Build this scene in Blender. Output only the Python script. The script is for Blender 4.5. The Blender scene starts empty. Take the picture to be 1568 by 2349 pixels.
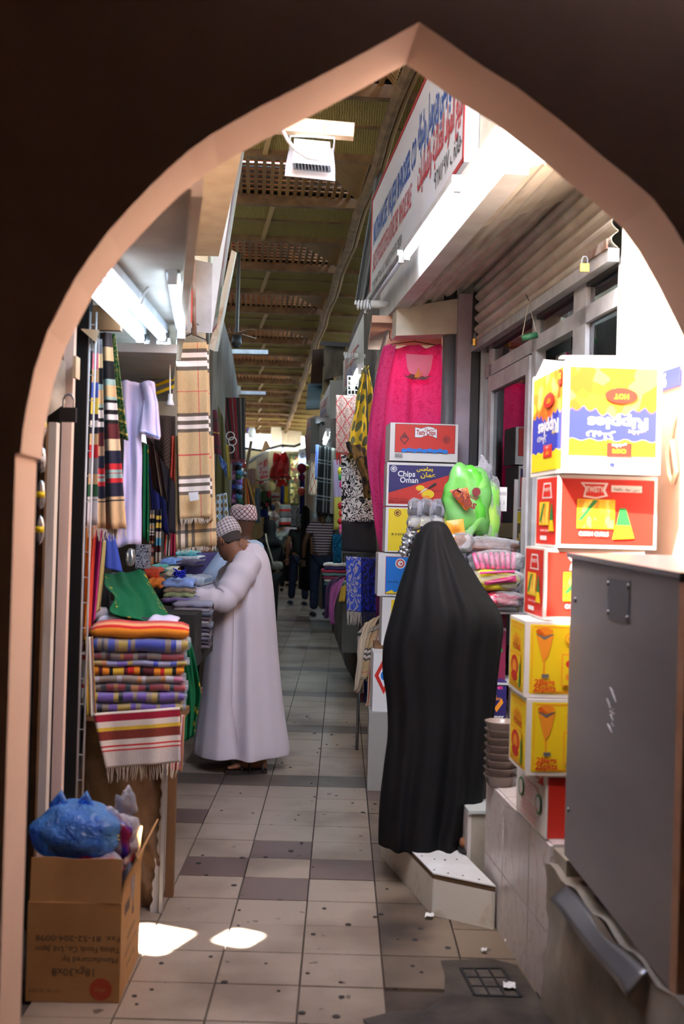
import bpy, math, random, unicodedata
from mathutils import Vector, Matrix
random.seed(7)
S = bpy.context.scene
C = S.collection
PI = math.pi
# ------------------------------------------------------------------ camera
FPX, ROLL, PITCH, CZ = 2600.0, 0.027, math.atan(20.5 / 2600), 1.65
def ray(px, py):
    a = (px - 784) / FPX; b = -(py - 1174.5) / FPX
    f = Vector((0, math.cos(PITCH), math.sin(PITCH))); r = Vector((math.cos(ROLL), 0, math.sin(ROLL))); u = r.cross(f)
    return f + a * r + b * u
def P(px, py, D):                 # the point of a sight line at distance D
    d = ray(px, py); k = D / d.y; return Vector((d.x * k, D, CZ + d.z * k))
def Zp(px, py, z=0.0):            # where a sight line meets height z
    d = ray(px, py); k = (z - CZ) / d.z; return Vector((d.x * k, d.y * k, z))
def PLp(px, py, p0, dr):          # where it meets an upright plane
    d = ray(px, py); n = (dr[1], -dr[0]); k = (n[0] * p0[0] + n[1] * p0[1]) / (n[0] * d.x + n[1] * d.y)
    return Vector((d.x * k, d.y * k, CZ + d.z * k))
cd = bpy.data.cameras.new('camera'); cam = bpy.data.objects.new('camera', cd); C.objects.link(cam); S.camera = cam
f_ = Vector((0, math.cos(PITCH), math.sin(PITCH))); r_ = Vector((math.cos(ROLL), 0, math.sin(ROLL))); u_ = r_.cross(f_); r_ = f_.cross(u_)
mw = Matrix((r_, u_, -f_)).transposed().to_4x4(); mw.translation = (0, 0, CZ); cam.matrix_world = mw
cd.sensor_fit = 'VERTICAL'; cd.sensor_height = 36.0; cd.lens = 36.0 * FPX / 2349; cd.clip_start = .05; cd.clip_end = 300
cd.dof.use_dof = True; cd.dof.focus_distance = 7.6; cd.dof.aperture_fstop = 2.8
# ------------------------------------------------------------------ sky, sun, exposure
W = bpy.data.worlds.new('sky'); S.world = W; W.use_nodes = True
nt = W.node_tree; bg = nt.nodes['Background']; sk = nt.nodes.new('ShaderNodeTexSky')
sk.sky_type = 'NISHITA'; sk.sun_disc = False; sk.sun_elevation = math.radians(52); sk.sun_rotation = math.radians(225); sk.air_density = 1.3; sk.dust_density = 2.5
nt.links.new(sk.outputs[0], bg.inputs[0]); bg.inputs[1].default_value = 1.5
TOSUN = Vector((-.44, -.46, .77)).normalized()
sl = bpy.data.lights.new('sun', 'SUN'); sl.energy = 15; sl.angle = .009; sl.color = (1, .93, .82)
so = bpy.data.objects.new('sun', sl); C.objects.link(so); so.rotation_euler = TOSUN.to_track_quat('Z', 'Y').to_euler(); so.location = TOSUN * 20
for nm, a, b, sx, sy, e in (('floor_patch_lamp', (-.12, 4.2, 4.6), (-.70, 4.44, 0), .22, .20, 16), ('floor_patch_lamp_small', (.1, 4.25, 4.6), (-.36, 4.47, 0), .12, .10, 4)):   # added area lamps drawing the bright floor patches, no gaps overhead
    al = bpy.data.lights.new(nm, 'AREA'); al.shape = 'RECTANGLE'; al.size = sx; al.size_y = sy; al.energy = e; al.spread = math.radians(1.2); al.color = (1, .95, .88)
    ao = bpy.data.objects.new(nm, al); C.objects.link(ao); ao.location = a; ao.rotation_euler = (Vector(a) - Vector(b)).to_track_quat('Z', 'Y').to_euler()
S.view_settings.view_transform = 'Standard'; S.view_settings.look = 'None'; S.view_settings.gamma = 1; S.view_settings.use_curve_mapping = False
S.view_settings.exposure = 1.25
S.cycles.max_bounces = 9; S.cycles.diffuse_bounces = 5; S.cycles.transparent_max_bounces = 12; S.cycles.use_denoising = True
S.cycles.caustics_reflective = False; S.cycles.caustics_refractive = False; S.cycles.sample_clamp_indirect = 6

# ------------------------------------------------------------------ materials
def lin(c):
    if max(c) > 1.0: c = [x / 255 for x in c]
    return tuple((x / 12.92 if x <= .04045 else ((x + .055) / 1.055) ** 2.4) for x in c[:3]) + (1.0,)
MATS = {}
class NT:
    def __init__(s, name):
        s.m = bpy.data.materials.new(name); s.m.use_nodes = True; s.t = s.m.node_tree
        s.b = s.t.nodes['Principled BSDF']; s.out = s.t.nodes['Material Output']; s.tc = s.t.nodes.new('ShaderNodeTexCoord')
    def n(s, ty, **k):
        x = s.t.nodes.new('ShaderNode' + ty)
        for a, v in k.items(): setattr(x, a, v)
        return x
    def l(s, a, b): s.t.links.new(a, b)
    def sv(s, sock, v):
        if hasattr(v, 'is_output'): s.l(v, sock)
        else: sock.default_value = v
    def math(s, op, a, b=0.0, c=0.0):
        x = s.n('Math', operation=op); s.sv(x.inputs[0], a); s.sv(x.inputs[1], b); s.sv(x.inputs[2], c); return x.outputs[0]
    def mix(s, f, a, b, mode='MIX'):
        x = s.n('MixRGB', blend_type=mode); s.sv(x.inputs[0], f); s.sv(x.inputs[1], a); s.sv(x.inputs[2], b); return x.outputs[0]
    def noise(s, scale, detail=3, coord='Object', stretch=None, dist=0.0):
        x = s.n('TexNoise'); x.inputs['Scale'].default_value = scale; x.inputs['Detail'].default_value = detail; x.inputs['Distortion'].default_value = dist
        src = s.tc.outputs[coord]
        if stretch:
            mp = s.n('Mapping'); mp.inputs['Scale'].default_value = stretch; s.l(src, mp.inputs[0]); src = mp.outputs[0]
        s.l(src, x.inputs[0]); return x.outputs[0]
    def ramp(s, f, stops, mode='LINEAR'):
        x = s.n('ValToRGB'); r = x.color_ramp; r.interpolation = mode
        while len(r.elements) > 1: r.elements.remove(r.elements[-1])
        for i, st in enumerate(stops):
            e = r.elements[0] if i == 0 else r.elements.new(min(st[0], 1.0))
            e.position = st[0]; c = lin(st[1]); e.color = c[:3] + ((st[2] if len(st) > 2 else 1.0),)
        s.l(f, x.inputs[0]); return x
    def uv(s, rep=(1, 1)):
        x = s.n('SeparateXYZ'); s.l(s.tc.outputs['UV'], x.inputs[0])
        return [x.outputs[0] if rep[0] == 1 else s.math('MULTIPLY', x.outputs[0], rep[0]), x.outputs[1] if rep[1] == 1 else s.math('MULTIPLY', x.outputs[1], rep[1])]
    def bump(s, h, strength=.3, dist=.01):
        x = s.n('Bump'); x.inputs['Strength'].default_value = strength; x.inputs['Distance'].default_value = dist; s.l(h, x.inputs['Height']); s.l(x.outputs[0], s.b.inputs['Normal'])
    def fin(s, col=None, rough=.6, metal=0, spec=.5, sheen=0):
        if col is not None: s.sv(s.b.inputs['Base Color'], col)
        s.sv(s.b.inputs['Roughness'], rough); s.b.inputs['Metallic'].default_value = metal; s.b.inputs['Specular IOR Level'].default_value = spec
        if sheen: s.b.inputs['Sheen Weight'].default_value = sheen
        return s.m
def mat(name, col, rough=.6, metal=0, col2=None, vs=6., lo=.35, hi=.65, bump=0, bs=60., spec=.5, emit=0, rand=0, stretch=None, alpha=1, sheen=0):
    if name in MATS: return MATS[name]
    s = NT(name); c = lin(col)
    if col2 is not None:
        r = s.ramp(s.noise(vs, 5, stretch=stretch), [(lo, col), (hi, col2)]); c = r.outputs[0]
    if rand:
        oi = s.n('ObjectInfo'); hs = s.n('HueSaturation'); s.sv(hs.inputs['Color'], c)
        s.l(s.math('ADD', s.math('MULTIPLY', oi.outputs['Random'], 2 * rand), 1 - rand), hs.inputs['Value']); c = hs.outputs[0]
    if bump: s.bump(s.noise(bs, 4), bump)
    if emit:
        s.sv(s.b.inputs['Emission Color'], c); s.b.inputs['Emission Strength'].default_value = emit
    if alpha < 1: s.b.inputs['Alpha'].default_value = alpha
    MATS[name] = s.fin(c, rough, metal, spec, sheen); return MATS[name]
def cloth_mat(name, stops=None, axis=1, base=None, U=None, V=None, rep=(1, 1), rough=.85, weave=True, mode='CONSTANT', translucent=0):
    """stripes along one axis, or a plaid: base colour + U stops + V stops with their own opacity"""
    if name in MATS: return MATS[name]
    s = NT(name); u, v = s.uv(rep)
    fu = s.math('FRACT', u); fv = s.math('FRACT', v)
    if stops: c = s.ramp(fv if axis else fu, stops, mode).outputs[0]
    else:
        c = lin(base)
        for f, st in ((fu, U), (fv, V)):
            if st:
                r = s.ramp(f, st, 'CONSTANT'); c = s.mix(r.outputs[1], c, r.outputs[0])
    if weave:
        c = s.mix(.22, c, s.noise(160, 2, stretch=(1, 1, .3)), 'OVERLAY'); s.bump(s.noise(220, 2), .15, .002)
    MATS[name] = s.fin(c, rough, 0, .25, .15)
    if translucent: add_trans(s, c, translucent)
    return MATS[name]
def add_trans(s, c, f):
    t = s.n('BsdfTranslucent'); s.sv(t.inputs[0], c); mx = s.n('MixShader'); mx.inputs[0].default_value = f
    s.l(s.b.outputs[0], mx.inputs[1]); s.l(t.outputs[0], mx.inputs[2]); s.l(mx.outputs[0], s.out.inputs[0])
def dots_mat(name, base, dot, n, m, rad=.3, rough=.8, col3=None):
    s = NT(name); u, v = s.uv((n, m)); row = s.math('FLOOR', v); u2 = s.math('ADD', u, s.math('MULTIPLY', row, .5))
    a = s.math('SUBTRACT', s.math('FRACT', u2), .5); b = s.math('SUBTRACT', s.math('FRACT', v), .5)
    d = s.math('SQRT', s.math('ADD', s.math('MULTIPLY', a, a), s.math('MULTIPLY', b, b)))
    c = s.mix(s.math('LESS_THAN', d, rad), s.mix(s.noise(90), lin(base), lin(col3 or base)), lin(dot))
    return s.fin(c, rough, 0, .3, .2)
def diamond_mat(name, base, line, n, m, w=.07, base2=None, solid=None, rough=.8):
    s = NT(name); u, v = s.uv((n, m))
    a = s.math('ABSOLUTE', s.math('SUBTRACT', s.math('FRACT', u), .5)); b = s.math('ABSOLUTE', s.math('SUBTRACT', s.math('FRACT', v), .5))
    d = s.math('ADD', a, b); bc = s.mix(s.ramp(s.noise(120, 1), [(.45, (0, 0, 0)), (.55, (1, 1, 1))]).outputs[0], lin(base), lin(base2 or base))
    c = s.mix(s.math('LESS_THAN', s.math('ABSOLUTE', s.math('SUBTRACT', d, .5)), w), bc, lin(line))
    if solid: c = s.mix(s.math('LESS_THAN', d, .5 - w), c, lin(solid))
    return s.fin(c, rough, 0, .3)
def paisley_mat(name, dark, light, scale=14, th=.03, rough=.8, spec=.3, coord='Object', det=3):
    """embroidered scrollwork: thin bands of warped noise"""
    s = NT(name); a = s.noise(scale, det, coord, dist=1.6)
    w = s.math('ABSOLUTE', s.math('SUBTRACT', s.math('FRACT', s.math('MULTIPLY', a, 7.0)), .5))
    f = s.math('GREATER_THAN', w, .5 - th * 5); c = s.mix(f, lin(dark), lin(light)); s.bump(w, .2, .004)
    return s.fin(c, rough, 0, spec)
def multi_mat(name, cols, scale=20, rough=.6, kind='VORONOI', stretch=None, spec=.5, th=None):
    s = NT(name); v = s.n('TexVoronoi'); v.inputs['Scale'].default_value = scale; src = s.tc.outputs['Object']
    if stretch: mp = s.n('Mapping'); mp.inputs['Scale'].default_value = stretch; s.l(src, mp.inputs[0]); src = mp.outputs[0]
    s.l(src, v.inputs[0]); sx = s.n('SeparateXYZ'); s.l(v.outputs['Color'], sx.inputs[0])
    st = [(i / len(cols), c) for i, c in enumerate(cols)]
    return s.fin(s.ramp(sx.outputs[0], st, 'CONSTANT').outputs[0], rough, 0, spec)
def film_mat(name, tint=(220, 225, 235), rough=.12, opacity=.25):
    """clear crinkled plastic film"""
    if name in MATS: return MATS[name]
    s = NT(name); s.bump(s.noise(28, 3, dist=1.), .9, .02); s.fin(lin(tint), rough, 0, 1.0)
    t = s.n('BsdfTransparent'); t.inputs[0].default_value = lin(tint); mx = s.n('MixShader'); lw = s.n('LayerWeight'); lw.inputs[0].default_value = .35
    s.l(s.math('ADD', s.math('MULTIPLY', lw.outputs[1], .5), opacity), mx.inputs[0])
    s.l(t.outputs[0], mx.inputs[1]); s.l(s.b.outputs[0], mx.inputs[2]); s.l(mx.outputs[0], s.out.inputs[0])
    MATS[name] = s.m; return s.m

# ------------------------------------------------------------------ mesh builder
LOC = {}
class MB:
    def __init__(s): s.v = []; s.f = []; s.mi = []; s.uv = []; s.mats = []; s.T = None
    def _m(s, m):
        if m not in s.mats: s.mats.append(m)
        return s.mats.index(m)
    def pv(s, p):
        p = Vector(p)
        if s.T is not None: p = s.T @ p
        s.v.append(p); return len(s.v) - 1
    def face(s, idx, m, uv=None): s.f.append(tuple(idx)); s.mi.append(s._m(m)); s.uv.append(uv)
    def poly(s, pts, m, uv=None):
        s.face([s.pv(p) for p in pts], m, uv); return s
    def hexa(s, p, m):            # p: bottom four then top four, each ring counter-clockwise from above
        i = [s.pv(q) for q in p]; L = [(0, 3, 2, 1), (4, 5, 6, 7), (0, 1, 5, 4), (1, 2, 6, 5), (2, 3, 7, 6), (3, 0, 4, 7)]
        for a in L: s.face([i[k] for k in a], m, [(0, 0), (1, 0), (1, 1), (0, 1)])
        return s
    def box(s, a, b, m):
        x0, y0, z0 = a; x1, y1, z1 = b
        return s.hexa([(x0, y0, z0), (x1, y0, z0), (x1, y1, z0), (x0, y1, z0), (x0, y0, z1), (x1, y0, z1), (x1, y1, z1), (x0, y1, z1)], m)
    def bar(s, p, q, w, h, m, up=(0, 0, 1)):
        p = Vector(p); q = Vector(q); d = (q - p).normalized(); sd = d.cross(Vector(up))
        if sd.length < 1e-4: sd = d.cross(Vector((1, 0, 0)))
        sd.normalize(); u = sd.cross(d).normalized(); a = sd * w / 2; b = u * h / 2
        return s.hexa([p - a - b, q - a - b, q + a - b, p + a - b, p - a + b, q - a + b, q + a + b, p + a + b], m)
    def tube(s, pts, r, m, n=8, cap=True):
        pts = [Vector(p) for p in pts]; rr = r if isinstance(r, (list, tuple)) else [r] * len(pts); rings = []; pu = None
        for i, p in enumerate(pts):
            d = (pts[min(i + 1, len(pts) - 1)] - pts[max(i - 1, 0)]).normalized()
            a = pu if pu is not None else Vector((0, 0, 1) if abs(d.z) < .9 else (1, 0, 0))
            sd = d.cross(a)
            if sd.length < 1e-3: sd = d.cross(Vector((0, 1, 0)))
            sd.normalize(); u = sd.cross(d).normalized(); pu = u
            rings.append([s.pv(p + (sd * math.cos(2 * PI * k / n) + u * math.sin(2 * PI * k / n)) * rr[i]) for k in range(n)])
        s._rings(rings, m, cap); return s
    def _rings(s, rings, m, cap=True, uvr=None):
        n = len(rings[0]); R = len(rings)
        for i in range(R - 1):
            for k in range(n):
                k2 = (k + 1) % n
                s.face((rings[i][k], rings[i][k2], rings[i + 1][k2], rings[i + 1][k]), m, [(k / n, i / (R - 1)), ((k + 1) / n, i / (R - 1)), ((k + 1) / n, (i + 1) / (R - 1)), (k / n, (i + 1) / (R - 1))])
        if cap: s.face(rings[0][::-1], m); s.face(rings[-1], m)
    def loft(s, secs, m, n=32, cap=True):
        """secs: list of functions/lists giving a ring of n points"""
        s._rings([[s.pv(p) for p in sec] for sec in secs], m, cap); return s
    def lathe(s, c, prof, m, n=20, axis=None, cap=True):
        c = Vector(c); q = Vector((0, 0, 1)).rotation_difference(Vector(axis)) if axis is not None else None; rings = []
        for r, z in prof:
            ring = []
            for k in range(n):
                p = Vector((r * math.cos(2 * PI * k / n), r * math.sin(2 * PI * k / n), z))
                if q: p = q @ p
                ring.append(s.pv(c + p))
            rings.append(ring)
        s._rings(rings, m, cap); return s
    def grid(s, fn, nu, nv, m, close=False):
        base = len(s.v)
        for j in range(nv + 1):
            for i in range(nu + 1): s.pv(fn(i / nu, j / nv))
        for j in range(nv):
            for i in range(nu):
                a = base + j * (nu + 1) + i
                s.face((a, a + 1, a + nu + 2, a + nu + 1), m, [(i / nu, j / nv), ((i + 1) / nu, j / nv), ((i + 1) / nu, (j + 1) / nv), (i / nu, (j + 1) / nv)])
        return s
    def cloth(s, TL, TR, BL, BR, m, nu=24, nv=24, amp=.015, fr=3, seed=0, taper=.3, both=True):
        TL, TR, BL, BR = map(Vector, (TL, TR, BL, BR)); nrm = (TR - TL).cross(BL - TL).normalized(); rs = random.Random(seed); ph = [rs.uniform(0, 6) for _ in range(5)]
        def fn(u, v):
            p = TL.lerp(TR, u).lerp(BL.lerp(BR, u), v); a = amp * (taper + (1 - taper) * v)
            w = math.sin(u * fr * 2 * PI + ph[0] + .6 * v) + .5 * math.sin(u * fr * 3.7 * PI + ph[1] + 1.3 * v) + .25 * math.sin(v * 5 + ph[2] + u * 4)
            return p + nrm * a * w
        return s.grid(fn, nu, nv, m)
    def blob(s, c, r, m, seed=0, n=18, rows=12, amp=.18, sq=2.6):
        """a lumpy, boxy pillow shape"""
        c = Vector(c); rs = random.Random(seed); ph = [rs.uniform(0, 6) for _ in range(6)]; rings = []
        for j in range(rows + 1):
            th = PI * j / rows; ring = []
            for k in range(n):
                a = 2 * PI * k / n
                x, y, z = math.sin(th) * math.cos(a), math.sin(th) * math.sin(a), -math.cos(th)
                q = (abs(x) ** sq + abs(y) ** sq + abs(z) ** sq) ** (-1 / sq) if (x or y or z) else 1
                w = 1 + amp * (math.sin(3 * x + ph[0]) * math.sin(4 * y + ph[1]) + .6 * math.sin(7 * z + ph[2] + 3 * x) + .4 * math.sin(9 * x + 8 * y + ph[3]))
                ring.append(s.pv(c + Vector((x * r[0], y * r[1], z * r[2])) * q * w))
            rings.append(ring)
        s._rings(rings, m, True); return s
    def text(s, body, o, ux, uy, h, m, align='C', bold=0.0, width=None):
        """flat lettering: o = anchor on the base line, ux / uy = unit directions on the printed face"""
        cu = bpy.data.curves.new('t', 'FONT'); cu.body = body; cu.size = 1.0; cu.offset = bold; cu.resolution_u = 2
        ob = bpy.data.objects.new('t', cu); C.objects.link(ob); bpy.context.view_layer.update()
        me = ob.evaluated_get(bpy.context.evaluated_depsgraph_get()).to_mesh()
        vs = [v.co.copy() for v in me.vertices]; fs = [tuple(p.vertices) for p in me.polygons]
        bpy.data.objects.remove(ob); bpy.data.curves.remove(cu)
        if not vs: return s
        x0 = min(v.x for v in vs); x1 = max(v.x for v in vs); k = h / .72; kx = k if width is None else width / (x1 - x0)
        off = {'L': x0, 'C': (x0 + x1) / 2, 'R': x1}[align]; o = Vector(o); ux = Vector(ux); uy = Vector(uy); b = len(s.v)
        for v in vs: s.pv(o + ux * ((v.x - off) * kx) + uy * (v.y * k))
        for f in fs: s.face([b + i for i in f], m)
        return s
    def build(s, name, parent=None, smooth=False, solid=0, kind=None, loc=None, sub=0):
        o0 = LOC[parent.name] if parent is not None else Vector(loc or (0, 0, 0))
        me = bpy.data.meshes.new(name); me.from_pydata([tuple(p - o0) for p in s.v], [], s.f)
        for m in s.mats: me.materials.append(m)
        if any(u for u in s.uv):
            ul = me.uv_layers.new(name='UVMap'); data = []
            for f, u in zip(s.f, s.uv): data.extend([c for q in (u or [(0, 0)] * len(f)) for c in q])
            ul.data.foreach_set('uv', data)
        me.polygons.foreach_set('material_index', s.mi)
        if smooth: me.polygons.foreach_set('use_smooth', [True] * len(me.polygons))
        me.update(); ob = bpy.data.objects.new(name, me); C.objects.link(ob)
        if parent is not None: ob.parent = parent
        else: ob.location = o0
        LOC[ob.name] = o0
        if solid: md = ob.modifiers.new('thickness', 'SOLIDIFY'); md.thickness = solid; md.offset = 0
        if sub: md = ob.modifiers.new('smooth', 'SUBSURF'); md.levels = sub; md.render_levels = sub
        if kind: ob['kind'] = kind
        return ob
def thing(name, label, cat, loc, group=None):
    o = bpy.data.objects.new(name, None); C.objects.link(o); o.location = loc; o.empty_display_size = .1; LOC[o.name] = Vector(loc)
    o['label'] = label; o['category'] = cat
    if group: o['group'] = group
    return o
def tag(o, label, cat, group=None):
    o['label'] = label; o['category'] = cat
    if group: o['group'] = group
    return o
def struct(mb, name, smooth=False):
    o = mb.build(name, None, smooth); o['kind'] = 'structure'; return o
def dup(root, loc, label, rz=0.0):
    r = root.copy(); C.objects.link(r); r.location = loc; r.rotation_euler = (0, 0, rz); r['label'] = label; LOC[r.name] = Vector(loc)
    for ch in list(root.children):
        c = ch.copy(); C.objects.link(c); c.parent = r
        for g in list(ch.children): d = g.copy(); C.objects.link(d); d.parent = c
    return r
# arabic letters in their joined shapes, written right to left
_F = {}
for _cp in range(0xFE80, 0xFEFD):
    _d = unicodedata.decomposition(chr(_cp)).split()
    if len(_d) == 2: _F.setdefault(chr(int(_d[1], 16)), {})[_d[0].strip('<>')] = chr(_cp)
def ar(t):
    out = []
    for i, ch in enumerate(t):
        f = _F.get(ch)
        if not f: out.append(ch); continue
        pj = i > 0 and 'initial' in _F.get(t[i - 1], {}); nj = i + 1 < len(t) and t[i + 1] in _F and 'initial' in f
        k = 'medial' if pj and nj else 'final' if pj else 'initial' if nj else 'isolated'
        out.append(f.get(k) or f.get('isolated') or ch)
    return ''.join(out[::-1])
def frame(o, yaw=0.0): return Matrix.Translation(Vector(o)) @ Matrix.Rotation(yaw, 4, 'Z')
def sgn(v): return (v > 0) - (v < 0)
# right-hand shop front: s runs along it into the alley, t away from the alley
RA, RD, RN = Vector((.76, 3.78, 0)), Vector((-.0959, .9954, 0)), Vector((.9954, .0959, 0))
RS = 1.0                          # shop front scaled about the camera: 1 for the plinth line, 1.4 for the recessed front behind it
def R(s, t, z):
    if RS == 1.0: return RA + RD * s + RN * t + Vector((0, 0, z))
    return RA * RS + RD * (s * RS) + RN * (t * RS) + Vector((0, 0, CZ + (z - CZ) * RS))
RYAW = math.atan2(.0959, .9954)
def Rmat(s=0, t=0, z=0):          # local x = t (away from alley), y = s
    return Matrix.Translation(R(s, t, z)) @ Matrix.Rotation(RYAW, 4, 'Z')
def RP(px, py, t=0):              # pixel to (s, z) on the plane at offset t
    p = PLp(px, py, (RA + RN * t)[:2], RD[:2]); return ((p - RA).dot(RD), p.z)
# ================================================================== the setting
def L(s, t, z): return Vector((-.71, 4.71, 0)) + Vector((-.085, .9964, 0)) * s + Vector((-.9964, -.085, 0)) * t + Vector((0, 0, z))
m_black = mat('gap_shade', (16, 14, 13), .9)
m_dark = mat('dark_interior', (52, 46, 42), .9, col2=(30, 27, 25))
m_plaster = mat('plaster_white', (226, 218, 204), .85, col2=(196, 184, 166), vs=3, bump=.15, bs=30)
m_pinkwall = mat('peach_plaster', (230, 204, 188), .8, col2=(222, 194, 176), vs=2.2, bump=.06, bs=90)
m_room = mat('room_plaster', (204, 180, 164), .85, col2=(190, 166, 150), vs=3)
m_wood = mat('wood_brown', (140, 100, 62), .65, col2=(104, 72, 42), vs=9, stretch=(1, 1, .15), bump=.1)
m_woodpale = mat('wood_pale', (205, 180, 148), .6, col2=(178, 150, 116), vs=8, stretch=(1, 1, .2))
m_white = mat('white_paint', (225, 225, 222), .5, col2=(205, 203, 198), vs=5)
m_offwhite = mat('offwhite_board', (222, 212, 194), .6, col2=(196, 182, 160), vs=4)
m_alu = mat('aluminium', (178, 180, 182), .38, .7, col2=(150, 152, 156), vs=7)
m_alum = mat('aluminium_matt', (196, 198, 200), .5, .25, col2=(170, 170, 170), vs=7)
m_steel = mat('steel_grey', (150, 152, 155), .35, .85)
m_greypipe = mat('pipe_grey', (104, 106, 110), .5)
m_rust = mat('rusty_steel', (120, 82, 62), .7, .3, col2=(168, 160, 152), vs=12)
m_darkmetal = mat('dark_metal', (48, 46, 46), .5, .4)
# terrazzo tiles, each one its own slab
def tile_mat(name, a, b, dirt, k):
    s = NT(name); oi = s.n('ObjectInfo'); g = s.noise(330, 2, 'Object'); sp = s.n('TexVoronoi'); sp.inputs['Scale'].default_value = 170; s.l(s.tc.outputs['Object'], sp.inputs[0])
    geo = s.n('NewGeometry'); nz = s.n('TexNoise'); nz.inputs['Scale'].default_value = 1.7; nz.inputs['Detail'].default_value = 7; s.l(geo.outputs['Position'], nz.inputs[0])
    c = s.mix(s.ramp(g, [(.4, (0, 0, 0)), (.6, (1, 1, 1))]).outputs[0], lin(a), lin(b))
    c = s.mix(s.math('MULTIPLY', s.math('LESS_THAN', sp.outputs[0], .16), .45), c, lin((88, 76, 66)))
    d = s.ramp(nz.outputs[0], [(.46, (0, 0, 0)), (.66, (1, 1, 1))]).outputs[0]
    c = s.mix(s.math('MULTIPLY', d, k), c, lin(dirt))
    n2 = s.n('TexNoise'); n2.inputs['Scale'].default_value = 11; n2.inputs['Detail'].default_value = 2; s.l(geo.outputs['Position'], n2.inputs[0])
    c = s.mix(s.math('MULTIPLY', s.math('GREATER_THAN', n2.outputs[0], .715), .75), c, lin((52, 46, 44)))
    hs = s.n('HueSaturation'); s.sv(hs.inputs['Color'], c); s.l(s.math('ADD', s.math('MULTIPLY', oi.outputs['Random'], .16), .93), hs.inputs['Value'])
    s.bump(s.noise(200, 2), .12, .002)
    return s.fin(hs.outputs[0], s.math('ADD', s.math('MULTIPLY', nz.outputs[0], .35), .22), 0, .5)
t_pale = tile_mat('tile_pale', (174, 158, 138), (148, 132, 114), (112, 94, 78), .75)
t_brown = tile_mat('tile_brown', (122, 100, 90), (100, 80, 72), (76, 62, 54), .6)
t_band = tile_mat('tile_band', (118, 104, 92), (92, 80, 70), (66, 56, 48), .6)
t_grime = tile_mat('tile_grimy', (140, 122, 102), (112, 96, 80), (60, 50, 42), .95)
m_grout = mat('grout_dark', (88, 76, 64), .9, col2=(58, 48, 40), vs=5)
fl = MB(); fl.box((-4, -3, -.25), (3, 60, -.012), m_grout); floor = struct(fl, 'floor')
tm = {}
def tile(k, j, y0, y1, m):
    key = (m.name, round(y1 - y0, 2))
    x0 = -.105 + .3 * k
    if key not in tm:
        g = MB(); g.hexa([(-.148, .002, -.012), (.148, .002, -.012), (.148, y1 - y0 - .002, -.012), (-.148, y1 - y0 - .002, -.012),
                          (-.1465, .0035, 0), (.1465, .0035, 0), (.1465, y1 - y0 - .0035, 0), (-.1465, y1 - y0 - .0035, 0)], m)
        tm[key] = g.build('tile', floor); o = tm[key]
    else: o = tm[key].copy(); C.objects.link(o); o.name = 'tile'
    o.parent = floor; o.location = (x0 + .15, y0, random.uniform(-.0018, .0008)); o.rotation_euler = (random.uniform(-.002, .002), random.uniform(-.002, .002), 0)
brown = {(-2, 6), (-1, 7), (0, 6), (-1, 5), (-3, 9), (-3, 14), (1, 11)}
y = 3.43 - .3; rows = []; j = -2
bands = [7.0, 8.75, 10.6, 12.4, 14.5, 16.5, 18.5, 20.4]
rows = [(3.13, 3.43), (3.43, 3.73)]
y = 3.73
while y < 11.6:
    h = .3
    if any(abs(y - b) < .16 for b in bands): rows.append((y, y + .3)); 
    else: rows.append((y, y + .3))
    y += .3
cnt = 0
for j, (a, b) in enumerate(rows):
    isb = any(abs(a - q - .04) < .151 for q in bands)
    for k in range(-6, 4):
        x = -.105 + .3 * k; lim_r = .76 - .0959 * (a - 3.78) + .05; lim_l = -.80 - .35 * max(0, a - 5.2)
        if x > lim_r or x + .3 < max(lim_l, -1.6) - .0: continue
        if a < 4.0 and k >= 1 and (j <= 2): continue
        m = t_band if isb else t_brown if (k, j - 1) in brown else t_grime if (x + .2 > lim_r - .35 and a < 7) or (k == 1 and a < 5) else t_pale
        tile(k, j, a, b, m); cnt += 1
fb = MB(); yy = rows[-1][1]; r_ = 0
while yy < 40:
    isb = any(abs(yy - q - .04) < .151 for q in bands) or (yy > 20 and int(yy / .3) % 6 == 0)
    for k in range(-16, 3):
        x = -.105 + .3 * k
        if x > .45 - .06 * (yy - 8) or x < -1.6 - .085 * (yy - 4): continue
        fb.box((x + .002, yy + .002, -.012), (x + .298, yy + .298, random.uniform(-.001, .001)), t_band if isb else t_pale)
    yy += .3
fb.build('far_tiles', floor, kind='stuff')
# chewing-gum spots stuck on the tiles
gm = mat('gum_dark', (58, 52, 50), .8); sp = MB(); rs = random.Random(4)
for i in range(95):
    y = 3.6 + rs.random() ** 1.6 * 6; x = rs.uniform(-.75, .5); r = rs.uniform(.006, .015)
    sp.lathe((x, y, 0), [(r, .0), (r * .9, .0025), (r * .4, .0032)], gm, 9)
sp.build('gum_spots', floor, kind='stuff')

# ---------------------------------------------------------------- arch wall in front of the camera
p0 = P(48, 1040, 2.6); AU = Vector((math.cos(.075), math.sin(.075), 0)); AW = Vector((-math.sin(.075), math.cos(.075), 0))
def AP(px, py):
    q = PLp(px, py, (p0.x, p0.y), (AU.x, AU.y)); return ((q - p0).dot(AU), q.z)
cont = [(48, 1040), (53, 985), (62, 930), (80, 845), (110, 758), (150, 681), (173, 638), (207, 587), (250, 529), (299, 475), (345, 426), (388, 385), (434, 345), (490, 305), (541, 276), (600, 243), (664, 211), (752, 165), (855, 110), (962, 50),
        (1030, 98), (1104, 150), (1184, 199), (1250, 250), (1318, 304), (1380, 358), (1440, 405), (1500, 458), (1545, 520), (1590, 600), (1640, 700), (1690, 810), (1725, 930), (1740, 1040)]
cp = [AP(*c) for c in cont]; uR = cp[-1][0]; TH_ = .25; HW = 3.12
aw = MB()
def A(u, w, z): return p0 + AU * u + AW * w + Vector((0, 0, z - p0.z))
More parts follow.
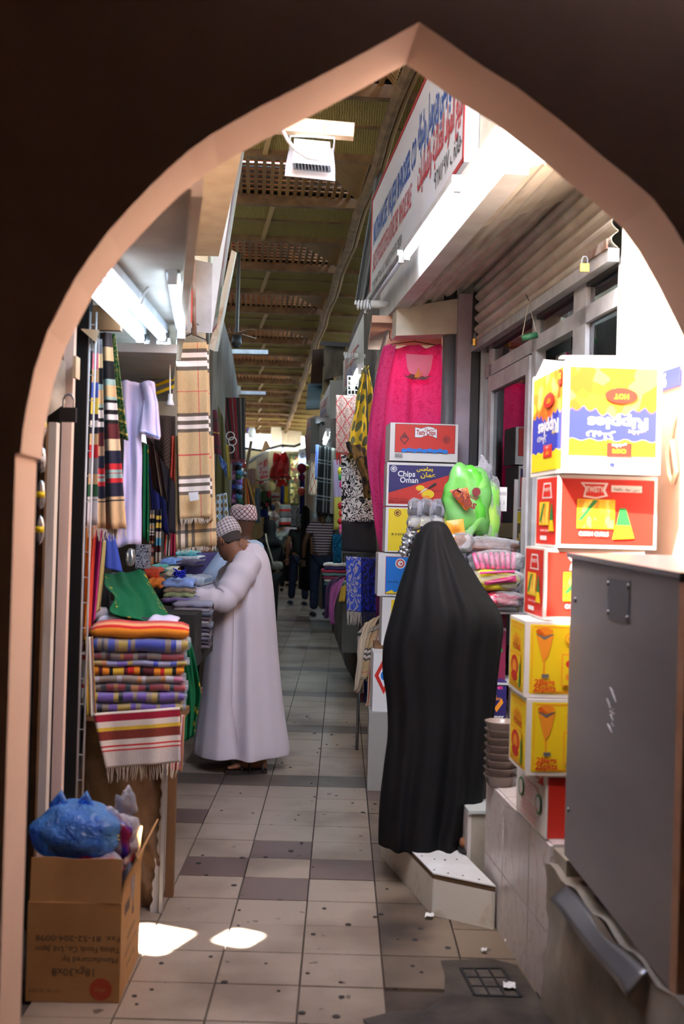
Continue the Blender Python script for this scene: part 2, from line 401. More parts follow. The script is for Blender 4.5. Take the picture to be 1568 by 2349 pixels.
for (u0, z0), (u1, z1) in zip(cp, cp[1:]):
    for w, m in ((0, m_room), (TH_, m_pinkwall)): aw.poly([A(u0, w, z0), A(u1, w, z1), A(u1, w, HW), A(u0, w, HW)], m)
    for a_, b_ in ((0, .012), (.012, TH_ - .012), (TH_ - .012, TH_)): pass
    aw.poly([A(u0, 0, z0), A(u0, TH_, z0), A(u1, TH_, z1), A(u1, 0, z1)], m_pinkwall)
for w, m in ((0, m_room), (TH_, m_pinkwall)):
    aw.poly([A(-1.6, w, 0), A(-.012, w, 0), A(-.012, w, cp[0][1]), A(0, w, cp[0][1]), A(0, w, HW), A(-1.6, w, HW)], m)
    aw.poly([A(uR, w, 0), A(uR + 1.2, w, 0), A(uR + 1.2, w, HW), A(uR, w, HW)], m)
aw.poly([A(-.012, 0, 0), A(-.012, TH_, 0), A(-.012, TH_, cp[0][1]), A(-.012, 0, cp[0][1])], m_pinkwall)
aw.poly([A(-.012, 0, cp[0][1]), A(-.012, TH_, cp[0][1]), A(0, TH_, cp[0][1]), A(0, 0, cp[0][1])], m_pinkwall)
aw.poly([A(uR, 0, 0), A(uR, 0, cp[-1][1]), A(uR, TH_, cp[-1][1]), A(uR, TH_, 0)], m_pinkwall)
aw.poly([A(-1.6, 0, HW), A(uR + 1.2, 0, HW), A(uR + 1.2, TH_, HW), A(-1.6, TH_, HW)], m_pinkwall)
struct(aw, 'wall_arch')
rm = MB()
rm.box((-2.6, -3.2, 0), (-2.4, 2.42, HW), m_room); struct(rm, 'wall_room_left')
rm = MB(); rm.box((2.3, -3.2, 0), (2.5, 2.72, HW), m_room); struct(rm, 'wall_room_right')
rm = MB(); rm.box((-2.6, -3.4, 0), (2.5, -3.2, HW), m_room); struct(rm, 'wall_room_back')
rm = MB(); rm.hexa([(-2.6, -3.4, HW + .01), (2.5, -3.4, HW + .01), (2.5, 2.75, HW + .01), (-2.6, 2.5, HW + .01), (-2.6, -3.4, HW + .2), (2.5, -3.4, HW + .2), (2.5, 2.75, HW + .2), (-2.6, 2.5, HW + .2)], m_room); struct(rm, 'ceiling_room')

# ---------------------------------------------------------------- buildings on both sides (solid walls behind the shop fronts)
HB = 5.72
bl = MB()                                         # left: unseen upper block added to shade the alley, long wall behind
bl.hexa([(-3.4, -1, 3.35), (-1.75, -1, 3.35), (-1.75, 4.5, 3.35), (-3.4, 4.5, 3.35), (-3.4, -1, HB), (-1.75, -1, HB), (-1.75, 4.5, HB), (-3.4, 4.5, HB)], m_plaster)
bl.hexa([L(.0, 2.2, 0), L(.0, 2.4, 0), L(32, 2.4, 0), L(32, 2.2, 0), L(.0, 2.2, 5.6), L(.0, 2.4, 5.6), L(32, 2.4, 5.6), L(32, 2.2, 5.6)][::1], m_plaster)
struct(bl, 'wall_left')
# back wall of the left shop recess near the arch, dark
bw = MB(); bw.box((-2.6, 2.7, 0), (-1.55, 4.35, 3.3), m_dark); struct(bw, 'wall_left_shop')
RS = 1.4
br = MB()
br.hexa([R(-1.9, .01, -.3), R(-1.9, .8, -.3), R(-.42, .8, -.3), R(-.42, .01, -.3), R(-1.9, .01, 3.6), R(-1.9, .8, 3.6), R(-.42, .8, 3.6), R(-.42, .01, 3.6)], m_pinkwall)
br.hexa([R(-.42, .03, .871), R(-.42, .8, .871), R(-.36, .8, .871), R(-.36, .03, .871), R(-.42, .03, 2.82), R(-.42, .8, 2.82), R(-.36, .8, 2.82), R(-.36, .03, 2.82)], m_white)
struct(br, 'wall_right_pier')
br = MB(); br.hexa([R(-.42, .03, 2.84), R(-.42, 1.2, 2.84), R(2.95, 1.2, 2.84), R(2.95, .03, 2.84), R(-.42, .03, 3.7), R(-.42, 1.2, 3.7), R(2.95, 1.2, 3.7), R(2.95, .03, 3.7)], m_plaster)
RS = 1.0
br.hexa([R(4.2, 1.6, 0), R(4.2, 1.8, 0), R(34, 4.2, 0), R(34, 4.0, 0), R(4.2, 1.6, 3.9), R(4.2, 1.8, 3.9), R(34, 4.2, 3.9), R(34, 4.0, 3.9)], m_plaster)
struct(br, 'wall_right')

# ---------------------------------------------------------------- mat and slat roof
RF = 4.8; RXD = Vector((-.0756, .9971, 0)); RXN = Vector((.9971, .0756, 0)); RO = Vector((.30, 8.5, 0))
def RR(s, t, z=0): return RO + RXD * s + RXN * t + Vector((0, 0, RF + z))
m_mat = NT('palm_mat'); _w = m_mat.n('TexWave'); _w.inputs['Scale'].default_value = 16; _w.inputs['Distortion'].default_value = 3.5; _w.inputs['Detail'].default_value = 2
m_mat.l(m_mat.tc.outputs['Object'], _w.inputs[0]); _c = m_mat.mix(_w.outputs[1], lin((158, 142, 84)), lin((116, 102, 54))); _c = m_mat.mix(.5, _c, m_mat.mix(m_mat.noise(60), lin((98, 84, 46)), lin((176, 156, 98)))); m_mat.bump(_w.outputs[1], .5, .01); m_mat = m_mat.fin(_c, .85, 0, .2)
m_slat = mat('bamboo_slat', (150, 112, 62), .6, col2=(112, 80, 42), vs=10, rand=.18, stretch=(1, .1, 1))
m_beam = mat('roof_beam', (128, 100, 66), .75, col2=(96, 72, 46), vs=7)
m_reed = mat('reed_cane', (168, 136, 88), .6, rand=.12)
m_terra = mat('terracotta', (206, 120, 78), .8, col2=(176, 96, 60), vs=5, rand=.1)
roof = struct(MB().box((-6, 60, -.2), (-5.9, 60.1, -.1), m_beam), 'ceiling'); n_s = n_l = 0
S0 = 1.27 - 2 * 2.95; slat_me = lath_me = None
def rpart(name, mb, kind=None): return mb.build(name, roof, kind=kind)
TL_ = -2.75
far_s = MB(); far_l = MB(); TR_ = 0
for k in range(-0, 13):
    s0 = S0 + 2.95 * k; y0 = RR(s0, 0).y
    g = MB(); g.hexa([RR(s0 - .05, TL_, -.06), RR(s0 - .05, 1.6, -.06), RR(s0 + .03, 1.6, -.06), RR(s0 + .03, TL_, -.06), RR(s0 - .05, TL_, .04), RR(s0 - .05, 1.6, .04), RR(s0 + .03, 1.6, .04), RR(s0 + .03, TL_, .04)], m_beam); rpart('roof_beam', g)
    g = MB(); g.hexa([RR(s0 + 1.42, TL_, -.06), RR(s0 + 1.42, 1.6, -.06), RR(s0 + 1.5, 1.6, -.06), RR(s0 + 1.5, TL_, -.06), RR(s0 + 1.42, TL_, .04), RR(s0 + 1.42, 1.6, .04), RR(s0 + 1.5, 1.6, .04), RR(s0 + 1.5, TL_, .04)], m_beam); rpart('roof_beam', g)
    # slatted bay s0..s0+1.42, left of the long purlin (t<0)
    near = k in (2, 3, 4, 5)
    i = 0; t = -.12
    while t > TL_ + .1:
        a, b = RR(s0 + .03, t, .035), RR(s0 + 1.42, t, .035)
        if near: g = MB().bar(a, b, .036, .02, m_slat); rpart('slat', g)
        else: far_s.bar(a, b, .036, .02, m_slat)
        t -= .0755
    for q in range(9):
        sq = s0 + .1 + q * .155; a, b = RR(sq, -.05, .062), RR(sq, TL_, .062)
        if near: rpart('lath', MB().bar(a, b, .045, .014, m_slat))
        else: far_s.bar(a, b, .045, .014, m_slat)
    # diagonal cane panel filling the corner next to the purlin
    cn = MB()
    for q in range(22):
        u = q / 22; a = RR(s0 + .05 + 1.35 * u, -.03, .01); b = RR(s0 + .03, -.03 - .58 * u * 1.0, .01)
        cn.tube([a, b], .013, m_reed, 5)
    rpart('cane_panel', cn)
    # matting bay s0+1.5..s0+2.9
    for (sa, sb) in ((1.50, 2.2), (2.22, 2.9)):
        g = MB(); g.grid(lambda u, v, sa=sa, sb=sb: RR(s0 + sa + (sb - sa) * v, TL_ + (-TL_ + 0) * u, .0 + .05 * math.sin(PI * v)), 14, 6, m_mat); rpart('palm_mat', g)
        g = MB(); g.bar(RR(s0 + sb + .01, TL_, .0), RR(s0 + sb + .01, 1.6, .0), .03, .03, m_beam); rpart('batten', g)
    g = MB(); g.bar(RR(s0 + 1.46, -.85, -.03), RR(s0 + 2.93, -.95, -.03), .04, .03, m_reed); rpart('batten', g)
    # matting to the right of the purlin, all along
    for (sa, sb) in ((-.02, .7), (.72, 1.44), (1.5, 2.2), (2.22, 2.9)):
        g = MB(); g.grid(lambda u, v, sa=sa, sb=sb: RR(s0 + sa + (sb - sa) * v, .04 + 1.56 * u, .0 + .05 * math.sin(PI * v) - .12 * u), 8, 5, m_mat); rpart('palm_mat', g)
    # terracotta tiles over the slats
    for q in range(8):
        sq = s0 - .05 + q * .185
        g = MB(); g.hexa([RR(sq, TL_, .30), RR(sq, 0, .30), RR(sq + .165, 0, .38), RR(sq + .165, TL_, .38), RR(sq, TL_, .315), RR(sq, 0, .315), RR(sq + .165, 0, .395), RR(sq + .165, TL_, .395)], m_terra)
        rpart('tile_course', g)
    # solid boarding over the mats
    g = MB(); g.hexa([RR(s0 + 1.44, TL_, .12), RR(s0 + 1.44, 0, .12), RR(s0 + 2.95, 0, .12), RR(s0 + 2.95, TL_, .12), RR(s0 + 1.44, TL_, .32), RR(s0 + 1.44, 0, .32), RR(s0 + 2.95, 0, .32), RR(s0 + 2.95, TL_, .32)], m_dark)
    g.hexa([RR(s0, 0, .12), RR(s0, 1.7, .02), RR(s0 + 2.95, 1.7, .02), RR(s0 + 2.95, 0, .12), RR(s0, 0, .16), RR(s0, 1.7, .06), RR(s0 + 2.95, 1.7, .06), RR(s0 + 2.95, 0, .16)], m_dark)
    rpart('roof_board', g)
if far_s.v: rpart('far_slats', far_s, 'stuff')
for t in (0, TL_ + .55):
    pts = [RR(S0 + q * .74, t + .015 * math.sin(q * 1.7), -.08) for q in range(51)]
    rpart('purlin', MB().tube(pts, .045, m_beam, 7)); rpart('purlin', MB().tube([p + Vector((.07, 0, .02)) for p in pts], .022, m_reed, 6))

# ---------------------------------------------------------------- right shop front: plinth, steps
def m_marble():
    s = NT('marble_tile'); n = s.noise(5, 6, dist=2.2, stretch=(1, 1.6, .5)); v = s.math('ABSOLUTE', s.math('SUBTRACT', n, .5))
    c = s.mix(s.ramp(v, [(0, (255, 255, 255)), (.022, (0, 0, 0))]).outputs[0], s.mix(s.noise(3), lin((214, 206, 202)), lin((186, 178, 176))), lin((176, 146, 142)))
    oi = s.n('ObjectInfo'); hs = s.n('HueSaturation'); s.sv(hs.inputs['Color'], c); s.l(s.math('ADD', s.math('MULTIPLY', oi.outputs['Random'], .12), .92), hs.inputs['Value']); return s.fin(hs.outputs[0], .3)
m_marb = m_marble(); m_conc = mat('rough_concrete', (168, 160, 146), .9, col2=(132, 124, 112), vs=4, bump=.4, bs=14)
pl = MB(); pl.hexa([R(-.02, .012, 0), R(-.02, 1.3, 0), R(1.12, 1.3, 0), R(1.12, .012, 0), R(-.02, .012, .545), R(-.02, 1.3, .545), R(1.12, 1.3, .545), R(1.12, .012, .545)], m_conc)
pl.hexa([R(1.12, .301, 0), R(1.12, 1.3, 0), R(3.6, 1.3, 0), R(3.6, .35, 0), R(1.12, .301, .545), R(1.12, 1.3, .545), R(3.6, 1.3, .545), R(3.6, .35, .545)], m_conc)
plinth = struct(pl, 'wall_plinth')
def slab(parent, name, s0, s1, t0, t1, z0, z1, m, b=.004):
    g = MB(); g.hexa([R(s0, t0, z0), R(s0, t1, z0), R(s1, t1, z0), R(s1, t0, z0), R(s0, t0, z1), R(s0, t1, z1), R(s1, t1, z1), R(s1, t0, z1)], m); return g.build(name, parent)
for (s0, s1, z0, z1) in ((.04, .40, 0, .245), (.405, .80, 0, .245), (.805, 1.12, 0, .245), (.13, .40, .25, .55), (.405, .80, .25, .55), (.805, 1.12, .25, .55)):
    slab(plinth, 'tile', s0 + .002, s1 - .002, 0, .012, z0, z1, m_marb)
for s0 in (.13, .465, .80): slab(plinth, 'tile', s0 + .002, s0 + .33, .012, .40, .545, .556, m_marb)
# middle step behind the woman
g = MB(); g.hexa([R(1.26, -.03, 0), R(1.26, .295, 0), R(1.95, .295, 0), R(1.95, -.03, 0), R(1.26, -.03, .37), R(1.26, .295, .37), R(1.95, .295, .37), R(1.95, -.03, .37)], m_conc); st = thing('shop_step', 'low tiled step leading up to the snack shop doorway, behind the cloaked woman', 'step', R(1.4, .1, 0))
g.build('step_core', st); slab(st, 'tile', 1.25, 1.60, -.045, .295, .37, .384, mat('tile_bluegrey', (186, 192, 190), .35)); slab(st, 'tile', 1.605, 1.96, -.045, .295, .37, .384, MATS['tile_bluegrey'])
slab(st, 'riser_tile', 1.26, 1.96, -.045, -.03, 0, .368, m_marb)
# concrete stub wall under the steel cabinet
cw = MB(); rs = random.Random(3); ns = 22
def ctop(s): return .50 - .04 * max(0, s + .1) + .012 * math.sin(s * 23)
def cf(u, v):
    s = .13 - 1.25 * u; e = .02 * math.sin(v * 17 + 2) + .012 * math.sin(v * 41) if u < .02 else 0
    return R(s + e, -.012 - .01 * math.sin(v * 6 + s * 9) - .02 * (1 - v) * u, ctop(s) * v)
cw.grid(cf, ns, 12, m_conc); cw.grid(lambda u, v: R(.13 - 1.25 * u, -.012 + .35 * v, ctop(.13 - 1.25 * u)), ns, 4, m_conc)
cw.hexa([R(-1.12, .0, 0), R(-1.12, .6, 0), R(.0, .6, 0), R(.0, .0, 0), R(-1.12, .0, .40), R(-1.12, .6, .40), R(.0, .6, .40), R(.0, .0, .40)], m_conc); struct(cw, 'wall_concrete_stub', True)
# white box step
a, b = Zp(990, 2100), Zp(1135, 2130); c_ = Zp(931, 1962) ; d_ = b + (c_ - a) * 1.0
d_ = R(1.78, -.095, 0); c_ = Vector((.24, 5.6, 0)); b = R(.86, -.012, 0); b.z = 0
t = thing('wooden_step', 'white-painted wooden box step with worn brown top edge under the cloaked woman', 'step', tuple((a + b) / 2))
m_wp = mat('scuffed_white', (212, 206, 192), .5, col2=(176, 150, 116), vs=9, lo=.56, hi=.74); m_edge = mat('raw_edge', (104, 76, 46), .8, col2=(70, 50, 32))
h = Vector((0, 0, .165)); e = Vector((0, 0, .185)); q = [a, b, R(1.12, -.09, 0) if False else d_, c_]
g = MB()
for i in range(4):
    p1, p2 = q[i], q[(i + 1) % 4]; n_ = Vector((p2.y - p1.y, p1.x - p2.x, 0)).normalized() * .012
    w = (p2 - p1).normalized() * .003
    gg = MB(); gg.hexa([p1 + w, p2 - w, p2 - w - n_, p1 + w - n_, p1 + w + h * .93, p2 - w + h * .93, p2 - w - n_ + h * .93, p1 + w - n_ + h * .93], m_wp); gg.build('side_panel', t)
g = MB(); g.hexa([v + h * .94 for v in q] + [v + h * 1.06 for v in q], m_edge); g.build('top_edge', t)
cc = (a + b + d_ + c_) / 4; g = MB(); q2 = [v + (v - cc).normalized() * .004 for v in q]; g.hexa([v + h * 1.06 for v in q2] + [v + h * 1.09 for v in q2], m_white); g.build('top_board', t)
g = MB()
for (u, v) in ((.08, .06), (.3, .05), (.55, .06), (.8, .05), (.5, .3), (.3, .28), (.1, .3), (.75, .35)):
    pt = a.lerp(b, u).lerp(c_.lerp(d_, u), v); g.lathe((pt.x, pt.y, .18), [(.005, 0), (.004, .0015)], m_darkmetal, 8)
g.build('nails', t, kind='stuff')
# broken floor, drain cover, scraps of paper
g = MB(); rs = random.Random(8); pts = [Zp(*q) for q in ((1010, 2205), (1120, 2200), (1185, 2215), (1272, 2345), (1300, 2500), (1000, 2500), (870, 2380), (830, 2340), (900, 2322), (975, 2318), (1018, 2290), (1020, 2240))]
g.poly([p + Vector((0, 0, .003)) for p in pts], mat('wet_grime', (84, 74, 64), .55, col2=(52, 45, 38), vs=7, bump=.3, bs=20)); g.build('broken_screed', floor)
dr = thing('drain_cover', 'grimy square drain cover set in broken floor at the foot of the plinth', 'drain cover', tuple(Zp(1120, 2250)))
q = [Zp(1088, 2283, .004), Zp(1195, 2287, .004), Zp(1150, 2222, .004), Zp(1056, 2222, .004)]; g = MB()
for i in range(4): g.bar(q[i], q[(i + 1) % 4], .012, .006, m_darkmetal)
for k in (1, 2): g.bar(q[0].lerp(q[1], k / 3), q[3].lerp(q[2], k / 3), .007, .005, m_darkmetal); g.bar(q[0].lerp(q[3], k / 3), q[1].lerp(q[2], k / 3), .007, .005, m_darkmetal)
g.build('cover_frame', dr); MB().poly([p - Vector((0, 0, .0005)) for p in q], mat('cover_plate', (96, 86, 74), .7, col2=(64, 56, 48), vs=12)).build('cover_plate', dr)
m_paper = mat('paper', (225, 222, 215), .8)
for i, (px, py, r, lab) in enumerate(((983, 2103, .02, 'crumpled scrap of white paper beside the white box step'), (1165, 2265, .024, 'torn scrap of white paper on the drain cover'), (1108, 2183, .012, 'tiny scrap of paper on grimy tiles below the step'), (1163, 2160, .015, 'scrap of paper against the marble plinth'))):
    c0 = Zp(px, py, .006); g = MB(); rr_ = random.Random(i)
    g.grid(lambda u, v: c0 + Vector(((u - .5) * r * 1.8 + .3 * r * v, (v - .5) * r * 2.2, .004 + .008 * abs(math.sin(u * 5 + v * 4 + i)))), 4, 4, m_paper)
    tag(g.build('paper_scrap', None, loc=tuple(c0), solid=.001), lab, 'litter')
# ================================================================== printing on flat faces
class Dec:
    def __init__(s, mb, o, ux, uy, W, H, flip=False):
        s.mb = mb; s.W, s.H = W, H; ux, uy, o = Vector(ux), Vector(uy), Vector(o); s.n = ux.cross(uy)
        if flip: o = o + ux * W + uy * H; ux, uy = -ux, -uy
        s.o, s.ux, s.uy, s.lv = o, ux, uy, 0
    def pt(s, x, y): return s.o + s.ux * (x * s.W) + s.uy * (y * s.H) + s.n * (.0008 + s.lv * .0005)
    def p(s, pts, m): s.mb.poly([s.pt(*q) for q in pts], m); s.lv += 1; return s
    def r(s, x0, y0, x1, y1, m): return s.p([(x0, y0), (x1, y0), (x1, y1), (x0, y1)], m)
    def e(s, cx, cy, rx, ry, m, n=20, a0=0, a1=2 * PI): return s.p([(cx + rx * math.cos(a0 + (a1 - a0) * k / n), cy + ry * math.sin(a0 + (a1 - a0) * k / n)) for k in range(n)], m)
    def ring(s, cx, cy, rx, m, bg, w=.75):
        ry = rx * s.W / s.H; s.e(cx, cy, rx, ry, m); return s.e(cx, cy, rx * w, ry * w, bg)
    def t(s, body, x, y, h, m, align='C', width=None, bold=.012, rot=0):
        ux, uy = s.ux, s.uy
        if rot: ux, uy = ux * math.cos(rot) + uy * math.sin(rot), uy * math.cos(rot) - ux * math.sin(rot)
        s.mb.text(body, s.pt(x, y), ux, uy, h * s.H, m, align, bold, None if width is None else width * s.W); s.lv += 1; return s
def ink(n, c, rough=.5): return mat('ink_' + n, c, rough)
k_wh, k_rd, k_rd2 = ink('white', (228, 228, 228)), ink('red', (206, 44, 30)), ink('deep_red', (170, 28, 26))
k_bl, k_nv, k_ye, k_or = ink('blue', (52, 62, 178)), ink('navy', (38, 30, 98)), ink('yellow', (240, 208, 24)), ink('orange', (240, 150, 40))
k_bk, k_gr, k_sky, k_pk = ink('black', (34, 30, 32)), ink('green', (40, 132, 62)), ink('sky', (24, 120, 208)), ink('pink', (226, 60, 130))
k_mar, k_gy = ink('maroon', (110, 26, 30)), ink('grey', (110, 108, 110))
m_chips = multi_mat('chips_photo', [(236, 140, 30), (222, 104, 20), (244, 176, 70), (210, 90, 20)], 22, .5)
m_curls = multi_mat('curls_photo', [(238, 190, 40), (214, 150, 24), (248, 214, 90)], 60, .5, stretch=(1, 1, .5))
m_card = mat('white_card', (222, 218, 212), .6); m_kraft = mat('kraft_card', (186, 140, 86), .75, col2=(172, 126, 74), vs=5)
m_kraftin = mat('kraft_inner', (150, 108, 62), .85)
def carton(label, o, yaw, w, d, h, front=None, side=None, group=None, body=m_card, flap=None, name='carton'):
    t = thing(name, label, 'box', tuple(o), group); T = frame(o, yaw)
    g = MB(); g.T = T; b = .003
    g.hexa([(0, b, 0), (w, b, 0), (w, d, 0), (0, d, 0), (0, b, h), (w, b, h), (w, d, h), (0, d, h)], body); ob = g.build('body', t)
    g = MB(); g.T = T; g.box((0, 0, 0), (w, b, h), body); g.build('front_panel', t)
    if front:
        g = MB(); g.T = T; front(Dec(g, (0, 0, 0), (1, 0, 0), (0, 0, 1), w, h)); g.build('printed_lettering', t)
    if side:
        g = MB(); g.T = T; side(Dec(g, (0, d, 0), (0, -1, 0), (0, 0, 1), d, h)); g.build('printed_lettering', t)
    g = MB(); g.T = T; g.box((w * .5 - .025, .004, h), (w * .5 + .025, d - .004, h + .0006), mat('packing_tape', (196, 176, 140), .25)); g.build('tape', t)
    if flap:
        for q in (0, 1): g = MB(); g.T = T; flap(g, w, d, h, q); g.build('flap', t, solid=.003)
    return t
# --- designs
def seal(D, x, y, r, m, bg): D.ring(x, y, r, m, bg, .8); D.e(x, y, r * .55, r * .55 * D.W / D.H, m); D.e(x + r * .15, y - r * .1, r * .2, r * .2 * D.W / D.H, bg)
def d_ripples(flip=True, side=False):
    def f(D):
        D = Dec(D.mb, D.o, D.ux, D.uy, D.W, D.H, flip)
        D.r(.05, .05, .95, .84, m_chips) if not side else D.r(.04, .04, .96, .96, m_chips)
        wav = [(.05 + .9 * k / 30, .42 + .05 * abs(math.sin(k * .75)) - .03 * math.sin(k * .31)) for k in range(31)]; hi = .84 if not side else .96
        D.p(wav + [(.95, hi), (.05, hi)], k_bl)
        wav = [(.05 + .9 * k / 24, .70 + .012 * math.sin(k * 1.3)) for k in range(25)]
        D.p(wav + [(.95, hi), (.05, hi)], k_ye) if not side else D.p([(x, y + .08) for x, y in wav] + [(.95, hi), (.05, hi)], k_ye)
        D.t('Ripples', .45, .50, .10 if not side else .13, k_wh, 'C', .62, .03); D.t(ar('ريبلز'), .62, .64, .06, k_wh, 'C', .3, .02); D.t(ar('بطاطس'), .25, .61, .035, k_ye)
        D.r(.30, .72, .56, .84, k_rd).t('CHIPS', .43, .78, .035, k_ye).t(ar('بطاطس'), .43, .735, .03, k_wh)
        D.e(.42, .30, .17, .07, k_rd).t('HOT', .42, .285, .045, k_ye)
        if not side: D.t('JUMBO', .15, .90, .02, k_bl); D.e(.5, .92, .03, .02, k_bl)
        else: D.r(.05, .06, .14, .2, k_rd).t('25', .095, .1, .05, k_ye)
    return f
def d_curls(side=False):
    def f(D):
        D.r(.03, .05, .97, .95, k_rd) if not side else D.r(.04, .03, .96, .97, k_rd)
        if side:
            D.p([(.3, .68), (.36, .9), (.68, .9), (.74, .68)], k_wh).p([(.34, .7), (.39, .88), (.65, .88), (.7, .7)], k_rd).t('TWISTY', .52, .78, .05, k_wh, 'C', .3)
            D.r(.2, .3, .64, .63, k_ye).r(.22, .32, .62, .61, m_curls).p([(.22, .36), (.28, .33), (.46, .61), (.38, .61)], k_gr)
            D.p([(.7, .36), (.84, .36), (.79, .6), (.74, .6)], k_gr).p([(.66, .22), (.9, .22), (.84, .37), (.7, .37)], k_ye).t('CORN CURLS', .48, .21, .03, k_wh, 'C', .4).r(.3, .09, .6, .15, k_wh)
        else:
            D.p([(.22, .90), (.5, .90), (.47, .80), (.5, .72), (.38, .68), (.25, .70), (.27, .82)], k_wh).p([(.25, .88), (.47, .88), (.44, .80), (.47, .73), (.38, .70), (.27, .72), (.29, .82)], k_rd).t('TWISTY', .365, .77, .08, k_wh, 'C', .17, .03)
            D.r(.53, .78, .84, .87, k_wh).t(ar('بدون مواد حافظة'), .685, .80, .04, k_bk)
            D.r(.19, .27, .57, .67, k_ye).r(.2, .28, .56, .66, m_curls).p([(.2, .38), (.24, .38), (.40, .66), (.35, .66)], k_gr)
            D.p([(.58, .30), (.74, .30), (.68, .56), (.62, .56)], k_gr).p([(.55, .13), (.77, .15), (.73, .32), (.58, .32)], k_ye).t('CORN CURLS', .36, .17, .055, k_wh, 'C', .3, .03)
    return f
def d_puff(side=False):
    def f(D):
        D.r(.05, .05, .97, .96, k_ye)
        D.r(.09, .92, .93, .935, k_or).r(.09, .07, .93, .085, k_or)
        if side:
            D.t('2 Bags x 25pkts', .5, .86, .045, k_or, 'C', .6).t(ar('بفك'), .5, .68, .13, k_or, 'C', .5, .04).t('POFAK', .55, .58, .08, k_rd, 'C', .5, .03)
            D.r(.12, .12, .82, .53, k_or).r(.14, .135, .80, .515, k_ye).e(.46, .36, .24, .14, k_rd).e(.46, .34, .14, .10, k_or).e(.46, .22, .2, .07, k_rd).p([(.76, .1), (.84, .1), (.84, .4), (.78, .44)], k_gr)
        else:
            D.r(.07, .085, .076, .92, k_or)
            D.p([(.11, .82), (.28, .82), (.23, .54), (.18, .46)], k_or).p([(.1, .84), (.19, .76), (.29, .84), (.19, .80)], k_gy).e(.19, .87, .085, .05, m_chips).r(.185, .3, .198, .47, k_or).r(.17, .26, .24, .31, k_gy)
            D.t('2Bags', .20, .17, .075, k_rd, 'C', .20, .03).t('25pkts', .20, .09, .075, k_rd, 'C', .22, .03)
            seal(D, .45, .78, .06, k_or, k_ye); D.r(.36, .16, .56, .58, k_or).r(.37, .175, .55, .565, k_ye).e(.46, .45, .06, .06, k_rd).e(.46, .28, .06, .06, k_or); seal(D, .78, .7, .1, k_or, k_ye)
    return f
# ---------------------------------------------------------------- the stack of snack cartons on the marble plinth
YW = .065
GS = 'snack cartons stacked on the marble plinth'
def at(px, py, D, z=None):
    v = P(px, py, D)
    if z is not None: v.z = z
    return v
def d_whitered_side(D):
    D.t('THE FRESH', .62, .84, .05, k_rd, 'C', .4); D.p([(.72, .78), (.9, .95), (.93, .8)], k_rd)
    for k in range(6): D.t(ar('معلومات المنتج الغذائي'), .55, .68 - .05 * k, .035, k_rd, 'C', .5 - .03 * (k % 3))
    D.ring(.2, .5, .09, k_gr, m_card).ring(.8, .46, .09, k_gr, m_card)
    for k in range(7): D.t('PRODUCT OF OMAN KEEP DRY', .52, .36 - .045 * k, .03, k_rd, 'C', .6 - .05 * (k % 3))
def d_whitered_front(D): D.r(.02, .01, 1, .97, k_rd).p([(.4, .9), (.9, .72), (.62, .60), (.95, .4), (.9, .12), (.66, .32), (.4, .1), (.7, .5)], k_ye)
o = at(1249, 1942, 3.97, .557)
T_b1 = carton('white snack carton with red front, lowest of the stack on the marble plinth', o, .1, .34, .40, .222, d_whitered_front, d_whitered_side, GS)
o = at(1204, 1780, 3.95, .782); carton('yellow puff carton with tape on its side, lower of the two yellow ones', o, YW, .36, .27, .266, d_puff(), d_puff(True), GS)
o = at(1200, 1601, 3.96, 1.052); carton('yellow puff carton directly under the red corn curl cartons', o, YW - .01, .36, .26, .266, d_puff(), d_puff(True), GS)
o = at(1245, 1420, 3.98, 1.322); carton('red corn curl carton half hidden behind the steel cabinet top', o, YW, .357, .30, .252, d_curls(), d_curls(True), GS)
o = at(1277, 1249, 3.97, 1.578); carton('red corn curl carton directly under the blue ripples carton', o, YW + .02, .356, .30, .256, d_curls(), d_curls(True), GS)
def rflap(g, w, d, h, q):
    if q: g.grid(lambda u, v: Vector((.01 + (w - .02) * u, .01 + .12 * v, h + .001 + .075 * v - .05 * v * v + .01 * u)), 4, 6, m_card)
    else: g.grid(lambda u, v: Vector((.01 + (w - .02) * u, d - .01 - .12 * v, h + .001 + .05 * v * (1 - .4 * u))), 4, 5, m_card)
o = at(1290, 1071, 3.90, 1.838); carton('big white and blue ripples chips carton standing upside down on top of the stack', o, YW, .342, .48, .385, d_ripples(), d_ripples(side=True), GS, flap=rflap)

# ---------------------------------------------------------------- stack of cartons behind the cloaked woman
GC = 'snack cartons stacked beside the pink dress'
Dc = 7.25
def px2w(n): return n / FPX * Dc
def d_tasty(D):
    D.r(.07, .22, .96, .97, k_bk).r(.075, .228, .955, .962, k_rd)
    D.p([(.36, .62), (.36, .90), (.45, .87), (.55, .93), (.62, .91), (.69, .86), (.69, .60), (.62, .66), (.55, .69), (.45, .62)], k_bk).p([(.365, .63), (.365, .89), (.45, .86), (.55, .92), (.62, .90), (.685, .85), (.685, .62), (.62, .67), (.55, .70), (.45, .63)], k_wh)
    D.t('Tasty Chips', .525, .70, .13, k_rd2, 'C', .28, .03).t(ar('شيبس لذيذ'), .58, .83, .07, k_rd2, 'C', .17, .02)
    D.p([(.21, .76), (.28, .58), (.21, .42), (.14, .58)], k_mar).p([(.21, .71), (.255, .58), (.21, .47), (.165, .58)], k_rd).p([(.21, .70), (.25, .6), (.17, .6)], k_mar)
    seal(D, .83, .59, .055, k_mar, k_rd)
    for k in range(9): D.e(.21 + .075 * k, .27 + .02 * (k % 2), .045, .055, k_sky, 12)
    for k in range(14): D.r(.075 + k * .008, .08, .079 + k * .008, .19, k_bk)
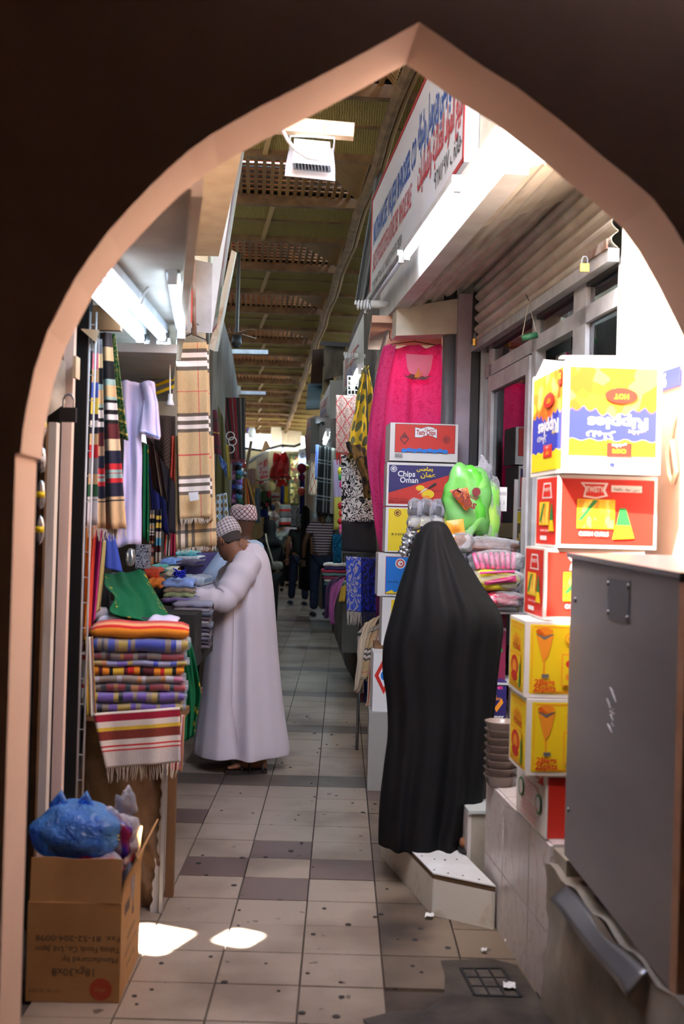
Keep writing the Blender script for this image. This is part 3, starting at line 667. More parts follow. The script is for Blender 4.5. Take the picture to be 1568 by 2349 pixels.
def d_oman(D):
    D.r(.03, .05, .97, .94, k_rd).p([(.03, .30), (.97, .76), (.97, .94), (.03, .94)], k_nv)
    seal(D, .1, .85, .048, k_wh, k_nv)
    D.t(ar('بطاطس'), .56, .82, .09, k_ye, 'C', .24, .03).t('Chips', .29, .68, .13, k_wh, 'C', .26, .02).t('Oman', .33, .54, .13, k_wh, 'C', .27, .02).t(ar('عمان'), .61, .68, .11, k_ye, 'C', .22, .02)
    D.e(.50, .42, .07, .07, k_or).e(.5, .43, .06, .055, k_ye).e(.61, .29, .1, .11, k_or).e(.62, .29, .085, .09, k_ye).e(.6, .22, .05, .04, k_or)
    D.p([(.46, .27), (.52, .33), (.61, .42), (.57, .42)], k_wh).p([(.60, .42), (.70, .54), (.74, .55), (.73, .51), (.64, .42)], k_bk)
    D.t(ar('مركبة سمينة'), .80, .36, .05, k_mar, 'C', .26, 0).t(ar('بنكهة الفلفل'), .18, .15, .05, k_mar, 'C', .27, 0).t('CHILLI FLAVOUR', .19, .08, .05, k_mar, 'C', .3, .01)
def d_yel(D):
    D.r(.04, .03, .97, .97, k_ye); seal(D, .17, .87, .05, k_mar, k_ye)
    for x, y in ((.38, .74), (.36, .56), (.5, .66), (.38, .35), (.44, .42), (.36, .14), (.3, .24)): D.e(x, y, .045, .07, k_or, 14).e(x, y, .028, .045, k_ye, 14)
    D.t(ar('انتاج 2013'), .28, .38, .045, k_bk, 'C', .4, .01).p([(.6, .12), (.75, .12), (.75, .55), (.62, .45)], k_mar)
def d_blue(D):
    D.r(.1, .05, .98, .93, k_rd).r(.105, .06, .975, .92, k_sky); seal(D, .3, .77, .07, k_wh, k_rd)
    for x, y in ((.42, .62), (.45, .53), (.37, .47), (.5, .68), (.56, .5)): D.e(x, y, .012, .018, k_rd, 8)
    D.t(ar('انتاج 2013'), .28, .32, .04, k_bk, 'C', .3, .01).p([(.11, .065)] + [(.11 + .04 * k, .09 + .03 * (k % 3)) for k in range(20)] + [(.9, .065)], k_ye)
def d_yw(D): D.r(.13, .06, .97, .95, k_ye); seal(D, .35, .7, .07, k_mar, k_ye)
def d_redm(D):
    D.r(.3, .2, 1, .97, k_rd).p([(.16, .95), (.3, .62), (.16, .3), (.02, .62)], k_rd).p([(.16, .83), (.24, .62), (.16, .42), (.08, .62)], k_wh).e(.16, .62, .05, .08, k_sky).t('CHILLI', .65, .3, .06, k_ye)
    for k in range(14): D.r(.33 + k * .015, .02, .338 + k * .015, .17, k_bk)
    for k in range(9): D.e(.3, .28 + .08 * k, .03, .03, m_card, 8)
def cstk(px0, px1, pyb, pyt, label, dec, D=Dc, dep=.28, yaw=.03, body=m_card, group=GC, z0=None):
    o = at(px0, pyb, D, z0); w = (px1 - px0) / FPX * D; h = (pyb - pyt) / FPX * D - .002
    return carton(label, o, yaw, w, dep, h, dec, None, group)
c6 = cstk(853, 1010, 1632, 1498, 'white and red carton on the floor ledge beside folded beige shawls', d_redm, 7.0)
z = P(874, 1480, Dc).z
cstk(874, 1032, 1480, 1369, 'yellow and white carton, lowest of the stack beside the blue shawl', d_yw)
cstk(865, 1035, 1367, 1268, 'blue carton with a red border left of the cloaked woman', d_blue)
cstk(882, 1042, 1266, 1162, 'yellow carton with orange rings printed on it, beside wrapped biscuits', d_yel)
cstk(885, 1040, 1160, 1059, 'navy and red carton printed with chips and a knife', d_oman)
cstk(893, 1050, 1056, 968, 'red carton on top of the stack in front of the pink dress', d_tasty, yaw=.07)
g = MB(); a = at(858, 1500, Dc - .02); b = at(1035, 1498, Dc - .02)
t = thing('timber_trestle', 'rough timber trestle carrying the carton stack behind the cloaked woman', 'trestle', (a.x, Dc, 0))
zt = P(874, 1480, Dc).z - .001
for dx in (.03, .40): MB().box((a.x + dx, Dc + .02, 0), (a.x + dx + .05, Dc + .07, zt - .03), m_wood).build('leg', t); MB().box((a.x + dx, Dc + .2, 0), (a.x + dx + .05, Dc + .25, zt - .03), m_wood).build('leg', t)
MB().box((a.x, Dc, zt - .03), (a.x + .5, Dc + .30, zt), m_wood).build('board', t)
zc = P(853, 1632, 7.0).z; MB().box((a.x - .03, 6.97, 0), (a.x + .46, 7.22, zc - .001), mat('crate_grey', (158, 154, 146), .7)).build('crate', t)

RS = 1.4
# ---------------------------------------------------------------- shop sign, fascia, lamps above the snack shop
t = thing('shop_sign', 'long white hand-lettered shop sign with red border above the corrugated awning', 'sign', R(1.6, -.35, 2.92))
g = MB(); sA, sB, z0, z1 = .2, 2.93, 2.915, 3.55
g.hexa([R(sA, -.35, z0), R(sA, -.30, z0), R(sB, -.30, z0), R(sB, -.35, z0), R(sA, -.35, z1), R(sA, -.30, z1), R(sB, -.30, z1), R(sB, -.35, z1)], mat('sign_white', (226, 228, 236), .35)); g.build('board', t)
g = MB()
for (za, zb) in ((z0, z0 + .018), (z1 - .018, z1)): g.hexa([R(sA, -.354, za), R(sA, -.35, za), R(sB, -.35, za), R(sB, -.354, za), R(sA, -.354, zb), R(sA, -.35, zb), R(sB, -.35, zb), R(sB, -.354, zb)], k_rd2)
g.hexa([R(sB - .02, -.354, z0), R(sB - .02, -.35, z0), R(sB, -.35, z0), R(sB, -.354, z0), R(sB - .02, -.354, z1), R(sB - .02, -.35, z1), R(sB, -.35, z1), R(sB, -.354, z1)], k_rd2)
g.hexa([R(sA, -.354, z0), R(sA, -.35, z0), R(sA + .02, -.35, z0), R(sA + .02, -.354, z0), R(sA, -.354, z1), R(sA, -.35, z1), R(sA + .02, -.35, z1), R(sA + .02, -.354, z1)], k_rd2)
g.build('border', t)
g = MB(); g.T = Matrix.Identity(4); D = Dec(g, R(sB, -.351, z0), -RD, (0, 0, 1), (sB - sA) * RS, (z1 - z0) * RS)
k_sb = ink('sign_blue', (44, 84, 168)); k_sr = ink('sign_red', (190, 48, 60))
D.t('MUTHAWLSEE VALJEEV BHROSSEL CO', .04, .53, .20, k_sb, 'L', .56, .03).t('SALE OF FOODSTUFF & NOVELTIES  WHOLE SALE', .04, .28, .17, k_sr, 'L', .52, .02).t('P.O.BOX MUTTRAH   A.C. 25 MOB.IT 91550 TEL.798769', .04, .10, .09, k_bk, 'L', .42, .01)
D.t(ar('مثوالسي ولجي وبهروسل وشركاه'), .985, .58, .24, k_sb, 'R', .37, .03).t(ar('لبيع المواد الغذائية والكماليات'), .985, .30, .2, k_sr, 'R', .36, .03).t(ar('هاتف ٧٩٨٧٦٩'), .985, .1, .12, k_bk, 'R', .2, .01)
g.build('lettering', t)
# box behind the sign that carries it, and the fascia with lamps under it
g = MB(); g.hexa([R(.21, -.295, 2.70), R(.21, .02, 2.84), R(2.9, .02, 2.84), R(2.9, -.295, 2.70), R(.21, -.295, 3.5), R(.21, .02, 3.5), R(2.9, .02, 3.5), R(2.9, -.295, 3.5)], m_offwhite)
struct(g, 'trim_1')
g = MB(); g.hexa([R(-.5, -.37, 2.66), R(-.5, -.30, 2.66), R(2.28, -.30, 2.69), R(2.28, -.37, 2.69), R(-.5, -.37, 2.84), R(-.5, -.30, 2.84), R(2.28, -.30, 2.90), R(2.28, -.37, 2.90)], m_white); struct(g, 'trim_2')
g = MB(); g.hexa([R(-.5, -.30, 2.68), R(-.5, .02, 2.80), R(.19, .02, 2.80), R(.19, -.30, 2.68), R(-.5, -.30, 3.5), R(-.5, .02, 3.5), R(.19, .02, 3.5), R(.19, -.30, 3.5)], m_plaster); struct(g, 'trim_3')
m_tube = mat('lamp_glow', (214, 232, 255), .4, emit=26); m_tubeoff = mat('tube_off', (206, 210, 222), .3)
def batten(p, q, label, on=True, group=None, r=.013, drop=.045, parent_w=.05, m=None):
    p, q = Vector(p), Vector(q); d = (q - p).normalized(); t = thing('tube_lamp', label, 'lamp', tuple((p + q) / 2), group)
    up = Vector((0, 0, drop)); MB().bar(p + up, q + up, parent_w, .035, m_alum).build('batten', t)
    for e_, sg in ((p, 1), (q, -1)): MB().box(e_ - Vector((.016, .016, .018)), e_ + Vector((.016, .016, .05)), m_white).build('lamp_holder', t)
    MB().tube([p + d * .01, q - d * .01], r, m or (m_tube if on else m_tubeoff), 10).build('tube', t, True); return t
def off(t): return RN * t
batten(R(-.05, -.42, 2.745), R(1.02, -.42, 2.765), 'lit tube lamp under the red and white shop sign', m=mat('lamp_glow_soft', (235, 240, 255), .4, emit=14))
batten(R(1.12, -.43, 2.775), R(2.40, -.43, 2.79), 'unlit tube lamp below the far half of the shop sign', False)
# cross beam closing the far end of the awning, corrugated soffit
g = MB(); g.hexa([R(1.72, -.36, 2.55), R(1.72, .3, 2.60), R(1.86, .3, 2.60), R(1.86, -.36, 2.55), R(1.72, -.36, 2.68), R(1.72, .3, 2.82), R(1.86, .3, 2.82), R(1.86, -.36, 2.68)], m_offwhite); struct(g, 'trim_4')
t = thing('corrugated_awning', 'dusty corrugated metal awning sheet under the shop sign', 'awning', R(.6, -.15, 2.75))
m_corr = mat('corrugated_metal', (222, 216, 202), .5, .1, col2=(190, 182, 166), vs=3)
g = MB(); NC = 66
def corr(u, v):
    tt = -.295 + .31 * u; return R(-.5 + 2.22 * v, tt, 2.685 + (2.81 - 2.685) * u + .014 * max(-.6, min(.6, math.sin(u * 2 * PI * 4.5))) )
g.grid(corr, NC, 6, m_corr); g.build('sheet', t, solid=.002)
t = thing('roller_shutter', 'grey slatted roller shutter rolled up above the snack shop door', 'shutter', R(.6, .02, 2.5))
for k in range(6):
    z = 2.505 + k * .052; g = MB()
    g.grid(lambda u, v, z=z: R(-.34 + 2.04 * v, .025 - .022 * math.sin(PI * u), z + .05 * u), 6, 2, m_corr); g.build('slat', t, solid=.003)
MB().hexa([R(-.34, -.005, 2.462), R(-.34, .03, 2.462), R(1.7, .03, 2.475), R(1.7, -.005, 2.475), R(-.34, -.005, 2.503), R(-.34, .03, 2.503), R(1.7, .03, 2.51), R(1.7, -.005, 2.51)], m_alum).build('bottom_rail', t)
# shop front frames and glass
m_glass = NT('shop_glass'); m_glass.b.inputs['Roughness'].default_value = .03; m_glass.sv(m_glass.b.inputs['Base Color'], lin((60, 66, 66)))
_t = m_glass.n('BsdfTransparent'); _t.inputs[0].default_value = lin((200, 210, 208)); _g = m_glass.n('BsdfGlossy'); _g.inputs['Roughness'].default_value = .02; _f = m_glass.n('Fresnel'); _f.inputs[0].default_value = 1.7
_x = m_glass.n('MixShader'); m_glass.l(m_glass.math('ADD', _f.outputs[0], .06), _x.inputs[0]); m_glass.l(_t.outputs[0], _x.inputs[1]); m_glass.l(_g.outputs[0], _x.inputs[2]); m_glass.l(_x.outputs[0], m_glass.out.inputs[0]); m_glass = m_glass.m
def rbar(s0, s1, t0, t1, z0, z1, m): return MB().hexa([R(s0, t0, z0), R(s0, t1, z0), R(s1, t1, z0), R(s1, t0, z0), R(s0, t0, z1), R(s0, t1, z1), R(s1, t1, z1), R(s1, t0, z1)], m)
wn = struct(rbar(-.36, 1.5, .03, .07, 2.33, 2.385, m_alum), 'window_1')
for (s0, s1) in ((-.36, -.335), (-.02, .12), (.60, .66), (1.36, 1.42), (1.48, 1.5)): rbar(s0, s1, .03, .07, .871, 2.47, m_alum).build('mullion', wn)
rbar(-.36, 1.5, .03, .07, 2.45, 2.475, m_darkmetal).build('frame', wn)
for (s0, s1) in ((-.335, -.02), (.12, .60), (.66, 1.36)): rbar(s0, s1, .045, .05, 2.385, 2.45, m_glass).build('pane', wn)
rbar(-.335, -.02, .045, .05, 1.5, 2.33, m_glass).build('pane', wn); rbar(-.335, -.02, .03, .07, 2.1, 2.14, m_alum).build('transom', wn)
rbar(-.335, -.02, .045, .05, .88, 1.5, m_glass).build('pane', wn)
d1 = struct(rbar(.66, .71, .02, .06, .873, 2.32, m_alum), 'door_1')
rbar(1.31, 1.36, .02, .06, .873, 2.32, m_alum).build('frame', d1); rbar(.71, 1.31, .02, .06, 2.25, 2.32, m_alum).build('frame', d1); rbar(.71, 1.31, .02, .06, 1.60, 1.66, m_darkmetal).build('frame', d1)
rbar(.71, 1.31, .035, .04, 1.66, 2.25, m_glass).build('pane', d1); rbar(.71, 1.31, .035, .04, .88, 1.60, m_glass).build('pane', d1)
rbar(.655, .675, .0, .02, 1.5, 1.62, m_steel).build('handle', d1)
d2 = struct(rbar(.12, .16, .08, .11, .873, 2.32, m_alum), 'door_2'); rbar(.16, .6, .09, .095, .89, 2.3, m_glass).build('pane', d2)
# dim shop interior with shelves of small packs
g = MB(); g.hexa([R(-.33, .5, .873), R(-.33, .52, .873), R(1.7, .52, .873), R(1.7, .5, .873), R(-.33, .5, 2.8), R(-.33, .52, 2.8), R(1.7, .52, 2.8), R(1.7, .5, 2.8)], mat('shop_back', (128, 120, 104), .9, col2=(60, 56, 50), vs=2.4)); struct(g, 'wall_shop_back')
m_sweets = multi_mat('sweet_packs', [(186, 40, 48), (228, 190, 60), (60, 70, 160), (226, 222, 214), (200, 110, 40), (60, 130, 80), (120, 40, 90)], 20, .3, stretch=(1, 1, 1.6))
for k, z in enumerate((.95, 1.22, 1.5, 1.77, 2.05)):
    g = rbar(-.3, 1.45, .22, .48, z, z + .012, m_white); sh = tag(g.build('shop_shelf', None, loc=tuple(R(.5, .35, z))), ('lowest', 'second lowest', 'middle', 'second highest', 'highest')[k] + ' shelf seen through the snack shop glass', 'shelf', 'shelves inside the snack shop')
    g = MB(); s = -.28; rs = random.Random(k)
    while s < 1.4:
        w = rs.uniform(.06, .12); g.hexa([R(s, .26, z + .012), R(s, .44, z + .012), R(s + w - .01, .44, z + .012), R(s + w - .01, .26, z + .012)] + [R(s, .28, z + .2), R(s, .42, z + .2), R(s + w - .01, .42, z + .2), R(s + w - .01, .28, z + .2)], m_sweets); s += w
    x = g.build('snack_packs', sh, kind='stuff')
# little hanging things at the shutter: green pencil on string, padlocks
c0 = P(1212, 772, 5.8); t = thing('string_hanger', 'green roll hanging on a loop of string below the shutter', 'hanger', tuple(c0))
MB().tube([P(1197, 776, 5.75), P(1232, 768, 5.75)], .016, mat('green_roll', (52, 112, 76), .5), 10).build('roll', t, True)
MB().tube([P(1197, 772, 5.75), P(1212, 690, 5.75), P(1229, 765, 5.75)], .0022, mat('string', (190, 176, 150), .9), 5).build('string', t); MB().tube([P(1212, 690, 5.75), P(1210, 684, 5.75), P(1206, 676, 5.76)], .003, m_darkmetal, 5).build('hook', t)
m_brass = mat('brass', (206, 170, 84), .3, .9)
def padlock(c, k, label, m=m_brass, sh=m_steel, yaw=0):
    t = thing('padlock', label, 'padlock', tuple(c)); T = frame(c, yaw)
    g = MB(); g.T = T; g.box((-.02 * k, -.007 * k, -.036 * k), (.02 * k, .007 * k, 0), m); g.build('body', t)
    g = MB(); g.T = T; g.tube([(-.013 * k, 0, -.002), (-.013 * k, 0, .02 * k), (-.008 * k, 0, .03 * k), (0, 0, .033 * k), (.008 * k, 0, .03 * k), (.013 * k, 0, .02 * k), (.013 * k, 0, -.002)], .003 * k, sh, 7); g.build('shackle', t); return t
padlock(P(1340, 605, 5.02), 1.0, 'brass padlock on the rusty bolt at the near end of the shutter'); padlock(P(1089, 778, 7.3), 1.2, 'brass padlock at the far lower corner of the shutter', yaw=1.2)
RS = 1.4
x = thing('rusty_bolt', 'rusty hasp plate bolted across the shutter rail beside a brass padlock', 'hasp', R(-.25, -.01, 2.52)); MB().hexa([R(-.34, -.012, 2.50), R(-.34, -.006, 2.50), R(-.12, -.006, 2.505), R(-.12, -.012, 2.505), R(-.34, -.012, 2.53), R(-.34, -.006, 2.53), R(-.12, -.006, 2.535), R(-.12, -.012, 2.535)], m_rust).build('plate', x)
RS = 1.0
RS = 1.0
# ---------------------------------------------------------------- grey pipe, door jamb panels past the shop
x = P(1027, 900, 7.75).x; tag(MB().tube([(x, 7.75, .3), (x, 7.75, 3.9)], .045, m_greypipe, 14).build('drain_pipe', None, True, loc=(x, 7.75, .3)), 'tall grey drain pipe between the pink dress and the shop jamb', 'pipe')
x0 = P(1046, 900, 7.62).x; x1 = P(1078, 900, 7.62).x; g = MB(); g.box((x0, 7.62, 0), (x1 + .03, 7.7, 3.2), mat('lilac_jamb', (176, 160, 172), .5, col2=(150, 136, 146), vs=4)); struct(g, 'trim_5')
g = MB(); x2 = P(1080, 900, 7.56).x; g.box((x2, 7.56, .55), (x2 + .05, 7.61, 3.2), m_darkmetal); g.box((x2 + .055, 7.5, .55), (x2 + .1, 7.55, 3.2), m_alum); g.box((x1 + .05, 7.8, 0), (x1 + 1.3, 7.9, 3.4), m_dark); struct(g, 'trim_6')
# ---------------------------------------------------------------- steel cabinet
t = thing('steel_cabinet', 'tall brushed steel utility cabinet on the broken concrete stub wall', 'cabinet', R(-.5, .2, .52))
m_cab = mat('brushed_steel', (156, 155, 158), .42, .4, col2=(138, 137, 140), vs=3, stretch=(.3, .3, 1), bump=.03, bs=6)
MB().hexa([R(-.94, 0, .50), R(-.94, .40, .50), R(-.03, .40, .57), R(-.03, 0, .57), R(-.94, 0, 1.53), R(-.94, .40, 1.53), R(-.03, .40, 1.55), R(-.03, 0, 1.55)], m_cab).build('body', t)
MB().hexa([R(-.97, -.012, 1.53), R(-.97, .42, 1.53), R(-.01, .42, 1.55), R(-.01, -.012, 1.55), R(-.97, -.012, 1.545), R(-.97, .42, 1.545), R(-.01, .42, 1.565), R(-.01, -.012, 1.565)], m_cab).build('roof_sheet', t)
m_beige = mat('beige_enamel', (206, 160, 128), .5, col2=(180, 132, 100), vs=6)
MB().hexa([R(-.985, .0, .47), R(-.985, .40, .47), R(-.94, .40, .47), R(-.94, .0, .47), R(-.985, .0, 1.52), R(-.985, .40, 1.52), R(-.94, .40, 1.52), R(-.94, .0, 1.52)], m_beige).build('door_frame', t)
dr = MB().hexa([R(-1.0, .05, .5), R(-1.0, .43, .5), R(-.985, .43, .5), R(-.985, .05, .5), R(-1.0, .05, 1.49), R(-1.0, .43, 1.49), R(-.985, .43, 1.49), R(-.985, .05, 1.49)], m_beige).build('door', t)
for z in (.72, 1.36): MB().tube([R(-1.0, .025, z), R(-1.0, .025, z + .08)], .014, m_beige, 10).build('hinge', t, True)
MB().hexa([R(-1.02, .03, 1.12), R(-1.02, .045, 1.12), R(-1.0, .045, 1.12), R(-1.0, .03, 1.12), R(-1.02, .03, 1.26), R(-1.02, .045, 1.26), R(-1.0, .045, 1.26), R(-1.0, .03, 1.26)], m_steel).build('latch', t)
s, z = RP(1420, 1375); g = MB(); g.hexa([R(s - .09, -.004, z - .06), R(s - .09, 0, z - .06), R(s + .09, 0, z - .06), R(s + .09, -.004, z - .06), R(s - .09, -.004, z + .06), R(s - .09, 0, z + .06), R(s + .09, 0, z + .06), R(s + .09, -.004, z + .06)], m_steel)
g.build('name_plate', t)
for (px, py) in ((1321, 1375), (1305, 1857), (1397, 1338), (1443, 1345), (1397, 1405), (1441, 1418)): s, z = RP(px, py); MB().lathe(R(s, -.002, z), [(.008, 0), (.008, .004), (.004, .006)], m_steel, 10, axis=-RN).build('bolt', t, True)
g = MB(); rs = random.Random(5)
for k in range(7):
    s, z = RP(1403 + rs.uniform(-6, 8), 1585 + k * 14); g.tube([R(s, -.001, z), R(s + rs.uniform(.01, .03), -.0015, z + rs.uniform(-.012, .012)), R(s - .01, -.001, z - .012)], .0012, k_wh, 4)
g.build('chalk_scribble', t, kind='stuff')
x = thing('bent_metal_strip', 'dented grey metal strip leaning out under the steel cabinet', 'strip', R(-.4, -.05, .45))
g = MB(); g.grid(lambda u, v: R(-.10 - .72 * u, -.012 - .05 * v - .006 * math.sin(u * 7) * v, .49 - .045 * v - .02 * v * u + .008 * math.sin(u * 8)), 24, 4, m_steel); g.build('strip', x, True, solid=.004)
tag(MB().hexa([R(-.9, .03, .5), R(-.9, .4, .5), R(-.1, .4, .5), R(-.1, .03, .5), R(-.9, .03, .505), R(-.9, .4, .505), R(-.1, .4, .505), R(-.1, .03, .505)], m_darkmetal).build('bearing_plate', None, loc=tuple(R(-.5, .2, .5))), 'dark steel plate between the cabinet and its concrete stub wall', 'plate')
s_, z_ = RP(1527, 872, .455); x = thing('number_plate', 'small blue plate with a white 6 on the sunlit peach pier', 'sign', R(s_, .45, z_)); g = MB(); g.T = Matrix.Identity(4)
g.hexa([R(s_ + .14, .455, z_ - .035), R(s_ - .14, .455, z_ - .035), R(s_ - .14, .45, z_ - .035), R(s_ + .14, .45, z_ - .035), R(s_ + .14, .455, z_ + .035), R(s_ - .14, .455, z_ + .035), R(s_ - .14, .45, z_ + .035), R(s_ + .14, .45, z_ + .035)], k_bl); g.text('6', R(s_, .449, z_ - .025), -RD, (0, 0, 1), .05, k_wh, 'C', .03); g.build('plate', x)
x = thing('rope_loop', 'white rope loop hanging on the sunlit pier beside the ripples carton', 'rope', PLp(1540, 1000, (RA + RN * .45)[:2], RD[:2])); MB().tube([PLp(a_, b_, (RA + RN * .45)[:2], RD[:2]) for a_, b_ in ((1552, 900), (1546, 950), (1536, 1008), (1530, 1040), (1534, 1088), (1542, 1108), (1550, 1080), (1541, 1010))], .009, mat('rope_white', (226, 214, 190), .9), 7).build('rope', x, True)
# ================================================================== left-hand stalls
def hexpx(g, near, far, m):       # near / far: four (px, py, D) counter-clockwise from bottom left
    a = [P(*q) for q in near]; b = [P(*q) for q in far]
    return g.hexa([a[0], a[1], b[1], b[0], a[3], a[2], b[2], b[3]], m)
def patch(mb, rows, m, nu=20, sub=6, amp=.01, seed=0, fr=2.5):
    R_ = [(P(*a), P(*b)) for a, b in rows]; n = len(R_) - 1; rs = random.Random(seed); ph = [rs.uniform(0, 6) for _ in range(3)]
    def cr(k, p, f):
        a = [R_[max(0, min(n, k + j))][p] for j in (-1, 0, 1, 2)]
        return .5 * ((2 * a[1]) + (a[2] - a[0]) * f + (2 * a[0] - 5 * a[1] + 4 * a[2] - a[3]) * f * f + (3 * a[1] - a[0] - 3 * a[2] + a[3]) * f ** 3)
    def fn(u, v):
        x = v * n; k = min(int(x), n - 1); f = x - k; p = cr(k, 0, f).lerp(cr(k, 1, f), u)
        w = math.sin(u * fr * 6.28 + ph[0] + v * 3) + .5 * math.sin(u * fr * 11 + ph[1] - v * 5) + .4 * math.sin(v * 17 + ph[2] + u * 4)
        return p + Vector((.4, -1, .5)).normalized() * (amp * w)
    return mb.grid(fn, nu, n * sub, m)
def fringe(mb, BL, BR, n, ln, m, r=.0016, seed=0):
    BL, BR = Vector(BL), Vector(BR); rs = random.Random(seed)
    for i in range(n):
        p = BL.lerp(BR, (i + .5) / n); q = p + Vector((rs.uniform(-.01, .01), rs.uniform(-.006, .006), -ln * rs.uniform(.7, 1.1))); mb.tube([p, p.lerp(q, .5) + Vector((rs.uniform(-.004, .004), 0, 0)), q], [r, r, r * .5], m, 4, False)
    return mb
def hang(name, label, cat, c4, D, m, group=None, fr=2, amp=.015, seed=0, fr_n=0, fr_l=.04, fr_m=None, nu=20, nv=26, taper=.3, part='cloth', solid=.003, extra=None):
    Ds = D if isinstance(D, (list, tuple)) else [D] * 4; TL, TR, BL, BR = [P(px, py, d) for (px, py), d in zip(c4, Ds)]
    t = thing(name, label, cat, tuple((TL + TR) / 2), group); g = MB(); g.cloth(TL, TR, BL, BR, m, nu, nv, amp, fr, seed, taper); g.build(part, t, True, solid=solid)
    if fr_n: fringe(MB_ := MB(), BL, BR, fr_n, fr_l, fr_m or m, .0016 * max(1, Ds[0] / 6), seed); MB_.build('fringe', t, kind='stuff')
    if extra: extra(t, TL, TR, BL, BR)
    return t
def hanger(t, TL, TR, BL=None, BR=None, m=None, up=.09):
    m = m or m_darkmetal; c = (TL + TR) / 2; g = MB(); z = Vector((0, 0, 1))
    g.tube([TL - z * .01, TL + z * .01, c + z * up * .5, TR + z * .01, TR - z * .01], .004, m, 6); g.tube([c + z * up * .5, c + z * (up * .8), c + z * up + Vector((.02, 0, .01)), c + z * (up * .9) + Vector((.035, 0, .01))], .003, m, 6); g.build('hanger', t, True)
def fold(mb, o, w, d, h, m, yaw=0.0, sag=.0, nu=14, nv=14, seed=0):
    """one folded length of cloth: rounded fold at the front, open edge behind"""
    T = frame(o, yaw); rs = random.Random(seed); ph = rs.uniform(0, 6)
    def fn(u, v):
        e = 1 - abs(2 * u - 1) ** 14 * .5; a = v * PI * 1.0
        if v < .35: y, z = d * (1 - v / .35) + .02, 1.0
        elif v > .65: y, z = d * ((v - .65) / .35) + .02, 0.0
        else: b = (v - .35) / .3 * PI; y, z = .02 - .5 * h * math.sin(b), .5 + .5 * math.cos(b)
        z = .5 + (z - .5) * e * (1 + .06 * math.sin(u * 9 + ph))
        return T @ Vector((w * (u - .5), y, h * z + sag * math.sin(u * PI) + .003 * math.sin(u * 13 + ph)))
    return mb.grid(fn, nu, nv, m)
def hstripes(name, seq, **k):     # seq: list of (width, colour), normalised, placed along v (or u with axis=0)
    tot = sum(w for w, _ in seq); p = 0; st = []
    for w, c in seq: st.append((p / tot, c)); p += w
    return cloth_mat(name, st, **k)
NV, WH, TN, BK, RDs, GYs, GN, MN, MI, YL, PKs, BLs = (38, 38, 58), (222, 214, 212), (212, 176, 130), (26, 24, 26), (200, 44, 52), (128, 128, 130), (48, 96, 58), (92, 36, 40), (152, 180, 172), (228, 206, 90), (224, 122, 146), (70, 96, 190)
c_s1 = hstripes('scarf_stripes_a', [(3, GYs), (3.2, PKs), (2.6, TN), (3, BLs), (3.2, YL), (1.2, NV), (1.3, WH), (1.3, NV), (2.2, TN), (2.6, RDs), (3.2, GYs), (2, TN), (2.4, GN), (.6, WH), (.15, GN), (5, WH)])
c_s2 = hstripes('scarf_stripes_b', [(3, GYs), (3, (226, 200, 150)), (3.4, BK), (1.2, MI), (3, TN), (.8, MI), (.5, BK), (1.6, WH), (.9, BK), (1.1, WH), (1, BK), (3, MN), (2, (176, 146, 116)), (2.6, NV), (1.2, RDs), (.6, MI), (.2, RDs), (.8, MI), (1, RDs), (2.6, NV), (.5, TN), (.3, NV), (5.5, TN)])
c_s3 = hstripes('scarf_stripes_c', [(3, (70, 60, 62)), (3, TN), (4, BK), (1.2, MI), (2.6, TN), (.6, MI), (.6, BK), (1.5, WH), (1, BK), (1.1, WH), (.9, BK), (3.2, MN), (2.6, (230, 200, 160)), (2.8, NV), (1.3, RDs), (.6, MI), (.2, RDs), (.9, MI), (1, RDs), (3, NV), (.6, TN), (.4, NV), (6, TN)])
def plaid(name, base, bands, vb, rough=.85, **k):
    return cloth_mat(name, None, base=base, U=bands, V=vb, rough=rough, **k)
T0 = (0, (0, 0, 0), 0.0)
def seqst(lst):                   # [(start, end, colour, opacity)] -> ramp stops
    st = [T0]
    for a, b, c, o in lst:
        if abs(st[-1][0] - a) < 1e-6 and len(st) > 1: st.pop()
        st += [(a, c, o), (b, (0, 0, 0), 0.0)]
    return st
GR_, RS_, CRM = (64, 62, 64), (196, 56, 66), (232, 222, 214)
c_tan = plaid('plaid_camel', (198, 170, 126), seqst([(.68, .705, RS_, .9)]), seqst([(.045, .075, GR_, .8), (.075, .115, CRM, .9), (.115, .14, GR_, .8), (.14, .175, CRM, .9), (.175, .20, GR_, .8), (.34, .346, RS_, .9)]) if False else
              seqst([(.035, .055, GR_, .85), (.055, .085, CRM, .9), (.085, .105, GR_, .85), (.105, .135, CRM, .9), (.135, .16, GR_, .85), (.275, .281, RS_, .9), (.40, .42, GR_, .85), (.42, .445, CRM, .9), (.445, .465, GR_, .85), (.465, .49, CRM, .9), (.49, .51, GR_, .85), (.635, .641, RS_, .9), (.755, .775, GR_, .85), (.775, .80, CRM, .9), (.80, .82, GR_, .85), (.82, .845, CRM, .9), (.845, .865, GR_, .85)]))
c_tan2 = plaid('plaid_camel_tail', (198, 170, 126), seqst([(.05, .12, GR_, .85), (.12, .22, CRM, .5), (.22, .3, GR_, .85), (.38, .46, GR_, .85), (.86, .875, RS_, .9)]), seqst([(.84, .875, GR_, .8)]))
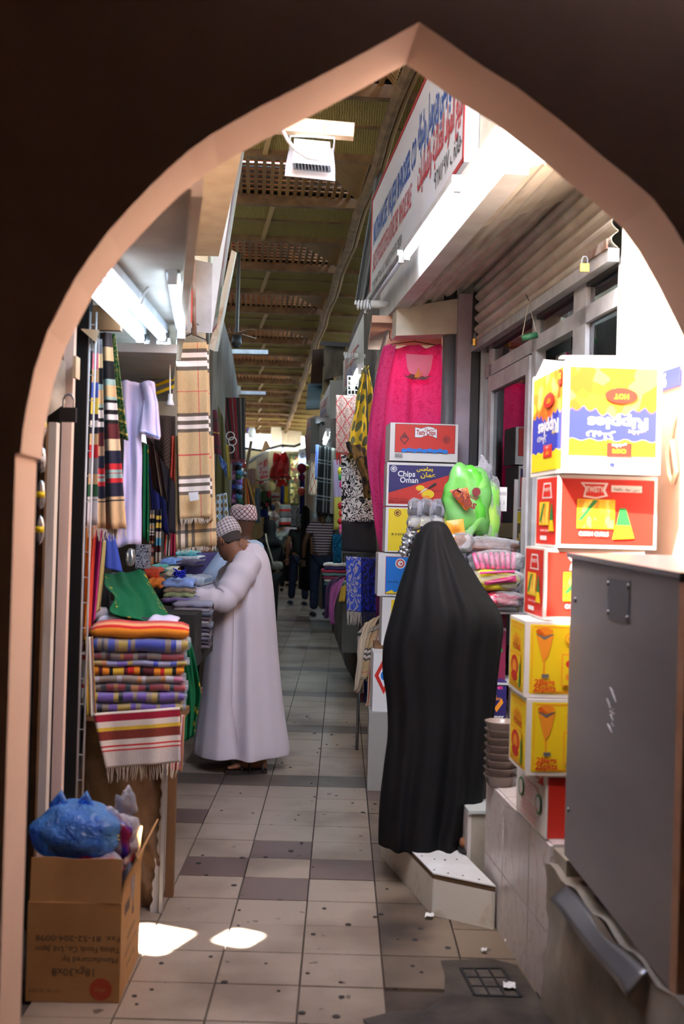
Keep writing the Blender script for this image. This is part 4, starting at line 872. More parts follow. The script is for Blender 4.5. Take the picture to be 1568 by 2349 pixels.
# --- ceilings and signs over the near left stall
def LN(D, dx=0): return -.47 - .162 * (D - 3.3) + dx
g = MB(); g.hexa([(-2.6, 3.0, 2.52), (LN(3.0), 3.0, 2.52), (LN(5.15), 5.15, 2.52), (-2.6, 5.15, 2.52), (-2.6, 3.0, 2.56), (LN(3.0), 3.0, 2.56), (LN(5.15), 5.15, 2.56), (-2.6, 5.15, 2.56)], m_plaster); struct(g, 'ceiling_stall')
g = MB(); g.hexa([(-2.6, 5.2, 2.40), (LN(5.2), 5.2, 2.40), (LN(6.9), 6.9, 2.40), (-2.6, 6.9, 2.40), (-2.6, 5.2, 2.44), (LN(5.2), 5.2, 2.44), (LN(6.9), 6.9, 2.44), (-2.6, 6.9, 2.44)], m_white); struct(g, 'ceiling_stall_far')
g = MB(); g.hexa([(LN(3.0), 3.0, 2.5), (LN(3.0, .03), 3.0, 2.5), (LN(6.0, .03), 6.0, 2.45), (LN(6.0), 6.0, 2.45), (LN(3.0), 3.0, 3.02), (LN(3.0, .03), 3.0, 3.02), (LN(6.0, .03), 6.0, 3.0), (LN(6.0), 6.0, 3.0)], m_offwhite)
g.hexa([(-1.9, 4.45, 2.56), (LN(4.4), 4.4, 2.56), (LN(9), 9, 2.56), (-2.9, 9, 2.56), (-1.9, 4.45, 3.4), (LN(4.4, -.02), 4.4, 3.4), (LN(9, -.02), 9, 3.4), (-2.9, 9, 3.4)], m_plaster); struct(g, 'wall_left_fascia')
t = thing('sign_box', 'cream plywood sign box over the near left stall', 'sign box', (-.55, 5, 3.0))
w = .19; MB().hexa([(LN(3.0, .02), 3.0, 3.03), (LN(3.0, .02 + w), 3.0, 3.03), (LN(5.85, .02 + w), 5.85, 3.0), (LN(5.85, .02), 5.85, 3.0), (LN(3.0, .02), 3.0, 3.75), (LN(3.0, .06 + w), 3.0, 3.75), (LN(5.85, .06 + w), 5.85, 3.75), (LN(5.85, .02), 5.85, 3.75)], mat('cream_ply', (222, 204, 176), .7, col2=(206, 186, 156), vs=9)).build('box', t)
g = MB(); hexpx(g, [(427, 762, 6.0), (484, 764, 6.0), (487, 604, 6.0), (428, 592, 6.0)], [(427, 762, 6.5), (484, 764, 6.5), (487, 604, 6.5), (428, 592, 6.5)], m_alum)
tag(g.build('metal_panel', None, loc=tuple(P(455, 760, 6.1))), 'upright grey metal panel hanging at the end of the cream sign box', 'panel')
t = thing('tilted_sign', 'narrow tilted green and red lettered sign beyond the cream sign box', 'sign', tuple(P(500, 700, 7)))
n4 = [P(486, 764, 6.3), P(496, 748, 8.6), P(560, 348, 8.6), P(547, 345, 6.3)]; bk = Vector((-.05, 0, .01))
MB().hexa([n4[0] + bk, n4[0], n4[1], n4[1] + bk, n4[3] + bk, n4[3], n4[2], n4[2] + bk], m_white).build('board', t)
g = MB(); ux = (n4[1] - n4[0]); uy = (n4[3] - n4[0]); nn = ux.cross(uy).normalized() * -.004
if nn.x < 0: nn = -nn
def q_(u, v): return n4[0] + ux * u + uy * v + nn
def strip(u0, v0, u1, v1, m): g.poly([q_(u0, v0), q_(u1, v0), q_(u1, v1), q_(u0, v1)], m)
strip(0, 0, .05, 1, k_rd2); strip(0, 0, 1, .02, k_rd2)
g.text('AL HABIB TEXTILES', q_(.1, .08), ux.normalized(), uy.normalized(), .22, k_gr, 'L', .02, .85 * ux.length); g.text(ar('الحبيب للمنسوجات'), q_(.1, .38), ux.normalized(), uy.normalized(), .2, k_rd, 'L', .02, .8 * ux.length); g.text(ar('ملابس وهدايا'), q_(.1, .68), ux.normalized(), uy.normalized(), .2, k_bl, 'L', .02, .8 * ux.length)
g.build('lettering', t)
t = thing('old_board', 'weathered white board with a brown drip stain, high beyond the tilted sign', 'board', tuple(P(515, 700, 9)))
g = MB(); hexpx(g, [(478, 800, 9.0), (492, 806, 9.0), (541, 580, 9.0), (531, 573, 9.0)], [(478, 800, 9.2), (500, 806, 9.6), (543, 580, 9.6), (531, 573, 9.2)], mat('stained_white', (206, 194, 180), .7, col2=(168, 130, 100), vs=7, lo=.55, hi=.7)); g.build('board', t)
# posts, frames, padlock between the arch and the near left stall
def post(name, label, px0, px1, pyt, pyb, D, m, dep=.04, cat='post', px0b=None, px1b=None):
    a, b = P(px0, pyt, D), P(px1, pyt, D); c0 = P(px0b if px0b else px0, pyb, D).z
    c0 = max(c0, 0); o = tag(MB().box((a.x, D, c0), (b.x, D + dep, a.z), m).build(name, None, loc=(a.x, D, c0)), label, cat); return o
post('white_post', 'chipped white timber post just beyond the arch jamb', 112, 130, 968, 2200, 4.3, mat('chipped_white', (212, 204, 192), .6, col2=(170, 150, 120), vs=14, lo=.5, hi=.75, stretch=(1, 1, .2)), .05)
post('peach_board', 'tall peach board with a padlocked hasp between white post and wire rack', 148, 171, 745, 2200, 4.42, m_pinkwall, .04, 'board')
post('dark_board', 'narrow dark brown board against the arch jamb', 94, 106, 970, 2200, 4.36, m_edge, .04, 'board')
g = MB(); g.box((-1.9, 4.5, .0), (P(196, 1000, 4.5).x, 4.56, 2.52), m_black); g.box((-2.6, 5.9, 0), (-1.2, 5.95, 2.5), m_dark); g.box((-2.65, 4.4, 0), (-2.6, 30, 2.6), m_dark); struct(g, 'wall_left_dark')  # black panel stands in for the shade in the gap by the posts
t = thing('hasp_box', 'old grey metal lock box bridging the posts above the padlock', 'lock box', tuple(P(130, 900, 4.2)))
g = MB(); hexpx(g, [(95, 965, 4.2), (150, 925, 4.3), (150, 830, 4.3), (108, 800, 4.2)], [(95, 965, 4.35), (150, 925, 4.4), (150, 830, 4.4), (108, 800, 4.35)], mat('worn_metal', (150, 146, 138), .5, .4, col2=(96, 90, 84), vs=8)); g.build('box', t)
padlock(P(157, 935, 4.2), 1.5, 'large dark padlock hanging on the peach board', m_darkmetal)
t = thing('latch_block', 'small pale wooden block nailed to the peach board', 'block', tuple(P(173, 850, 4.36))); MB().box(tuple(P(166, 866, 4.33)), tuple(P(184, 822, 4.40)), m_woodpale).build('block', t)
t = thing('wire_rack', 'tall silver wire rack at the edge of the near left stall', 'rack', tuple(P(200, 1200, 4.48)))
g = MB(); xa = P(206, 1000, 4.48).x
for dx in (-.012, .012): MB().tube([(xa + dx, 4.48, 2.45), (xa + dx, 4.48, .0)], .004, m_alum, 7).build('rod', t, True)
for k in range(25): g.bar((xa - .012, 4.48, 2.4 - .1 * k), (xa + .012, 4.48, 2.4 - .1 * k), .004, .004, m_alum)
g.build('rungs', t, kind='stuff')
for i, (py0, m, lab) in enumerate(((975, k_ye, 'silver snack packet with a yellow band, hanging highest beside the arch jamb'), (1055, k_wh, 'silver snack packet, hanging second beside the arch jamb'), (1135, k_ye, 'silver and yellow snack packet, hanging third beside the arch jamb'), (1215, k_ye, 'yellow snack packet, lowest of the packets beside the arch jamb'))):
    c = P(98 - i * 2, py0, 4.2); g = MB(); g.blob(c, (.016, .012, .05), mat('silver_foil', (200, 202, 206), .2, .8), i, 10, 8, .1); g.box(c - Vector((.015, .016, .01)), c + Vector((.015, .0, .012)), m); tag(g.build('snack_packet', None, True, loc=tuple(c)), lab, 'packet', 'snack packets on a string by the arch')
# lamps under the near ceiling
m_lampL = mat('lamp_glow_cool', (206, 230, 255), .4, emit=5)
batten(P(205, 660, 3.9) , P(322, 778, 5.05), 'lit tube lamp nearest the arch under the left stall ceiling', m=m_lampL, r=.018, drop=.04)
batten(P(232, 622, 3.75), P(372, 775, 5.05), 'lit tube lamp beside the one nearest the arch', m=m_lampL, r=.018, drop=.04)
batten(P(396, 640, 4.0), P(416, 768, 5.02), 'lit tube lamp under the edge of the left fascia', m=m_lampL, r=.014, drop=.04)
batten(P(322, 784, 5.3), P(349, 818, 5.9), 'short lit tube lamp over the pale tunic, left of its pair', m=m_lampL, r=.017, drop=.02)
batten(P(352, 782, 5.3), P(378, 818, 5.9), 'short lit tube lamp over the pale tunic, right of its pair', m=m_lampL, r=.017, drop=.02)
batten(P(376, 776, 5.3), P(392, 843, 6.9), 'lit tube lamp hanging just left of the camel plaid scarf', m=m_lampL, r=.017, drop=.02)
tag(MB().tube([P(345, 515, 4.4), P(352, 540, 4.4), P(350, 600, 4.35), P(354, 640, 4.3), P(330, 672, 4.3), P(322, 698, 4.3)], .006, mat('cable_grey', (170, 164, 156), .5), 7).build('cable', None, True, loc=tuple(P(345, 515, 4.4))), 'loose grey cable hanging in a curve below the left stall ceiling', 'cable')
t = thing('timber_blocks', 'rough timber offcut fixed high on the left wall beside the arch', 'timber', tuple(P(350, 520, 4.3)))
for (a, b, c, d) in (((335, 575, 4.2), (378, 560, 4.2), (372, 520, 4.2), (330, 530, 4.2)), ((365, 540, 4.1), (384, 532, 4.1), (384, 486, 4.1), (366, 488, 4.1))):
    g = MB(); hexpx(g, [a, b, c, d], [(q[0], q[1], q[2] + .12) for q in (a, b, c, d)], m_wood); g.build('block', t)
g = MB(); g.cloth(P(398, 470, 4.3), P(440, 445, 4.3), P(405, 500, 4.35), P(448, 505, 4.35), m_corr, 16, 3, .02, 2); tag(g.build('tin_scrap', None, loc=tuple(P(420, 480, 4.3)), solid=.003), 'crumpled scrap of corrugated tin under the left fascia', 'tin')
t = thing('rusty_bracket', 'rusty pipe bracket with a red string, beside the cream sign box', 'bracket', tuple(P(440, 650, 5.6)))
MB().tube([P(415, 577, 5.6), P(441, 582, 5.6), P(443, 600, 5.6), P(444, 700, 5.6), P(446, 770, 5.6)], .011, m_rust, 8).build('pipe', t, True); MB().tube([P(440, 664, 5.55), P(439, 740, 5.55)], .003, k_rd, 5).build('red_string', t)
# ---------------------------------------------------------------- flood lamp above the alley
Dl = 4.8; t = thing('flood_lamp', 'white flood lamp hung under a pale wooden bar, seen through the arch top', 'lamp', tuple(P(712, 370, Dl)))
m_lw = mat('lamp_white', (168, 168, 172), .4); m_lens = mat('lens_glow', (235, 242, 255), .2, emit=1)
cA, cB, cC, cD_ = (653, 405), (768, 414), (768, 344), (656, 335)
g = MB(); hexpx(g, [(653, 403, Dl), (768, 415, Dl), (768, 388, Dl), (655, 378, Dl)], [(664, 380, Dl + .12), (764, 388, Dl + .12), (764, 340, Dl + .12), (664, 334, Dl + .12)], m_lw); g.build('housing', t)
g = MB(); hexpx(g, [(672, 372, Dl - .03), (757, 378, Dl - .03), (756, 326, Dl - .03), (675, 318, Dl - .03)], [(672, 374, Dl + .1), (757, 380, Dl + .1), (756, 328, Dl + .1), (675, 320, Dl + .1)], m_lens); g.build('reflector_box', t)
g = MB()
for k in range(11): a = P(676 + k * 7.6, 374 + k * .7, Dl - .035); b = P(678 + k * 7.6, 388 + k * .7, Dl - .035); g.bar(a, b, .008, .02, m_gy_ := m_darkmetal)
g.build('cooling_fins', t, kind='stuff')
MB().tube([P(664, 345, Dl), P(665, 312, Dl), P(700, 312, Dl), P(767, 316, Dl), P(764, 348, Dl)], .005, m_steel, 6).build('bracket', t, True)
MB().tube([P(648, 298, Dl - .05), P(660, 322, Dl - .06), P(678, 345, Dl - .07), P(705, 362, Dl - .07), P(730, 366, Dl - .06), P(731, 358, Dl - .05)], .008, m_lw, 8).build('cable', t, True)
t = thing('wooden_bar', 'pale wooden bar carrying the white flood lamp', 'bar', tuple(P(700, 298, Dl)))
MB().bar(P(420, 268, Dl + .02), P(811, 303, Dl + .02), .06, .058, m_woodpale).build('bar', t)
MB().tube([P(745, 285, Dl - .02), P(745, 318, Dl - .02)], .003, m_steel, 5).build('wire_tie', t)

# ---------------------------------------------------------------- earth bank, stall table, stacks
m_earth = mat('mud_plaster', (136, 108, 82), .95, col2=(100, 74, 52), vs=6, bump=.6, bs=16); m_chalk = mat('lime_flakes', (224, 216, 204), .9)
g = MB(); x0, x1 = P(178, 1800, 4.76).x, P(378, 1800, 4.76).x
g.grid(lambda u, v: Vector((x0 - .2 + (x1 - x0 + .2) * u, 4.76 + .02 * math.sin(u * 9 + v * 7) + .012 * math.sin(u * 31 + v * 23), .8 * v)), 30, 24, m_earth); g.hexa([(x0 - .2, 4.8, 0), (x1, 4.8, 0), (x1 * 1.11, 5.35, 0), (x0 - .2, 5.35, 0), (x0 - .2, 4.8, .78), (x1, 4.8, .78), (x1 * 1.11, 5.35, .78), (x0 - .2, 5.35, .78)], m_earth)
struct(g, 'wall_mud_bank', True)
g = MB(); g.hexa([(x1 - .005, 4.72, 0), (x1 + .010, 4.72, 0), (x1 * 1.11 + .01, 5.3, 0), (x1 * 1.11 - .005, 5.3, 0), (x1 - .005, 4.72, .74), (x1 + .010, 4.72, .74), (x1 * 1.11 + .01, 5.3, .74), (x1 * 1.11 - .005, 5.3, .74)], mat('edge_trim', (190, 190, 186), .4, .4)); rs = random.Random(2)
g.grid(lambda u, v: Vector((x1 - (.012 + .03 * max(0, 1 - v * 1.6) + .006 * math.sin(v * 61) * math.sin(v * 23)) * (1 - u), 4.735, .66 * v)), 2, 60, m_chalk); struct(g, 'trim_7')
t = thing('stall_table', 'rough wooden stall table under the folded textiles on the left', 'table', (-1.0, 5.5, 0))
MB().box((-1.75, 4.80, .785), (P(415, 1640, 4.85).x, 5.6, .812), m_wood).build('table_top', t)
MB().box((-1.75, 5.62, .785), (-.84, 7.4, .812), m_wood).build('table_top', t)
lx = P(394, 1780, 4.9).x; MB().box((lx - .02, 4.92, 0), (lx + .015, 4.96, .785), m_wood).build('leg', t)
for (x, y) in ((-1.25, 5.66), (-1.25, 7.3), (-1.7, 5.66), (-1.7, 7.3)): MB().box((x, y, 0), (x + .04, y + .04, .785), m_wood).build('leg', t)
MB().box((-1.6, 5.4, .35), (-1.0, 5.44, .38), m_wood).build('stretcher', t)
# the stack of packed textiles
film = film_mat('clear_film', opacity=.06)
def sm(name, cols, rep=1, axis=0): return hstripes(name, [(w, c) for w, c in cols], axis=axis)
OR_, RE, BL_, GD, PU, LB, CR = (236, 146, 40), (204, 44, 40), (58, 78, 190), (222, 184, 60), (140, 92, 186), (178, 150, 112), (230, 218, 200)
st_m = [hstripes('fold_red_orange', [(2, RE), (.5, (226, 160, 110)), (.3, RE), (1.2, (226, 160, 110)), (.6, RE), (2, OR_), (.6, RE), (3, OR_)], axis=1),
        sm('fold_blue', [(1, BL_), (.6, LB), (.4, NV), (.6, LB), (1, BL_), (.5, LB), (.4, GD), (1, GD), (.5, BL_), (.6, LB), (1, BL_), (3.5, BL_), (.8, LB), (.8, BL_), (.8, CR), (1, GD)]),
        sm('fold_brownred', [(1, RE), (.5, LB), (.5, MN), (1, LB), (.4, OR_), (1, RE), (.5, LB), (1, MN), (1.5, LB), (.5, RE), (2, RE)]),
        sm('fold_lilac', [(1, GD), (.5, OR_), (1, (170, 160, 190)), (1, PU), (.5, GD), (2, (170, 160, 180)), (.5, BL_), (1.2, (190, 180, 190)), (.6, BL_), (1, GD)]),
        sm('fold_amber', [(.7, OR_), (.3, MN), (.5, OR_), (.3, BK), (.8, GD), (.3, MN), (.5, RE), (.4, OR_), (.3, BK), (.8, MN), (.5, OR_), (.3, RE), (.6, GD), (.3, BK), (.6, OR_)]),
        sm('fold_tan', [(.5, OR_), (.4, CR), (1.4, LB), (.4, CR), (1.2, LB), (.4, OR_), (.3, CR), (1.2, LB), (.4, OR_), (.6, CR), (.8, PKs)]),
        sm('fold_redblack', [(.6, LB), (.4, BK), (.5, RE), (.3, OR_), (.5, RE), (.4, BK), (.5, OR_), (.5, RE), (.3, BK), (1, RE), (.4, OR_), (.3, BK), (.8, RE)]),
        sm('fold_purple', [(.7, GD), (1.6, PU), (.5, GD), (.5, BK), (1, PU), (.4, LB), (1, PU), (.5, LB), (.6, GD), (.3, NV), (1.5, PU), (.4, LB), (.6, PU)]),
        sm('fold_purple2', [(1, PU), (.4, NV), (.6, LB), (.8, PU), (.4, GD), (.8, GD), (.5, PU), (.5, LB), (1.4, PU), (.4, LB), (1.4, PU), (.7, GD)])]
labs = ['red and orange striped folded cloth on top of the textile stack', 'blue and gold folded cloth in film, second from the top of the textile stack', 'brown-red checked folded cloth in film, third from the top of the textile stack',
        'thin lilac folded cloth in film, fourth from the top of the textile stack', 'amber and black folded cloth, in the middle of the textile stack', 'tan folded cloth in film with pink end, below the amber one', 'red and black folded cloth in film, third from the bottom of the stack',
        'purple and brown folded cloth in film, second from the bottom of the stack', 'purple and gold folded cloth in film, lowest packed one of the stack']
ys = [1435, 1467, 1500, 1520, 1533, 1554, 1572, 1592, 1617, 1640]; Ds_ = 4.62; rs = random.Random(5)
for i in range(9):
    zt, zb = P(315, ys[i] , Ds_).z, P(315, ys[i + 1], Ds_).z; h = zt - zb - .002; w = (.385 if i else .40) + rs.uniform(-.012, .012)
    xo = P(312 + rs.uniform(-4, 4), 1500, Ds_).x; o = (xo, Ds_ + .04 + rs.uniform(0, .012), zb); t = thing('folded_cloth', labs[i], 'textile', o, 'folded textiles stacked by the wire rack')
    fold(MB_ := MB(), o, w, .17, h, st_m[i], .14, 0, seed=i); MB_.build('cloth', t, True, solid=.002)
    fold(MB_ := MB(), (o[0], o[1] + .06, o[2] + h * .2), w * .96, .1, h * .6, st_m[i], .14, 0, seed=i + 3); MB_.build('inner_layer', t, True)
    if i not in (0, 4): fold(MB_ := MB(), (o[0] + .004, o[1] - .006, o[2] - .0005), w + .02, .17, h + .001, film, .14, 0, seed=i); MB_.build('film', t, True)
zb = P(315, 1642, Ds_).z; tag(MB().box((xo - .2, Ds_ + .02, zb - .03), (xo + .19, Ds_ + .30, zb - .002), m_wood).build('stack_board', None, loc=(xo, Ds_, zb - .03)), 'wooden board carrying the stack of packed textiles', 'board')
# striped blanket hanging below the stack
c_bl = hstripes('blanket_stripes', [(.5, CR), (1.6, (160, 30, 52)), (1.3, CR), (.8, GD), (2.0, (128, 54, 40)), (1.2, CR), (.4, RE), (.6, CR), (.3, RE), (3.6, (206, 196, 184))])
hang('striped_blanket', 'red, yellow and cream striped blanket hanging below the packed textiles', 'blanket', [(214, 1636), (412, 1622), (243, 1762), (414, 1748)], [4.60, 4.60, 4.58, 4.58], c_bl, amp=.008, fr=1.5, fr_n=34, fr_l=.06, fr_m=mat('thread_cream', (206, 194, 176), .9), nu=30, taper=.6)
hang('pink_cloth_end', 'pink and red checked cloth end poking out below the striped blanket', 'cloth', [(408, 1640), (424, 1640), (392, 1765), (418, 1768)], 4.68, sm('pink_check', [(.5, PKs), (.3, CR), (.5, RE), (.3, CR), (.6, PKs), (.3, GD)]), amp=.006)
hang('cream_strip', 'cream and yellow cloth with a magenta edge hanging beside the textile stack', 'cloth', [(196, 1462), (212, 1460), (200, 1640), (222, 1650)], 4.60, sm('cream_strip', [(1, GD), (2, CR), (.5, (190, 40, 90))]), amp=.006)
hang('red_cream_scarf', 'cream scarf with red lines bunched at the stack side', 'scarf', [(176, 1480), (200, 1470), (148, 1590), (192, 1600)], 4.62, hstripes('cream_red', [(1, (120, 50, 40)), (.4, CR), (.5, RE), (2.5, CR), (.4, RE), (1, CR)]), amp=.012, fr_n=10, fr_l=.04, fr_m=MATS['thread_cream'])
hang('sequin_cloth', 'dark crumpled sequinned cloth hanging low behind the textile stack', 'cloth', [(140, 1560), (205, 1600), (150, 1800), (185, 1790)], 4.66, mat('dark_sequin', (70, 60, 54), .6, col2=(40, 34, 32), vs=30), amp=.02, fr=3)
# green embroidered cloth thrown over the table
def green_mat():
    s = NT('green_embroidered'); u, v = s.uv((1, 1)); n = s.n('TexVoronoi'); n.inputs['Scale'].default_value = 16; s.l(s.tc.outputs['Object'], n.inputs[0])
    edge = s.math('GREATER_THAN', s.math('ABSOLUTE', s.math('SUBTRACT', u, .5)), .36); st = s.math('MULTIPLY', s.math('LESS_THAN', n.outputs[0], .28), edge)
    c = s.mix(s.math('MULTIPLY', st, s.math('GREATER_THAN', s.noise(70), .48)), s.mix(s.noise(6), lin((10, 104, 62)), lin((8, 88, 52))), lin((206, 170, 50))); s.bump(s.noise(180), .1, .002); return s.fin(c, .8, 0, .25)
m_green = green_mat()
t = thing('green_shawl', 'big green shawl with yellow embroidery thrown over the left stall goods', 'shawl', tuple(P(340, 1400, 5.2)))
g = MB(); patch(g, [((238, 1318, 5.7), (332, 1306, 5.9)), ((240, 1345, 5.3), (345, 1335, 5.8)), ((262, 1372, 5.1), (366, 1370, 5.6)), ((250, 1400, 4.95), (388, 1405, 5.3)), ((262, 1412, 4.88), (405, 1432, 5.15)), ((330, 1424, 4.88), (425, 1448, 5.05)), ((385, 1450, 4.9), (442, 1488, 5.0)), ((400, 1500, 4.93), (453, 1550, 5.0)), ((406, 1570, 4.95), (457, 1595, 5.02)), ((416, 1640, 4.96), (450, 1640, 5.04)), ((416, 1705, 4.97), (444, 1688, 5.04))], m_green, 30, 5, .014, 3); g.build('cloth', t, True, solid=.004)
for i, (px, py, D, w, h, c, lab) in enumerate(((250, 1425, 4.9, .12, .06, (222, 210, 214), 'small white folded cloth in film left of the green shawl'), (330, 1428, 4.92, .15, .05, (40, 36, 40), 'black folded cloth tucked under the green shawl'), (372, 1426, 4.86, .13, .055, (206, 200, 222), 'pale lilac folded cloth between green shawl and red striped cloth'), (222, 1420, 4.95, .1, .1, (150, 140, 140), 'grey crumpled cloth behind the white folded one'))):
    o = P(px, py + 12, D); t = thing('small_folded_cloth', lab, 'textile', tuple(o), 'small folded cloths under the green shawl'); fold(MB_ := MB(), o, w, .14, h * .6, mat('plain_%d' % i, c, .8), .15 * (i - 1.5), .004, seed=i); MB_.build('cloth', t, True, solid=.002)
# hanging lengths left of the table
for i, (a, b, c, d, D, m, lab) in enumerate((
    ((198, 1195), (214, 1195), (178, 1470), (196, 1470), 4.72, mat('orange_cloth', (238, 146, 36), .8), 'bright orange hanging cloth beside the wire rack'),
    ((212, 1195), (222, 1195), (192, 1470), (206, 1455), 4.75, mat('red_cloth', (196, 60, 36), .8), 'narrow red hanging cloth between the orange and magenta ones'),
    ((220, 1200), (236, 1210), (205, 1450), (218, 1420), 4.8, mat('magenta_cloth', (176, 30, 116), .8), 'magenta hanging cloth beside the red one'),
    ((232, 1240), (242, 1240), (216, 1410), (228, 1400), 4.85, mat('khaki_cloth', (170, 160, 104), .8), 'narrow khaki hanging cloth beside the magenta one'),
    ((236, 1215), (262, 1230), (232, 1300), (280, 1312), 5.0, mat('blue_cloth', (44, 70, 160), .8), 'royal blue cloth hanging above the green shawl'))):
    hang('hanging_cloth', lab, 'cloth', [a, b, c, d], D, m, 'hanging cloth lengths beside the wire rack', amp=.012, fr=1, seed=i, taper=.8)
# striped scarves
thr = MATS['thread_cream']
hang('striped_scarf', 'scarf with pink, blue and yellow stripes, nearest the wire rack', 'scarf', [(214, 775), (226, 775), (199, 1205), (224, 1205)], 4.55, c_s1, 'striped scarves by the wire rack', amp=.006, fr=.7, fr_n=9, fr_l=.05, fr_m=thr)
hang('striped_scarf', 'narrow scarf with tan, black and red stripes, middle of the three by the rack', 'scarf', [(225, 778), (234, 778), (223, 1212), (242, 1212)], 4.6, c_s2, 'striped scarves by the wire rack', amp=.005, fr=.7, fr_n=8, fr_l=.05, fr_m=thr)
hang('striped_scarf', 'wide scarf with tan, black, white and red stripes, right of the rack scarves', 'scarf', [(228, 762), (256, 764), (240, 1215), (290, 1212)], 4.68, c_s3, 'striped scarves by the wire rack', amp=.022, fr=.8, seed=4, fr_n=18, fr_l=.05, fr_m=thr)
def gold_bands():
    s = NT('green_gold'); u, v = s.uv((1, 1)); a = s.noise(34, 2, dist=2); f = s.math('LESS_THAN', s.math('ABSOLUTE', s.math('SUBTRACT', a, .5)), .02)
    b = s.math('LESS_THAN', s.math('ABSOLUTE', s.math('SUBTRACT', s.math('FRACT', s.math('MULTIPLY', v, 9)), .5)), .09); lo = s.math('GREATER_THAN', v, .5)
    c = s.mix(s.math('MAXIMUM', f, s.math('MULTIPLY', b, lo)), lin((12, 84, 44)), lin((216, 186, 96))); return s.fin(c, .6, 0, .4)
hang('green_gown', 'dark green gown with gold embroidery hanging behind the striped scarves', 'gown', [(252, 765), (264, 765), (264, 1000), (296, 1012)], 4.85, gold_bands(), amp=.012, fr=1)
x = thing('wood_bracket', 'pale triangular wooden bracket above the striped scarves', 'bracket', tuple(P(205, 765, 4.5))); g = MB(); hexpx(g, [(186, 756, 4.45), (220, 786, 4.45), (228, 757, 4.45), (187, 754, 4.45)], [(186, 756, 4.55), (220, 786, 4.55), (228, 757, 4.55), (187, 754, 4.55)], m_woodpale); g.build('block', x)
g = MB(); g.box((-1.7, 4.6, 2.40), (-.92, 4.64, 2.50), m_wood); struct(g, 'trim_8')
# pale tunic
c_lil = mat('lilac_cotton', (206, 196, 228), .75, bump=.05)
t = thing('pale_tunic', 'pale lilac long tunic with one sleeve hanging over the left stall', 'tunic', tuple(P(310, 880, 5.3)))
patch(MB_ := MB(), [((274, 876, 5.3), (348, 876, 5.3)), ((278, 930, 5.3), (334, 930, 5.3)), ((282, 990, 5.3), (325, 990, 5.3)), ((282, 1060, 5.3), (326, 1060, 5.3)), ((276, 1150, 5.3), (326, 1150, 5.3)), ((262, 1254, 5.28), (325, 1248, 5.3))], c_lil, 20, 5, .012, 2, 1.5); MB_.build('body', t, True, solid=.004)
patch(MB_ := MB(), [((322, 876, 5.27), (351, 878, 5.27)), ((330, 920, 5.27), (361, 925, 5.27)), ((322, 985, 5.27), (366, 995, 5.27)), ((320, 992, 5.27), (366, 1004, 5.27))], c_lil, 12, 5, .01, 5, 1); MB_.build('sleeve', t, True, solid=.02)
MB().tube([P(330, 990, 5.25), P(364, 1003, 5.25)], .003, BLm := mat('blue_piping', (90, 130, 200), .6), 5).build('piping', t)
# camel plaid scarf
def tails(t, TL, TR, BL, BR):
    hanger(t, TL, TR)
    g = MB(); g.cloth(P(401, 1000, 5.9), P(490, 1000, 5.9), P(404, 1258, 5.9), P(497, 1250, 5.9), c_tan2, 20, 14, .012, 1.2, 5); g.build('back_layer', t, True, solid=.003)
    g = MB(); g.cloth(P(470, 790, 5.86), P(478, 790, 5.87), P(478, 1195, 5.86), P(489, 1195, 5.88), c_tan, 5, 14, .006, 1, 7); g.build('fold_edge', t, True, solid=.003)
    fringe(g := MB(), P(404, 1258, 5.9), P(497, 1250, 5.9), 40, .03, thr); g.build('fringe', t, kind='stuff')
    g = MB(); g.poly([P(432, 1130, 5.78), P(454, 1128, 5.77), P(456, 1146, 5.77), P(436, 1150, 5.78)], k_wh); g.build('price_tag', t, solid=.002)
hang('camel_plaid_scarf', 'long camel plaid scarf with black, white and red lines on a black hanger', 'scarf', [(403, 786), (474, 785), (412, 1190), (484, 1186)], 5.83, c_tan, amp=.01, fr=1, fr_n=34, fr_l=.03, fr_m=thr, nv=40, extra=tails)
# ================================================================== right-hand textiles and snacks
def pinkm():
    s = NT('pink_chiffon'); a = s.noise(9, 4, dist=2.4); w = s.math('ABSOLUTE', s.math('SUBTRACT', s.math('FRACT', s.math('MULTIPLY', a, 6)), .5)); u, v = s.uv((1, 1))
    inner = s.math('MULTIPLY', s.math('GREATER_THAN', u, .3), s.math('GREATER_THAN', w, .38)); c = s.mix(s.math('MULTIPLY', inner, .55), lin((246, 92, 168)), lin((214, 40, 110)))
    s.fin(c, .6, 0, .3, .3); add_trans(s, c, .6); return s.m
m_pink = pinkm()
t = thing('pink_dress', 'bright pink embroidered dress on a wooden hanger above the carton stack', 'dress', tuple(P(935, 790, 7.95)))
patch(MB_ := MB(), [((880, 793, 7.95), (1012, 796, 7.95)), ((868, 830, 7.95), (1013, 835, 7.95)), ((858, 900, 7.95), (1012, 900, 7.95)), ((846, 980, 7.95), (1012, 980, 7.95)), ((841, 1060, 7.95), (1010, 1060, 7.95)), ((855, 1160, 7.95), (1000, 1160, 7.95)), ((874, 1264, 7.93), (985, 1264, 7.95))], m_pink, 40, 5, .022, 1, 2.2); MB_.build('cloth', t, True, solid=.002)
patch(MB_ := MB(), [((880, 796, 7.90), (905, 794, 7.90)), ((862, 860, 7.88), (888, 880, 7.88)), ((846, 960, 7.86), (880, 980, 7.86)), ((842, 1060, 7.86), (872, 1070, 7.86)), ((858, 1180, 7.88), (878, 1180, 7.88)), ((873, 1262, 7.9), (884, 1262, 7.9))], m_pink, 8, 5, .014, 3, 1); MB_.build('sleeve', t, True, solid=.002)
m_pale_pink = cloth_mat('neck_panel', [(0, (250, 190, 215)), (.9, (244, 150, 195))], base=None, translucent=.5)
